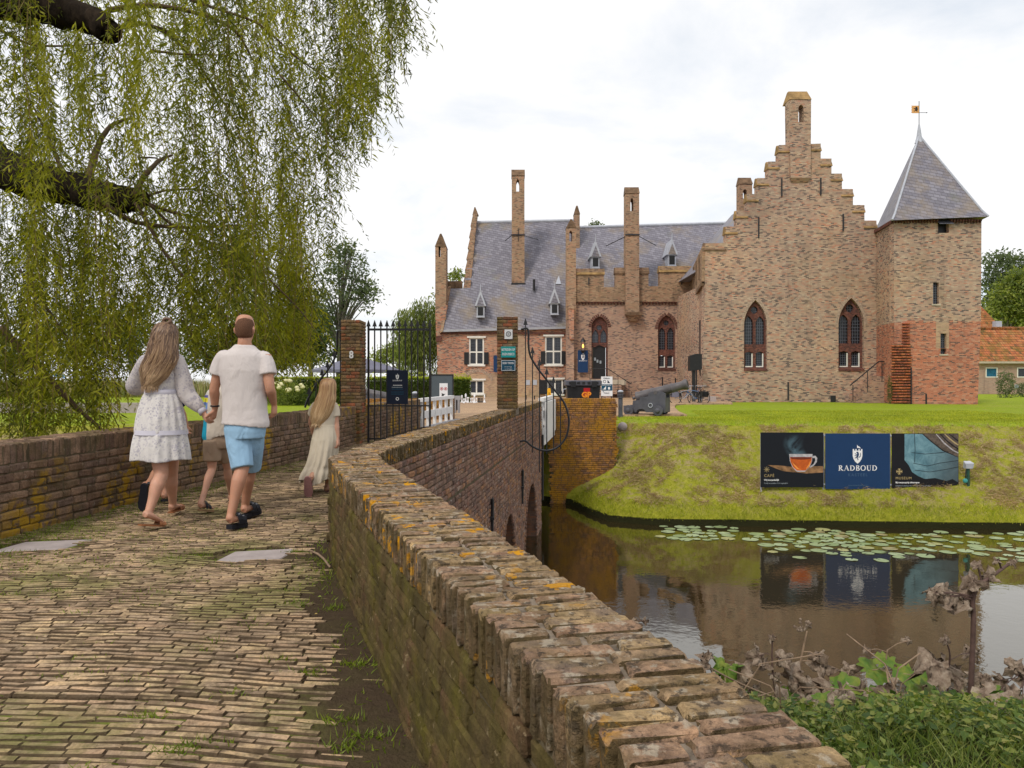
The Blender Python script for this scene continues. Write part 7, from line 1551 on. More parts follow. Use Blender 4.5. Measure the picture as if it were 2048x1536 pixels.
# grass and moss in the joints of the path
x = rg.uniform(-4.5, 0.4, 230000); y = rg.uniform(1.9, 13.5, 230000)
dl = x-polyx(L_IN, y); dr = polyx(R_IN, y)-x; nz_ = vnoise(x*1.0, y*1.3, 2.6, 2)+.7*vnoise(x, y, 7, 5)
prob = np.clip((nz_-.45)*1.5, 0, 1)*.42*np.clip((y-2.0)/2.5, .25, 1)+np.clip(1-dl/.75, 0, 1)*.95*np.clip((y-4.0)/1.6, .25, 1)*np.clip((13-y)/4, 0, 1)+np.clip(1-dr/.3, 0, 1)*.12+np.exp(-((y-5.9)/1.1)**2)*np.clip(nz_+.35, 0, 1)*.75
k = (dl > .01) & (dr > .02) & (rg.random(len(x)) < prob) & ~np.array([slab_near(a, c, .01) for a, c in zip(x, y)])
tufts = [(rg.uniform(-3.2, -.3), rg.uniform(2.2, 5.6)) for _ in range(75)]
Pt = np.stack([x[k], y[k], np.full(k.sum(), ZP-.018)], 1)
Tt = np.concatenate([np.stack([rg.normal(a, .045, 80), rg.normal(c, .018, 80), np.full(80, ZP-.02)], 1) for a, c in tufts if a < polyx(R_IN, c)-.08]); Pt = np.concatenate([Pt, Tt])
M_MG = leaf_mat('path_grass', [(.11,.16,.016), (.17,.23,.022), (.25,.30,.04)], .35)
grass('path_grass', Pt, .044, .0060, M_MG, 53, .7)
# ---------------------------------------------------------------- the foreground bank: grass, nettles, withered butterbur
def fgpts(n, x0, x1, y0, y1): 
    x = rg.uniform(x0, x1, n); y = rg.uniform(y0, y1, n); k = x > polyx(R_OUT, y)+.06; x, y = x[k], y[k]; return np.stack([x, y, ground_z(x, y)], 1)
M_FG = leaf_mat('bank_grass_blade', [(.05,.085,.02), (.10,.15,.03), (.18,.23,.05), (.32,.34,.13)], .35)
grass('foreground_grass', fgpts(20000, .6, 3.8, 2.0, 3.7), .13, .0050, M_FG, 54, .55)
grass('shore_grass', fgpts(9000, .4, 8.5, 5.0, 6.6), .16, .008, M_FG, 55, .5)
Pw = fgpts(1900, .6, 4.2, 2.3, 3.35); n = len(Pw); nn = 8; base = np.repeat(Pw, nn, 0); hh = rg.uniform(.02, .13, len(base)); base = base+np.stack([rg.normal(0, .03, len(base)), rg.normal(0, .03, len(base)), hh], 1)
k = (vnoise(base[:, 0], base[:, 1], 2.1, 7) > -.35); base = base[k]; n = len(base); d = rg.normal(0, 1, (n, 3)); d[:, 2] = np.abs(d[:, 2])*.4; L_ = rg.uniform(.014, .055, n)
M_NET = leaf_mat('nettle_leaf', [(.035,.07,.014), (.07,.12,.022), (.12,.18,.035), (.22,.25,.06), (.28,.26,.08)], .3)
V, Q = kites(base, d, L_, L_*.55, rg.normal(0, .4, (n, 3))+np.array([0, 0, 1]), np.stack([np.zeros(n), np.zeros(n), -rg.uniform(0, .4, n)], 1)); link('ground_weeds', np_mesh('ground_weeds', V, Q, np.repeat(rg.random(n), 4)), M_NET, kind='stuff')
g = G('withered_leaf'); c = g.ramp(g.noise(g.pos(), 16, 6, .7), [(.28, (.09,.06,.05)), (.42, (.23,.165,.12)), (.55, (.40,.31,.235)), (.7, (.56,.47,.37))]); M_DEAD = g.pbr(c, .9, g.bump(g.noise(g.pos(), 70, 5, .7), .8, .02), trans=((.3,.2,.12), .15))
g = G('butterbur_leaf'); c = g.mix(g.step(g.noise(g.pos(), 14, 5, .7), .42, .65), (.10,.20,.03), (.26,.30,.045)); c = g.mix(g.step(g.noise(g.pos(), 5, 4, .7), .60, .70), c, (.24,.17,.09)); M_BUT = g.pbr(c, .55, g.bump(g.noise(g.pos(), 40, 4), .6, .01), trans=((.30,.42,.05), .35))
M_STEM = plain('withered_stem', (.26,.18,.12), .75, var=.35, scale=20); M_STEMD = plain('dark_stem', (.10,.06,.05), .75, var=.35, scale=20)
def crumpled(c, s, par, mat, seed, crump=1.0, tilt=(0, 0, 1), lobes=7):
    rr_ = random.Random(seed); bm = bmesh.new(); nr, na = 6, 26; T = Vector(tilt).normalized(); a_ = T.orthogonal().normalized(); b_ = T.cross(a_); ph = [rr_.uniform(0, 6) for _ in range(6)]; rot = rr_.uniform(0, 6)
    vs = [[None]*na for _ in range(nr+1)]; c = Vector(c); c0 = bm.verts.new(c)
    for i in range(1, nr+1):
        for j in range(na):
            a = 2*math.pi*j/na+rot; r = i/nr*(1+.16*math.sin(lobes*a+ph[0])+.10*math.sin(13*a+ph[1])+.06*rr_.uniform(-1, 1)*(i == nr)); r *= (1 if abs(math.remainder(a-rot, 2*math.pi)) > .35 else .55)
            z = crump*(.22*math.sin(3*a+ph[2])*i/nr+.16*math.sin(7*a+ph[3]+i*.9)*(i/nr)+.10*math.sin(11*a+i*1.7+ph[4])*(i/nr)**2-.42*(i/nr)**2*(.6+.5*math.sin(2*a+ph[5])))+.05*math.sin(5*a+i)
            sh = 1-.35*crump*(i/nr)**2*(.5+.5*math.sin(4*a+ph[1]))
            vs[i][j] = bm.verts.new(c+(a_*math.cos(a)+b_*math.sin(a))*(r*s*sh)+T*(z*s)+Vector((rr_.gauss(0, 1), rr_.gauss(0, 1), rr_.gauss(0, 1)))*s*.035*crump)
    for j in range(na): bm.faces.new((c0, vs[1][j], vs[1][(j+1) % na]))
    for i in range(1, nr):
        for j in range(na): bm.faces.new((vs[i][j], vs[i+1][j], vs[i+1][(j+1) % na], vs[i][(j+1) % na]))
    me = bpy.data.meshes.new('leaf'); bm.to_mesh(me); bm.free(); me.polygons.foreach_set('use_smooth', np.full(len(me.polygons), True)); o_ = link('leaf', me, mat); return keep(o_, par) if par is not None else o_
def weed(label, stem, leaves, r=.009, mat=None, seed=1, seedhead=None, name='withered_plant'):
    """stem: list of (u, v, D); leaves: (u, v, D, size, dead?)"""
    pts = [P(*q) for q in stem]; t = empty(name, pts[0], label, 'plant', 'withered plants on the near bank')
    q = cr([tuple(p) for p in pts], 5); m = mat or M_STEM
    keep(MB().tube(q, list(np.linspace(r, r*.55, len(q))), 7).build('stem', m, smooth=True), t)
    for i, (u, v, D, s, dead) in enumerate(leaves):
        rr_ = random.Random(seed*31+i); c = P(u, v, D); near = min(q, key=lambda a: (Vector(a)-c).length)
        if (Vector(near)-c).length > .03: keep(MB().tube([near, Vector(near).lerp(c, .5)+Vector((0, 0, .01)), c], r*.35, 5).build('leaf_stalk', m), t)
        crumpled(c, s*D/F, t, M_DEAD if dead else M_BUT, seed*17+i, 1.35 if dead else .35, (rr_.gauss(0, .5), -.8+rr_.gauss(0, .3), rr_.uniform(.3, 1.1)) if dead else (rr_.gauss(0, .3), -.5, 1))
    if seedhead:
        u, v, D, s = seedhead; c = P(u, v, D); b = MB(); rr_ = random.Random(seed)
        for i in range(16):
            a = rr_.uniform(0, 6.28); e = rr_.uniform(-.2, 1.2); tip = c+Vector((math.cos(a)*math.cos(e), math.sin(a)*math.cos(e)*.6, math.sin(e)))*s*D/F*rr_.uniform(.5, 1); b.tube([c, c.lerp(tip, .6)+Vector((0, 0, .004)), tip], .0016, 4, cap=False)
            b.ball(tip, .0065, sc=(1, 1, 1.3))
        keep(b.build('seed_head', M_DEAD), t)
    return t
weed('tallest withered plant, a thick brown stem topped by shrivelled leaves at the right', [(1937, 1450, 3.6), (1944, 1330, 3.6), (1947, 1240, 3.6), (1946, 1200, 3.6), (1958, 1172, 3.6), (1990, 1148, 3.65), (2018, 1128, 3.7)],
     [(1930, 1200, 3.6, 34, 1), (1900, 1192, 3.58, 32, 1), (1870, 1186, 3.56, 26, 1), (1946, 1162, 3.6, 26, 1), (1975, 1150, 3.63, 22, 1), (2024, 1122, 3.7, 13, 1), (1995, 1120, 3.66, 10, 1), (1955, 1130, 3.6, 14, 1)], .0135, M_STEMD, 1)
weed('pale bare stalk ending in a dark seed head, left of centre on the bank', [(1588, 1385, 3.9), (1598, 1340, 3.9), (1607, 1295, 3.9), (1614, 1262, 3.9)], [(1648, 1330, 3.88, 30, 1), (1636, 1312, 3.86, 20, 1)], .0075, M_STEM, 2, (1608, 1262, 3.9, 24))
weed('dark stalk with drooping grey leaves, second from the wall', [(1552, 1400, 3.8), (1546, 1350, 3.8), (1544, 1310, 3.8), (1546, 1268, 3.8)], [(1518, 1312, 3.8, 26, 1), (1566, 1318, 3.78, 24, 1), (1530, 1328, 3.8, 16, 1), (1543, 1275, 3.8, 10, 1), (1552, 1352, 3.8, 16, 1)], .006, M_STEMD, 3)
weed('fallen brown stalk with a shrivelled head leaning over the wall', [(1560, 1400, 3.7), (1500, 1376, 3.6), (1450, 1352, 3.55), (1405, 1326, 3.5)], [(1415, 1325, 3.5, 22, 1), (1398, 1330, 3.48, 15, 1), (1450, 1375, 3.52, 16, 1), (1480, 1378, 3.56, 24, 1), (1420, 1310, 3.5, 12, 1)], .006, M_STEM, 4)
weed('small shrivelled plant tip peeping just over the wall top', [(1262, 1260, 4.6), (1258, 1240, 4.6), (1256, 1238, 4.6)], [(1252, 1246, 4.6, 10, 1), (1264, 1246, 4.6, 12, 1), (1290, 1242, 4.6, 9, 1), (1275, 1252, 4.6, 10, 1)], .004, M_STEMD, 5)
weed('arching brown stalk bent down to the ground in the grass', [(1672, 1460, 3.3), (1690, 1438, 3.3), (1715, 1428, 3.3), (1738, 1436, 3.3), (1747, 1462, 3.3)], [(1700, 1400, 3.5, 26, 1)], .0085, M_STEM, 6)
weed('clump of withered and green leaves at the middle of the bank', [(1785, 1440, 3.8), (1778, 1370, 3.9), (1772, 1330, 4.0), (1775, 1300, 4.0)], [(1745, 1340, 4.0, 34, 0), (1825, 1350, 3.9, 44, 0), (1720, 1390, 3.7, 30, 1), (1785, 1385, 3.75, 30, 1), (1735, 1300, 4.0, 12, 1), (1815, 1282, 4.0, 12, 1), (1770, 1320, 4.0, 22, 0), (1850, 1380, 3.7, 36, 0)], .007, M_STEM, 7)
weed('dark shrivelled leaf cluster on a thin stalk, left of the tallest plant', [(1905, 1440, 3.9), (1895, 1370, 3.9), (1900, 1310, 3.9), (1890, 1278, 3.9)], [(1895, 1335, 3.9, 36, 1), (1912, 1355, 3.88, 30, 1), (1876, 1350, 3.9, 22, 1), (1891, 1280, 3.9, 13, 1), (1945, 1305, 4.0, 20, 1), (1860, 1320, 3.95, 15, 1)], .006, M_STEMD, 8)
weed('broad green leaf with yellowing edge among dead leaves near the wall', [(1665, 1440, 3.7), (1672, 1400, 3.7), (1690, 1370, 3.75)], [(1688, 1372, 3.75, 34, 0), (1650, 1400, 3.65, 26, 0), (1630, 1372, 3.8, 30, 1), (1610, 1405, 3.7, 26, 1), (1700, 1340, 3.85, 22, 1)], .006, M_STEM, 9)
weed('withered plant cut by the right edge of the picture', [(2075, 1440, 3.7), (2060, 1380, 3.7), (2040, 1340, 3.7)], [(2032, 1335, 3.7, 26, 1), (2046, 1352, 3.7, 24, 1), (2030, 1400, 3.6, 34, 1), (1985, 1395, 3.65, 32, 0), (2000, 1360, 3.8, 20, 1), (2044, 1425, 3.5, 30, 0)], .007, M_STEMD, 10)
weed('low green leafed plant at the foot of the tallest stem', [(1960, 1450, 3.4), (1965, 1420, 3.45)], [(1945, 1425, 3.45, 44, 0), (1985, 1440, 3.35, 38, 0), (1905, 1435, 3.45, 36, 0), (1860, 1425, 3.5, 38, 1), (1815, 1440, 3.45, 34, 1), (1770, 1430, 3.5, 34, 1)], .006, M_STEM, 11)
weed('thin tan stalk lying diagonally down to the right through the grass', [(1790, 1415, 3.4), (1850, 1440, 3.3), (1900, 1470, 3.2), (1960, 1515, 3.05)], [(1835, 1455, 3.3, 20, 1), (1730, 1470, 3.3, 22, 1)], .007, M_STEM, 12)
weed('short dark forked stalk leaning right, low among the nettles', [(1788, 1510, 3.0), (1800, 1485, 3.0), (1822, 1455, 3.0), (1850, 1440, 3.0)], [(1800, 1460, 3.05, 24, 1)], .006, M_STEMD, 13)
rg = np.random.default_rng(77); bmj = bmesh.new()
lt = empty('leaf_litter', (2, 4, -2), 'tangle of shrivelled brown leaves and stalks covering the near bank', 'dead leaves')
for i in range(270):
    y = rg.uniform(3.2, 5.2); x = rg.uniform(polyx(R_OUT, y)+.15, .69*y+.35); zz = gz(x, y)+rg.uniform(.02, .36)*(1 if y > 3.6 else .35)
    o = crumpled((x, y, zz), rg.uniform(.035, .115), None, M_DEAD if rg.random() < .74 else M_BUT, 900+i, 1.3 if rg.random() < .8 else .5, (rg.normal(0, .5), -.6, rg.uniform(.2, 1.2)))
    o.name = 'withered_leaf'; keep(o, lt)
tb = MB()
for i in range(120):
    y = rg.uniform(3.2, 5.2); x = rg.uniform(polyx(R_OUT, y)+.1, .69*y+.3); zz = float(ground_z(np.array([x]), np.array([y]))[0]); a = rg.uniform(0, 6.28); l = rg.uniform(.1, .5); h = rg.uniform(.02, .36)
    tb.tube([(x, y, zz), (x+l*.4*math.cos(a), y+l*.4*math.sin(a), zz+h*.8), (x+l*math.cos(a), y+l*math.sin(a), zz+h)], rg.uniform(.0015, .005), 5, cap=False)
keep(tb.build('stalks', M_STEM, kind='stuff'), lt)
# fallen leaves and a twig on the path
for i, (u, v, c, s) in enumerate(((62, 1296, (.35,.33,.04), .030), (160, 1158, (.42,.15,.03), .022), (365, 1056, (.40,.30,.06), .022), (628, 1230, (.40,.28,.08), .02), (635, 1195, (.25,.32,.05), .024), (430, 1420, (.30,.20,.10), .02), (470, 1425, (.34,.24,.14), .035))):
    D = -ZP*F/(v-HV); o = link('fallen_leaf', MB().face([(0, 0, 0), (s*.5, s*.35, .006), (s, 0, .002), (s*.5, -s*.35, .004)]).mesh(norm=False), plain('fallen_leaf_%d' % i, c, .7)); o.location = (X(u, D), D, ZP+.004)
    tag(o, ['yellow-green fallen leaf at the left of the path', 'orange fallen leaf on the bricks left of centre', 'pale fallen leaf on the path below the man', 'tan fallen leaf in the dirt strip by the wall', 'green fallen leaf by the right wall', 'brown curled leaf near the bottom of the path', 'large tan dead leaf near the bottom of the path'][i], 'leaf', 'fallen leaves on the path')
tw = MB().tube([P(620, 1101, 5.5), P(636, 1108, 5.35), P(648, 1118, 5.2), P(660, 1134, 5.0)], .008, 6).build('twig', M_STEM, smooth=True); tag(tw, 'curved dead twig on the ground against the right wall', 'twig')
# ================================================================ PEOPLE
def skin_mat(name, col):
    g = G(name); n = g.noise(g.pos(), 14, 4); c = g.mix(g.step(n, .35, .7), tuple(x*.92 for x in col), tuple(min(1, x*k) for x, k in zip(col, (1.06, 1.0, .97))))
    b = g.pbr(c, .5, g.bump(g.noise(g.pos(), 120, 3), .15, .004), spec=.35)
    pb = [x for x in g.t.nodes if x.type == 'BSDF_PRINCIPLED'][0]; pb.inputs['Subsurface Weight'].default_value = .12; pb.inputs['Subsurface Radius'].default_value = (.02, .008, .004); return b
def cloth_mat(name, col, wr=9, k=.5, d=.03, fine=160, pattern=None, trans=0):
    g = G(name); p = g.pos(); q = g.xyz(p); w = g.noise(g.comb(g.math('MULTIPLY', q[0], 1.3), q[1], g.math('MULTIPLY', q[2], .75)), wr, 4, .5, .7); f = g.noise(p, fine, 3)
    c = g.mix(g.step(g.noise(p, 5, 4), .3, .7), tuple(x*.94 for x in col), col)
    if pattern: c = pattern(g, c, p)
    return g.pbr(c, .9, g.bump(g.math('ADD', w, g.math('MULTIPLY', f, .06)), k, d), spec=.12, trans=(c, trans) if trans else None)
SK = skin_mat('tanned_skin', (.50,.26,.17)); SK2 = skin_mat('fair_skin', (.56,.31,.215)); SKR = skin_mat('hand_skin', (.42,.20,.13))
def voxel(mb, name, size, smooth=4, mat=None, parent=None):
    """melt overlapping closed shapes into one continuous smooth surface"""
    me = mb.mesh(name); o = bpy.data.objects.new(name, me); COL.objects.link(o)
    m = o.modifiers.new('r', 'REMESH'); m.mode = 'VOXEL'; m.voxel_size = size; s = o.modifiers.new('s', 'SMOOTH'); s.factor = .5; s.iterations = smooth
    dg = bpy.context.evaluated_depsgraph_get(); m2 = bpy.data.meshes.new_from_object(o.evaluated_get(dg)); bpy.data.objects.remove(o)
    m2.name = name; m2.polygons.foreach_set('use_smooth', np.full(len(m2.polygons), True)); m2.materials.clear()
    r = link(name, m2, mat); return keep(r, parent) if parent is not None else r
def interp(pts, rad, n=5):
    q = cr([tuple(p) for p in pts], n); t = np.linspace(0, len(pts)-1, len(q))
    if any(hasattr(r, '__len__') for r in rad): rad = [r if hasattr(r, '__len__') else (r, r) for r in rad]
    if hasattr(rad[0], '__len__'): return q, list(zip(np.interp(t, range(len(rad)), [r[0] for r in rad]), np.interp(t, range(len(rad)), [r[1] for r in rad])))
    return q, list(np.interp(t, range(len(rad)), rad))
def limbm(b, pts, rad, n=12, ref=None):
    q, r = interp([Vector(p) for p in pts], rad); b.tube(q, r, n, ref=ref)
def leg(b, hip, knee, ank, s, fat=1.0, hipr=.085):
    th = hip.lerp(knee, .35); k1 = knee; calf = knee.lerp(ank, .28)
    back = Vector((0, -1, 0))*.018*s
    limbm(b, [hip, th, knee.lerp(hip, .12), k1, calf+back, knee.lerp(ank, .65)+back*.3, ank], [hipr*s*fat, .078*s*fat, .058*s*fat, .052*s*fat, .056*s*fat, .040*s*fat, .034*s])
def foot(b, ank, heel, toe, s):
    """bare foot: heel and ball on the sole line"""
    up = Vector((0, 0, 1)); m = heel.lerp(toe, .55)
    limbm(b, [ank+Vector((0, 0, .01*s)), ank.lerp(heel, .6)+up*.02*s, heel+up*.028*s], [.034*s, .036*s, .026*s])
    limbm(b, [heel+up*.030*s, heel.lerp(toe, .3)+up*.038*s, m+up*.030*s, heel.lerp(toe, .85)+up*.018*s, toe+up*.013*s], [.028*s, (.032*s, .030*s), (.040*s, .022*s), (.038*s, .014*s), (.022*s, .010*s)])
    d = (toe-heel).normalized(); sd = d.cross(up).normalized()
    for i, o in enumerate((-.026, -.012, 0, .012, .025)):
        c = heel.lerp(toe, .86)+sd*o*s+up*.012*s; L = (.036, .040, .040, .037, .032)[i]*s; b.tube([c, c+d*L*.6+up*.001, c+d*L], [.0095*s, .0095*s, .005*s], 7)
def hand(b, wrist, dirv, s, curl=.7, side=Vector((1, 0, 0)), thumb=1):
    """palm, four unequal curled fingers and a thumb from the side of the palm"""
    d = dirv.normalized(); nrm = side-d*side.dot(d); nrm.normalize(); ac = d.cross(nrm)          # nrm: toward the palm side; ac: across the knuckles
    k = wrist+d*.085*s; limbm(b, [wrist-d*.01*s, wrist+d*.03*s, wrist+d*.06*s, k], [(.022*s, .026*s), (.018*s, .034*s), (.016*s, .040*s), (.013*s, .038*s)], ref=nrm)
    for i, (o, L) in enumerate(((-.030, .068), (-.010, .080), (.010, .074), (.029, .058))):
        p0 = wrist+d*.072*s+ac*o*s; a1 = curl*.6; a2 = curl*1.5; d1 = (d*math.cos(a1)+nrm*math.sin(a1)); d2 = (d*math.cos(a2)+nrm*math.sin(a2)); p1 = p0+d1*L*.50*s; p2 = p1+d2*L*.32*s; a3 = curl*2.1; p3 = p2+(d*math.cos(a3)+nrm*math.sin(a3))*L*.26*s
        b.tube([p0, p1, p2, p3], [.0098*s, .0090*s, .0082*s, .0062*s], 7)
    t0 = wrist+d*.022*s-ac*thumb*.026*s; t1 = t0+(d*.6-ac*thumb*.7+nrm*.45).normalized()*.036*s; b.tube([t0, t1, t1+(d*.9+nrm*.45-ac*thumb*.15).normalized()*.030*s, t1+(d*.9+nrm*.6).normalized()*.05*s], [.015*s, .0115*s, .0105*s, .007*s], 7)
def head(b, c, s, face=Vector((0, 1, 0)), tilt=0):
    """cranium, jaw, nose, lips and ears; c is the centre of the skull"""
    f = face.normalized(); sd = f.cross(Vector((0, 0, 1))).normalized(); up = Vector((0, 0, 1))
    limbm(b, [c+up*.118*s-f*.01*s, c+up*.095*s-f*.01*s, c+up*.045*s-f*.008*s, c-up*.01*s, c-up*.055*s+f*.012*s, c-up*.095*s+f*.030*s, c-up*.118*s+f*.040*s], [(.030*s, .034*s), (.062*s, .074*s), (.077*s, .097*s), (.076*s, .094*s), (.066*s, .078*s), (.048*s, .054*s), (.022*s, .024*s)], 18, ref=sd)
    b.tube([c+f*.088*s+up*.01*s, c+f*.104*s-up*.028*s, c+f*.094*s-up*.040*s], [.010*s, .015*s, .009*s], 8); b.tube([c+f*.088*s-up*.066*s-sd*.02*s, c+f*.093*s-up*.066*s, c+f*.088*s-up*.066*s+sd*.02*s], [.004*s, .008*s, .004*s], 6)
    for k in (-1, 1):
        e = c+sd*k*.078*s-f*.008*s-up*.018*s; b.tube([e-up*.030*s, e-up*.012*s+sd*k*.008*s-f*.008*s, e+up*.012*s+sd*k*.012*s-f*.012*s, e+up*.030*s+sd*k*.004*s], [(.007*s, .010*s), (.008*s, .014*s), (.008*s, .018*s), (.006*s, .010*s)], 8, ref=sd)
def face_parts(par, c, s, face=Vector((0, 1, 0)), brow=(.10,.06,.04)):
    f = face.normalized(); sd = f.cross(Vector((0, 0, 1))).normalized(); b = MB(); b2 = MB()
    for k in (-1, 1):
        b.ball(c+f*.082*s+sd*k*.031*s+Vector((0, 0, .004*s)), .011*s); b2.tube([c+f*.092*s+sd*k*.018*s+Vector((0, 0, .024*s)), c+f*.088*s+sd*k*.046*s+Vector((0, 0, .022*s))], .003*s, 5)
    keep(b.build('eyes', MC['print'], smooth=True), par); keep(b2.build('eyebrows', plain('eyebrow', brow, .8)), par)
def sandal(par, heel, toe, s, mat, solemat, straps=((.35, 1), (.62, 1)), thick=.022, name='sandal', lift=0.0, wide=.045):
    d = toe-heel; L = d.length; d = d.normalized(); up = Vector((0, 0, 1)); sd = d.cross(up).normalized(); up = sd.cross(d)
    outline = [(-.02, -.6), (-.035, 0), (-.02, .6), (.10, .75), (.30, .68), (.50, .88), (.72, 1.05), (.92, .85), (1.06, .35), (1.08, 0), (1.05, -.4), (.92, -.85), (.72, -.95), (.50, -.72), (.30, -.62), (.10, -.72)]
    b = MB(); z1 = -.004*s; z0 = z1-thick*s; V = []
    for z in (z0, z1): V.append([b.bm.verts.new(heel+d*(a*L)+sd*(c*wide*s)+up*z) for a, c in outline])
    n = len(outline); b.bm.faces.new(list(reversed(V[0]))); b.bm.faces.new(V[1])
    for i in range(n): b.bm.faces.new((V[0][i], V[0][(i+1) % n], V[1][(i+1) % n], V[1][i]))
    o = keep(b.build(name, solemat), par)
    for t, k in straps:
        h = (.060 if t < .5 else .046)*s*k; w = .016*s if name != 'slipper' else .020*s; rows = []
        b = MB()
        for i in range(9):
            a = math.pi*i/8; c = heel+d*(t*L)+sd*(math.cos(a)*wide*.98*s)+up*(math.sin(a)*h); nv = (sd*math.cos(a)+up*math.sin(a))*.004*s
            rows.append([b.bm.verts.new(c+d*w*q+nv*e) for q, e in ((-1, 0), (1, 0), (1, 1), (-1, 1))])
        for A_, B_ in zip(rows, rows[1:]):
            for i in range(4): b.bm.faces.new((A_[i], A_[(i+1) % 4], B_[(i+1) % 4], B_[i]))
        keep(b.build('strap', mat), o)
        if name == 'slipper': keep(MB().box(-.008*s, .008*s, -.007*s, .007*s, 0, .004*s, Matrix.Translation(heel+d*(t*L)+sd*(wide*.5*s)+up*(h*.88))).build('buckle', MC['lead']), o)
    return o
MC['blackrubber'] = plain('black_rubber', (.012,.013,.020), .6); MC['leather'] = plain('tan_leather', (.30,.12,.05), .55); MC['cork'] = plain('cork_sole', (.28,.17,.09), .85); MC['pinksole'] = plain('pink_sole', (.40,.20,.19), .8, var=.12, scale=60, bump=.8)
def skirtmesh(rings, nseg=96, pleats=24, seed=0, ref=Vector((1, 0, 0))):
    """rings: (centre, rx, ry, pleat depth, hem wave)"""
    bm = bmesh.new(); rr_ = random.Random(seed); ph = [rr_.uniform(0, 6) for _ in range(4)]; V = []; q = []
    C = cr([(*r[0], r[1], r[2], r[3], r[4]) for r in rings], 6)
    for (x, y, z, rx, ry, pd, hw) in C:
        row = []
        for i in range(nseg):
            a = 2*math.pi*i/nseg; w = 1+pd*(math.sin(pleats*a+ph[0]+.6*math.sin(3*a))*.6+.4*math.sin(pleats*.53*a+ph[1]+z*3))+pd*.8*math.sin(5*a+ph[2])
            row.append(bm.verts.new((x+rx*w*math.cos(a), y+ry*w*math.sin(a), z+hw*math.sin(4*a+ph[3]))))
        V.append(row)
    for A_, B_ in zip(V, V[1:]):
        for i in range(nseg): bm.faces.new((A_[i], A_[(i+1) % nseg], B_[(i+1) % nseg], B_[i]))
    bm.faces.new(V[0]); 
    bmesh.ops.recalc_face_normals(bm, faces=bm.faces); me = bpy.data.meshes.new('skirt'); bm.to_mesh(me); bm.free(); me.polygons.foreach_set('use_smooth', np.full(len(me.polygons), True)); return me
def hairmesh(par, c, s, path, cols, seed, name='hair', n=420, wob=.012, r=.0032, cap=True, capr=1.0, matcore=None):
    """a shell of locks running down a spine path [(point, half width, half depth)]"""
    g = G(name); rn = g.rnd(); q = g.xyz(g.pos()); col = g.ramp(g.math('ADD', g.math('MULTIPLY', rn, .55), g.math('MULTIPLY', g.math('SUBTRACT', c.z+.15*s, q[2]), .9/s)), cols)
    m = g.pbr(col, .42, g.bump(g.noise(g.comb(g.math('MULTIPLY', q[0], 8.0), q[1], g.math('MULTIPLY', q[2], .4)), 30, 3), .3, .01), spec=.5)
    b = MB(); Q = cr([(*p, w, d) for p, w, d in path], 6); b.tube([x[:3] for x in Q], [(x[3]*.93, x[4]*.93) for x in Q], 20, ref=(1, 0, 0)); core = keep(b.build(name, m, smooth=True), par)
    rr_ = random.Random(seed); Vs, Ts, Rn = [], [], []; k = 0
    for j in range(n):
        a = rr_.uniform(math.pi*.98, math.pi*2.02) if rr_.random() < .8 else rr_.uniform(0, 6.28); i0 = rr_.randint(0, max(1, len(Q)//3)); L = rr_.randint(len(Q)//3, len(Q)); i1 = min(len(Q)-1, i0+L); ph = rr_.uniform(0, 6); fr = rr_.uniform(7, 12); tone = rr_.random(); off = rr_.uniform(.97, 1.10)
        pts = []
        for i in range(i0, i1+1):
            x = Q[i]; t = (i-i0)/max(1, i1-i0); ww = wob*s*math.sin(ph+t*fr)*t; pts.append(Vector((x[0]+math.cos(a)*x[3]*off+ww, x[1]+math.sin(a)*x[4]*off+wob*.5*s*math.cos(ph+t*fr)*t, x[2]-.004*t)))
        if i1 == len(Q)-1: pts.append(pts[-1]+Vector((rr_.gauss(0, .01), rr_.gauss(0, .01), -rr_.uniform(.01, .06)*s)))
        m_ = len(pts)
        for i, p in enumerate(pts):
            t = i/(m_-1) if m_ > 1 else 0; rad = r*s*(2.4-1.9*t)*(.6+.4*min(1, i*.8)); sd = Vector((-math.sin(a), math.cos(a), 0)); out = Vector((math.cos(a), math.sin(a), 0))
            for u_, o_ in ((1, 0), (0, .7), (-1, 0)): Vs.append(tuple(p+sd*rad*u_+out*rad*o_)); Rn.append(tone)
        for i in range(m_-1):
            for e in (0, 1): Ts.append((k+i*3+e, k+i*3+e+1, k+i*3+e+4, k+i*3+e+3))
        k += 3*m_
    o = link('locks', np_mesh('locks', Vs, Ts, Rn, smooth=True), m, kind='stuff'); keep(o, core); return core
def arm(b, sh, el, wr, s, f=1.0):
    limbm(b, [sh, sh.lerp(el, .35), el, el.lerp(wr, .3), wr], [.052*s*f, .047*s*f, .038*s*f, .040*s*f, .026*s])
def arms_sleeve(b, sh, el, s, frac=.62, r0=.072, r1=.066):
    e = sh.lerp(el, frac); k = -1 if el.x < sh.x else 1; i_ = Vector((-k*.045*s, 0, -.012*s)); dn = Vector((0, 0, -.022*s))
    limbm(b, [sh+i_+dn, sh+dn+Vector((-k*.012*s, 0, 0)), sh.lerp(e, .5), e], [r0*.62*s, r0*.86*s, r0*.95*s, r1*s])
up = Vector((0, 0, 1))
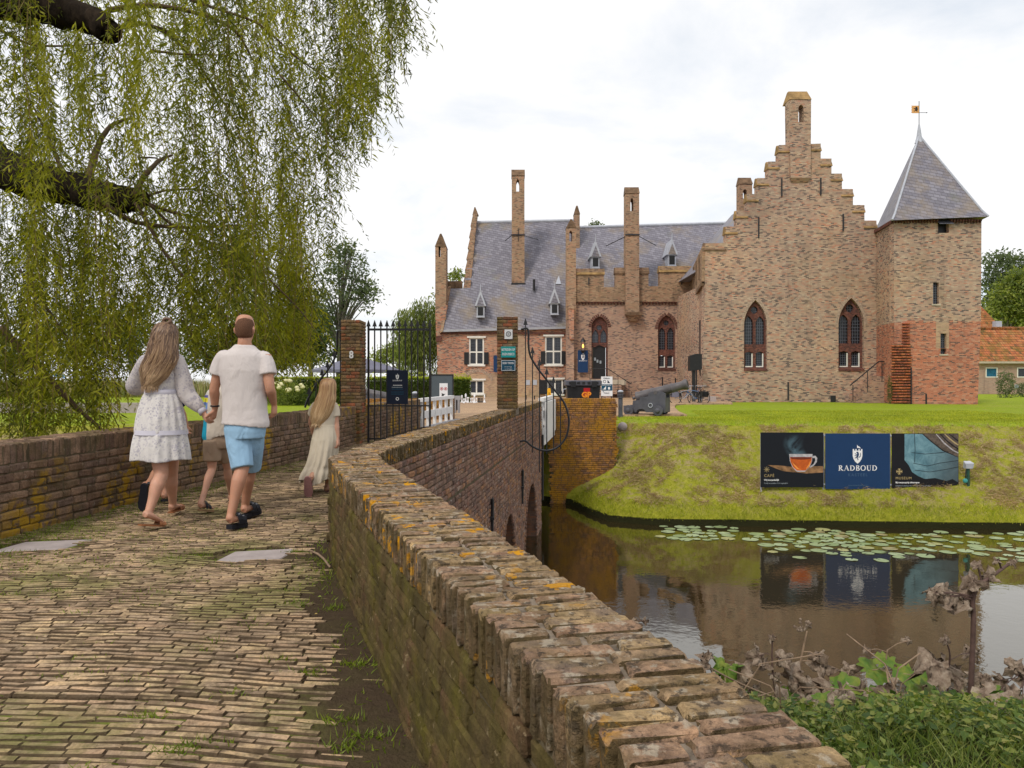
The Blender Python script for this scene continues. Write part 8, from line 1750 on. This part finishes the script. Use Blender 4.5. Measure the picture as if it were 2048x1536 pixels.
# ---------------------------------------------------------------- the man
D = 6.5; man = empty('person', P(485, 1050, 6.55), 'man in a pale T-shirt and light blue shorts holding hands with the woman', 'person')
hc = P(490.5, 657, D); s = 1.0
shL, shR = P(446, 709, D), P(530, 711, D); elL, elR = P(429, 776, 6.52), P(540, 776, 6.45); wrL, wrR = P(430, 818, 6.60), P(548, 808, 6.62)
hipL, hipR = P(474, 862, 6.5), P(505, 862, 6.55); knL, knR = P(485, 935, 6.42), P(501, 935, 6.72); anL, anR = P(461, 1033, 6.30), P(490, 1013, 6.83)
heL, toL = P(459, 1049, 6.27), P(490, 1043, 6.44); heR, toR = P(488, 1028, 6.78), P(517, 1017, 7.0)
b = MB(); head(b, hc, s, Vector((.12, 1, 0))); limbm(b, [hc-up*.06, hc-up*.12-Vector((0, .015, 0)), P(490, 700, D)], [(.056, .060), (.058, .060), (.075, .065)])
limbm(b, [P(490, 698, D), P(489, 716, D), P(488, 745, D), P(488, 785, D), P(489, 820, D), P(490, 850, D), P(490, 868, D)], [(.09, .07), (.17, .10), (.175, .115), (.155, .11), (.15, .11), (.165, .12), (.14, .11)], 18, (1, 0, 0))
leg(b, hipL, knL, anL, s, 1.08); leg(b, hipR, knR, anR, s, 1.08); foot(b, anL, heL, toL, 1.0); foot(b, anR, heR, toR, 1.0)
arm(b, shL, elL, wrL, s, 1.1); arm(b, shR, elR, wrR, s, 1.1)
hand(b, wrL, P(424, 850, 6.62)-wrL, 1.05, .8, Vector((-1, .2, 0)), 1); hand(b, wrR, P(549, 846, 6.62)-wrR, 1.05, .75, Vector((-1, .3, 0)), -1)
voxel(b, 'body', .0085, 2, SK, man); face_parts(man, hc, s)
b = MB(); Q = [hc+up*.05-Vector((0, .012, 0)), hc+up*.02-Vector((0, .016, 0)), hc-up*.03-Vector((0, .018, 0)), hc-up*.075-Vector((0, .016, 0))]
g = G('cropped_hair'); n_ = g.noise(g.pos(), 260, 3, .8); MC['crop'] = g.pbr(g.mix(g.step(n_, .35, .65), (.20,.10,.06), (.07,.035,.022)), .85, g.bump(n_, .8, .004), spec=.15)
bm = bmesh.new(); rows = []
for i in range(9):
    ph_ = R(-52+i*12.5); row = []
    for j in range(21): a = R(178+j*9.2); rr_ = math.cos(ph_); row.append(bm.verts.new(hc+Vector((math.cos(a)*.0800*rr_**.8, math.sin(a)*.1010*rr_**.8-.010, math.sin(ph_)*.112+.006))))
    rows.append(row)
for A_, B_ in zip(rows, rows[1:]):
    for j in range(20): bm.faces.new((A_[j], A_[j+1], B_[j+1], B_[j]))
me = bpy.data.meshes.new('hair'); bm.to_mesh(me); bm.free(); me.polygons.foreach_set('use_smooth', np.full(len(me.polygons), True)); ho = link('hair', me, MC['crop']); sm = ho.modifiers.new('s', 'SOLIDIFY'); sm.thickness = .006; keep(ho, man)
TEE = cloth_mat('pale_tshirt', (.62,.565,.55), 6, .45, .05)
b = MB(); limbm(b, [P(490, 690, D), P(489.5, 698, D), P(489, 712, D), P(488, 740, D), P(489, 785, D), P(490, 820, D), P(491, 846, D), P(491, 850, D)], [(.078, .078), (.115, .092), (.205, .122), (.212, .140), (.192, .135), (.190, .135), (.205, .146), (.200, .143)], 26, (1, 0, 0))
arms_sleeve(b, shL, elL, s, .60, .078, .080); arms_sleeve(b, shR, elR, s, .60, .078, .080)
b.tube([P(490, 692, D)+Vector((.066*math.cos(a), .066*math.sin(a)+.002, 0)) for a in np.linspace(0, 2*math.pi, 17)[:-1]], .010, 6, closed=True)
voxel(b, 'tshirt', .0085, 3, TEE, man)
DEN = cloth_mat('light_denim', (.30,.48,.66), 7, .7, .05, 300)
b = MB(); limbm(b, [P(490, 842, D), P(490, 860, D), P(490, 876, D)], [(.168, .128), (.178, .138), (.165, .135)], 22, (1, 0, 0))
for h, k, dx in ((hipL, knL, -.004), (hipR, knR, .008)): limbm(b, [h+up*.02, h.lerp(k, .35), h.lerp(k, .75), h.lerp(k, 1.0)-up*.005], [.105, .108, .099, .094])
sh_ = voxel(b, 'shorts', .0085, 3, DEN, man)
for u in (): keep(MB().box(X(u, 6.35)-.038, X(u, 6.35)+.038, 6.370, 6.378, Z(873, 6.35), Z(854, 6.35)).build('back_pocket', DEN, bevel=.003), sh_)
keep(MB().tube([wrL-(wrL-elL).normalized()*.03+Vector((.030*math.cos(a), .030*math.sin(a), 0)) for a in np.linspace(0, 2*math.pi, 17)[:-1]], (.010), 6, closed=True).build('wristband', MC['black']), man)
sandal(man, heL, toL, 1.18, MC['blackrubber'], MC['blackrubber'], ((.42, 1.25), (.68, 1.2)), .030, 'slipper'); sandal(man, heR, toR, 1.18, MC['blackrubber'], MC['blackrubber'], ((.42, 1.25), (.68, 1.2)), .030, 'slipper')
# ---------------------------------------------------------------- the woman
D = 6.6; wom = empty('person', P(325, 1045, 6.6), 'woman with long wavy hair and a bun in a white patterned dress, seen from behind', 'person'); s = .95
hc = P(332, 672, D)
shL, shR = P(294, 724, D), P(352, 722, D); elL, elR = P(272, 770, 6.75), P(374, 788, 6.62); wrL, wrR = P(290, 762, 7.0), P(407, 825, 6.60)
hipL, hipR = P(314, 868, 6.55), P(338, 868, 6.68); knL, knR = P(323, 950, 6.50), P(343, 948, 6.85); anL, anR = P(297, 1026, 6.34), P(346, 1010, 7.0)
heL, toL = P(290, 1036, 6.27), P(326, 1048, 6.42); heR, toR = P(341, 1023, 6.96), P(364, 1014, 7.2)
b = MB(); head(b, hc, s); limbm(b, [hc-up*.06, hc-up*.14, P(330, 718, D)], [.045, .048, .075])
limbm(b, [P(328, 712, D), P(325, 728, D), P(323, 752, D), P(323, 781, D), P(323, 820, D), P(325, 852, D), P(326, 872, D)], [(.08, .06), (.135, .085), (.14, .10), (.115, .085), (.14, .105), (.155, .12), (.12, .10)], 18, (1, 0, 0))
leg(b, hipL, knL, anL, s, 1.12, .09); leg(b, hipR, knR, anR, s, 1.12, .09); foot(b, anL, heL, toL, .92); foot(b, anR, heR, toR, .92)
arm(b, shL, elL, wrL, s, .95); arm(b, shR, elR, wrR, s, .95); hand(b, wrR, P(421, 852, 6.58)-wrR, .95, .85, Vector((.6, .6, -.2)), 1); hand(b, wrL, P(300, 745, 7.1)-wrL, .95, .6)
voxel(b, 'body', .0085, 2, SK2, wom); face_parts(wom, hc, s)
def lace(g, c, p):
    v = g.n('ShaderNodeTexVoronoi', feature='F1'); g.put(v.inputs['Vector'], p); v.inputs['Scale'].default_value = 44; m = g.step(v.outputs['Distance'], .34, .42)
    q = g.noise(p, 22, 5, .7); f = g.math('MULTIPLY', g.math('MAXIMUM', g.math('SUBTRACT', 1.0, m), g.step(q, .54, .60)), g.step(g.noise(p, 9, 3), .36, .56)); return g.mix(g.math('MULTIPLY', f, .62), c, (.30,.28,.36))
LACE = cloth_mat('patterned_dress', (.66,.63,.61), 8, .5, .04, 150, lace); LACE2 = cloth_mat('lace_sleeve', (.66,.61,.60), 12, .5, .03, 150, lace, .2); BAND = cloth_mat('white_ribbon', (.60,.58,.66), 12, .2, .01)
b = MB(); limbm(b, [P(331, 704, D), P(328, 712, D), P(324, 724, D), P(323, 750, D), P(323, 778, D), P(323, 786, D)], [(.062, .060), (.10, .08), (.165, .105), (.165, .118), (.135, .105), (.134, .104)], 24, (1, 0, 0))
voxel(b, 'dress_top', .009, 3, LACE, wom)
for nm, pts, rad in (('sleeve', [shR+Vector((-.03, 0, .02)), shR, shR.lerp(elR, .5), elR, elR.lerp(wrR, .5), elR.lerp(wrR, .82), elR.lerp(wrR, .86)], [.05, .074, .078, .078, .066, .044, .038]),
                     ('sleeve', [shL+Vector((.03, 0, .02)), shL, shL.lerp(elL, .5), elL+Vector((0, 0, -.01)), elL.lerp(wrL, .6), wrL], [.05, .074, .082, .088, .07, .04])):
    b = MB(); limbm(b, pts, rad, 16); voxel(b, nm, .009, 3, LACE2, wom)
cf = MB(); e0, e1 = elR.lerp(wrR, .82), elR.lerp(wrR, 1.02); cf.tube([e0, e0.lerp(e1, .3), e1], [.040, .036, .040], 16); keep(cf.build('cuff', BAND, smooth=True), wom)
R3 = [(P(323, 780, D), .138, .108, .0, 0), (P(323, 786, D), .142, .112, .010, 0), (P(323, 800, D), .165, .132, .035, 0), (P(323, 830, D), .195, .16, .045, 0), (P(323, 858, D), .212, .178, .042, 0), (P(323, 866, D), .213, .18, .03, 0), (P(323, 871, D), .216, .185, .045, 0), (P(323, 895, D), .232, .20, .055, .004), (P(323.5, 919, D), .242, .212, .06, .008)]
me = skirtmesh(R3, 110, 19, 3); sk = link('skirt', me, LACE); sk.modifiers.new('s', 'SOLIDIFY').thickness = .004; keep(sk, wom)
keep(MB().tube([P(323, 784, D)+Vector((.140*math.cos(a), .112*math.sin(a), 0)) for a in np.linspace(0, 2*math.pi, 41)[:-1]], [(.006, .024)]*40, 8, ref=None, closed=True).build('waist_band', BAND, smooth=True), wom)
bd = MB(); ringp = lambda z, k: [bd.bm.verts.new(P(323, z, D)+Vector((.220*k*math.cos(a), .187*k*math.sin(a), 0))) for a in np.linspace(0, 2*math.pi, 65)[:-1]]; A_, B_ = ringp(859, 1.0), ringp(868, 1.02)
for i in range(64): bd.bm.faces.new((A_[i], A_[(i+1) % 64], B_[(i+1) % 64], B_[i]))
keep(bd.build('skirt_ribbon', BAND, smooth=True), wom)
HCOL = [(0, (.085,.045,.030)), (.35, (.13,.07,.042)), (.6, (.26,.155,.085)), (.85, (.42,.27,.145)), (1, (.52,.36,.21))]
hairmesh(wom, hc, s, [(hc+up*.125, .02, .02), (hc+up*.105, .060, .075), (hc+up*.045-Vector((0, .012, 0)), .088, .108), (hc-up*.04-Vector((.0, .03, 0)), .098, .105), (P(331, 712, D)-Vector((0, .06, 0)), .118, .085), (P(325, 735, D)-Vector((0, .105, 0)), .120, .040), (P(320, 757, D)-Vector((0, .12, 0)), .085, .028), (P(313, 772, D)-Vector((0, .12, 0)), .045, .02)], HCOL, 5, n=760, wob=.028)
sd_ = MB()
for j in range(26):
    o_ = random.uniform(0, 1); p0 = P(318+o_*5, 690, 6.5); sd_.tube([p0, P(300+o_*8, 715, 6.46), P(288+o_*8, 738, 6.46), P(281+o_*10, 758+random.uniform(-6, 8), 6.47)], [.008, .007, .005, .0015], 5)
keep(sd_.build('hair_strands', bpy.data.materials['hair'], smooth=True, kind='stuff'), wom)
bb_ = MB(); c0 = P(334, 642, 6.56)
for k in range(3): bb_.tube([c0+Vector((.026*math.cos(a+k), .020*math.sin(a+k*2), .026*math.sin(a*1+k)*.8)) for a in np.linspace(0, 2*math.pi, 13)[:-1]], .013, 8, closed=True)
keep(bb_.build('hair_bun', bpy.data.materials['hair'], smooth=True), wom)
sandal(wom, heL-Vector((.03, .02, .045)), toL-Vector((0, 0, .004)), .95, MC['leather'], MC['leather'], ((.80, .9), (.95, .6)), .012); sandal(wom, heR, toR, .95, MC['leather'], MC['leather'], ((.55, 1), (.80, .8)), .012)
# ---------------------------------------------------------------- the boy in beige shorts
D = 7.35; boy = empty('person', P(435, 1020, 7.3), 'boy in a cream T-shirt and beige shorts walking half hidden behind the man', 'person'); s = .80
hc = P(449, 735, D); shL, shR = P(424, 783, D), P(468, 783, D); elL, elR = P(418, 815, 7.5), P(476, 815, 7.3); wrL, wrR = P(424, 838, 7.62), P(474, 845, 7.45)
hipL, hipR = P(424, 885, 7.3), P(447, 885, 7.4); knL, knR = P(424, 938, 7.30), P(455, 936, 7.50); anL, anR = P(404, 1000, 7.12), P(463, 993, 7.66)
heL, toL = P(400, 1017, 7.06), P(425, 1019, 7.22); heR, toR = P(460, 1003, 7.62), P(480, 999, 7.8)
b = MB(); head(b, hc, s*1.02); limbm(b, [hc-up*.05, hc-up*.115, P(446, 775, D)], [.042, .044, .06])
limbm(b, [P(446, 772, D), P(445, 785, D), P(442, 815, D), P(437, 850, D), P(435, 876, D), P(435, 892, D)], [(.07, .05), (.115, .075), (.115, .08), (.10, .075), (.115, .09), (.09, .08)], 16, (1, 0, 0))
leg(b, hipL, knL, anL, s, .92); leg(b, hipR, knR, anR, s, .92); foot(b, anL, heL, toL, .84); foot(b, anR, heR, toR, .84); arm(b, shL, elL, wrL, s, .85); arm(b, shR, elR, wrR, s, .85); hand(b, wrL, Vector((0, .2, -1)), .75, .7); hand(b, wrR, Vector((0, .1, -1)), .75, .7)
voxel(b, 'body', .0085, 2, SK2, boy); face_parts(boy, hc, s)
def sleevestripe(g, c, p):
    q = g.xyz(p); f = g.math('LESS_THAN', q[0], X(421, 7.35)); h = g.math('SUBTRACT', Z(785, 7.35), q[2])
    st_ = g.ramp(g.math('MULTIPLY', h, 4.0), [(0, (.62,.60,.58)), (.10, (.12,.12,.36)), (.20, (.75,.66,.05)), (.38, (.16,.25,.55)), (.75, (.02,.30,.45))], 'CONSTANT'); return g.mix(f, c, st_)
TEE2 = cloth_mat('cream_tshirt', (.62,.55,.47), 8, .6, .04, 160, sleevestripe); b = MB()
limbm(b, [P(446, 768, D), P(446, 774, D), P(445, 786, D), P(442, 815, D), P(438, 848, D), P(436, 871, D), P(436, 874, D)], [(.055, .05), (.09, .065), (.142, .095), (.148, .105), (.148, .108), (.152, .115), (.150, .112)], 20, (1, 0, 0)); arms_sleeve(b, shL, elL, s, .75, .078, .075); arms_sleeve(b, shR, elR, s, .75, .078, .075); voxel(b, 'tshirt', .0085, 3, TEE2, boy)
BEI = cloth_mat('beige_shorts', (.35,.25,.175), 8, .5, .04); b = MB(); limbm(b, [P(435, 870, D), P(435, 884, D), P(435, 896, D)], [(.125, .10), (.138, .112), (.12, .105)], 18, (1, 0, 0))
for h, k in ((hipL, knL), (hipR, knR)): limbm(b, [h+up*.02, h.lerp(k, .35), h.lerp(k, .70)], [.085, .086, .084])
voxel(b, 'shorts', .0085, 3, BEI, boy)
MC['boyhair'] = plain('short_brown_hair', (.14,.08,.045), .6, var=.4, scale=60, bump=1.0); b = MB(); limbm(b, [hc+up*.105, hc+up*.085-Vector((0, .01, 0)), hc+up*.03-Vector((0, .02, 0)), hc-up*.045-Vector((0, .022, 0))], [(.03, .03), (.062, .072), (.071, .080), (.056, .058)], 18, (1, 0, 0)); keep(b.build('hair', MC['boyhair'], smooth=True), boy)
sandal(boy, heL, toL, .92, MC['blackrubber'], MC['cork'], ((.28, 1.3), (.55, 1.1)), .022); sandal(boy, heR, toR, .92, MC['blackrubber'], MC['cork'], ((.28, 1.3), (.55, 1.1)), .022)
# ---------------------------------------------------------------- the other child, hidden behind the woman
D = 7.75; kid = empty('person', P(325, 1000, 7.7), 'child in dark clothes almost hidden behind the woman, one sandalled foot lifted behind', 'person'); s = .78
hc = P(325, 747, D); shL, shR = P(302, 790, D), P(346, 790, D); elL, elR = P(290, 825, D), P(366, 824, D); wrL, wrR = P(296, 850, 7.9), P(373, 850, 7.8)
hipL, hipR = P(314, 885, D), P(335, 885, D); knL, knR = P(317, 938, 7.75), P(334, 938, 7.80); anL, anR = P(295, 968, 7.28), P(330, 984, 7.75)
heL, toL = P(286, 972, 7.22), P(284, 1014, 7.30); heR, toR = P(326, 998, 7.68), P(352, 997, 7.9)
b = MB(); head(b, hc, s); limbm(b, [hc-up*.05, hc-up*.115, P(324, 783, D)], [.042, .044, .06]); limbm(b, [P(324, 780, D), P(324, 795, D), P(324, 830, D), P(324, 860, D), P(324, 892, D)], [(.07, .05), (.11, .075), (.11, .08), (.10, .08), (.09, .08)], 16, (1, 0, 0))
leg(b, hipL, knL, anL, s, .9); leg(b, hipR, knR, anR, s, .9); foot(b, anR, heR, toR, .82); arm(b, shL, elL, wrL, s, .85); arm(b, shR, elR, wrR, s, .85); hand(b, wrR, Vector((.1, 0, -1)), .8, .8); hand(b, wrL, Vector((0, 0, -1)), .8, .8)
limbm(b, [anL, heL+Vector((0, .02, 0)), heL.lerp(toL, .5)+Vector((.0, .03, 0)), toL+Vector((0, .02, 0))], [.028, .028, (.034, .018), (.026, .012)])
voxel(b, 'body', .0085, 2, SK, kid); face_parts(kid, hc, s)
NAV = cloth_mat('navy_cloth', (.02,.025,.06), 8, .5, .04); b = MB(); limbm(b, [P(324, 776, D), P(324, 782, D), P(324, 796, D), P(324, 830, D), P(324, 868, D), P(324, 880, D)], [(.05, .05), (.09, .065), (.14, .09), (.14, .10), (.14, .10), (.14, .10)], 18, (1, 0, 0)); arms_sleeve(b, shL, elL, s, .85, .085, .075); arms_sleeve(b, shR, elR, s, .75, .075, .07); voxel(b, 'tshirt', .0085, 3, NAV, kid)
b = MB(); limbm(b, [P(324, 876, D), P(324, 890, D), P(324, 900, D)], [(.12, .10), (.13, .105), (.11, .1)], 18, (1, 0, 0))
for h, k in ((hipL, knL), (hipR, knR)): limbm(b, [h+up*.02, h.lerp(k, .35), h.lerp(k, .70)], [.08, .08, .078])
voxel(b, 'shorts', .0085, 3, NAV, kid)
b = MB(); limbm(b, [hc+up*.105, hc+up*.085-Vector((0, .01, 0)), hc+up*.03-Vector((0, .02, 0)), hc-up*.045-Vector((0, .022, 0))], [(.03, .03), (.062, .072), (.071, .080), (.056, .058)], 18, (1, 0, 0)); keep(b.build('hair', MC['boyhair'], smooth=True), kid)
def upright_sole(par, top, bot, w, mat, name='sandal', strap=None):
    d = (bot-top); L = d.length; d.normalize(); sd = Vector((1, 0, .0)); sd = (sd-d*sd.dot(d)).normalized(); nv = d.cross(sd); b = MB()
    ol = [(-.02, .5), (-.05, 0), (-.02, -.5), (.08, -.78), (.30, -.72), (.50, -.85), (.72, -1.0), (.92, -.8), (1.03, -.3), (1.04, .2), (.97, .7), (.78, 1.0), (.55, .85), (.30, .70), (.08, .78)]
    V = [[b.bm.verts.new(top+d*(a*L)+sd*(c*w)+nv*z) for a, c in ol] for z in (-.006, .018)]; n = len(ol); b.bm.faces.new(V[0]); b.bm.faces.new(list(reversed(V[1])))
    for i in range(n): b.bm.faces.new((V[0][i], V[0][(i+1) % n], V[1][(i+1) % n], V[1][i]))
    return keep(b.build(name, mat, bevel=.004), par)
upright_sole(kid, P(290, 968, 7.2), P(285, 1020, 7.24), .046, MC['blackrubber']); keep(MB().tube([P(297, 966, 7.22), P(303, 972, 7.3), P(304, 982, 7.32), P(298, 990, 7.25)], .014, 6).build('strap', MC['blackrubber']), kid)
sandal(kid, heR, toR, .9, MC['blackrubber'], MC['blackrubber'], ((.25, 1.3), (.6, 1.1)), .024)
# ---------------------------------------------------------------- the girl
D = 8.4; girl = empty('person', P(645, 985, 8.4), 'girl with very long blonde hair in a long cream dress walking ahead', 'person'); s = .86
hc = P(656.5, 775, D); shL, shR = P(632, 808, D), P(668, 808, D); elL, elR = P(622, 842, 8.55), P(672, 846, 8.4); wrL, wrR = P(628, 872, 8.7), P(675, 877, 8.38)
hipL, hipR = P(642, 880, D), P(656, 880, D); knL, knR = P(636, 932, 8.45), P(657, 932, 8.55); anL, anR = P(621, 957, 8.12), P(655, 972, 8.55)
heR, toR = P(652, 983, 8.48), P(668, 980, 8.75)
b = MB(); head(b, hc, s); limbm(b, [hc-up*.05, hc-up*.12, P(653, 805, D)], [.042, .044, .06]); limbm(b, [P(652, 802, D), P(651, 815, D), P(650, 840, D), P(650, 860, D), P(650, 888, D)], [(.07, .05), (.105, .07), (.10, .075), (.10, .08), (.10, .09)], 16, (1, 0, 0))
leg(b, hipL, knL, anL, s, .9); leg(b, hipR, knR, anR, s, .9); foot(b, anR, heR, toR, .85); arm(b, shL, elL, wrL, s, .9); arm(b, shR, elR, wrR, s, 1.0); hand(b, wrR, P(677, 893, 8.36)-wrR, .92, .8, Vector((-1, .2, 0)), -1); hand(b, wrL, Vector((0, .3, -1)), .85, .8)
limbm(b, [anL, anL+Vector((-.02, .03, -.03)), P(617, 978, 8.18), P(616, 988, 8.2)], [.028, .028, (.032, .018), (.026, .012)])
voxel(b, 'body', .0085, 2, SK2, girl); face_parts(girl, hc, s, brow=(.3,.2,.1))
CRM = cloth_mat('cream_dress', (.66,.58,.46), 7, .5, .04, 160, None, .12)
b = MB(); limbm(b, [P(653, 797, D), P(652, 803, D), P(650, 812, D), P(650, 830, D), P(651, 848, D), P(651, 854, D)], [(.055, .05), (.085, .065), (.145, .085), (.138, .095), (.118, .09), (.12, .092)], 20, (1, 0, 0)); arms_sleeve(b, shL, elL, s, .62, .075, .072); arms_sleeve(b, shR, elR, s, .66, .070, .068); voxel(b, 'dress_top', .0085, 3, CRM, girl)
R4 = [(P(651, 850, D), .120, .092, 0, 0), (P(651, 857, D), .124, .098, .012, 0), (P(650, 880, D), .150, .135, .04, 0), (P(647, 905, D), .155, .165, .06, 0), (P(643, 926, D), .165, .19, .075, .004), (P(640, 934, D), .17, .20, .055, .006), (P(637, 945, D), .185, .22, .10, .012), (P(634, 960, D), .19, .235, .13, .030)]
sk = link('skirt', skirtmesh(R4, 120, 17, 8), CRM); sk.modifiers.new('s', 'SOLIDIFY').thickness = .004; keep(sk, girl)
GCOL = [(0, (.26,.135,.065)), (.3, (.34,.18,.085)), (.6, (.50,.31,.15)), (.85, (.64,.44,.24)), (1, (.72,.53,.31))]
hairmesh(girl, hc, s, [(hc+up*.125*s, .02, .02), (hc+up*.105*s, .058, .07), (hc+up*.045*s-Vector((0, .012, 0)), .078, .095), (hc-up*.05-Vector((.005, .02, 0)), .086, .090), (P(653, 800, D)-Vector((0, .055, 0)), .102, .060), (P(647, 820, D)-Vector((0, .075, 0)), .108, .040), (P(642, 836, D)-Vector((0, .08, 0)), .085, .035), (P(636, 846, D)-Vector((0, .08, 0)), .045, .02)], GCOL, 9, 'blonde_hair', n=560, wob=.008)
upright_sole(girl, P(615.5, 954, 8.05), P(617.5, 993, 8.12), .048, MC['pinksole'], 'shoe'); keep(MB().tube([P(617, 962, 8.12), P(618, 975, 8.18), P(618, 988, 8.18)], [.035, .042, .036], 10).build('shoe_upper', MC['pinksole'], smooth=True), girl)
sandal(girl, heR, toR, .9, MC['pinksole'], MC['pinksole'], ((.4, 1.2), (.7, 1.1)), .018, 'shoe')
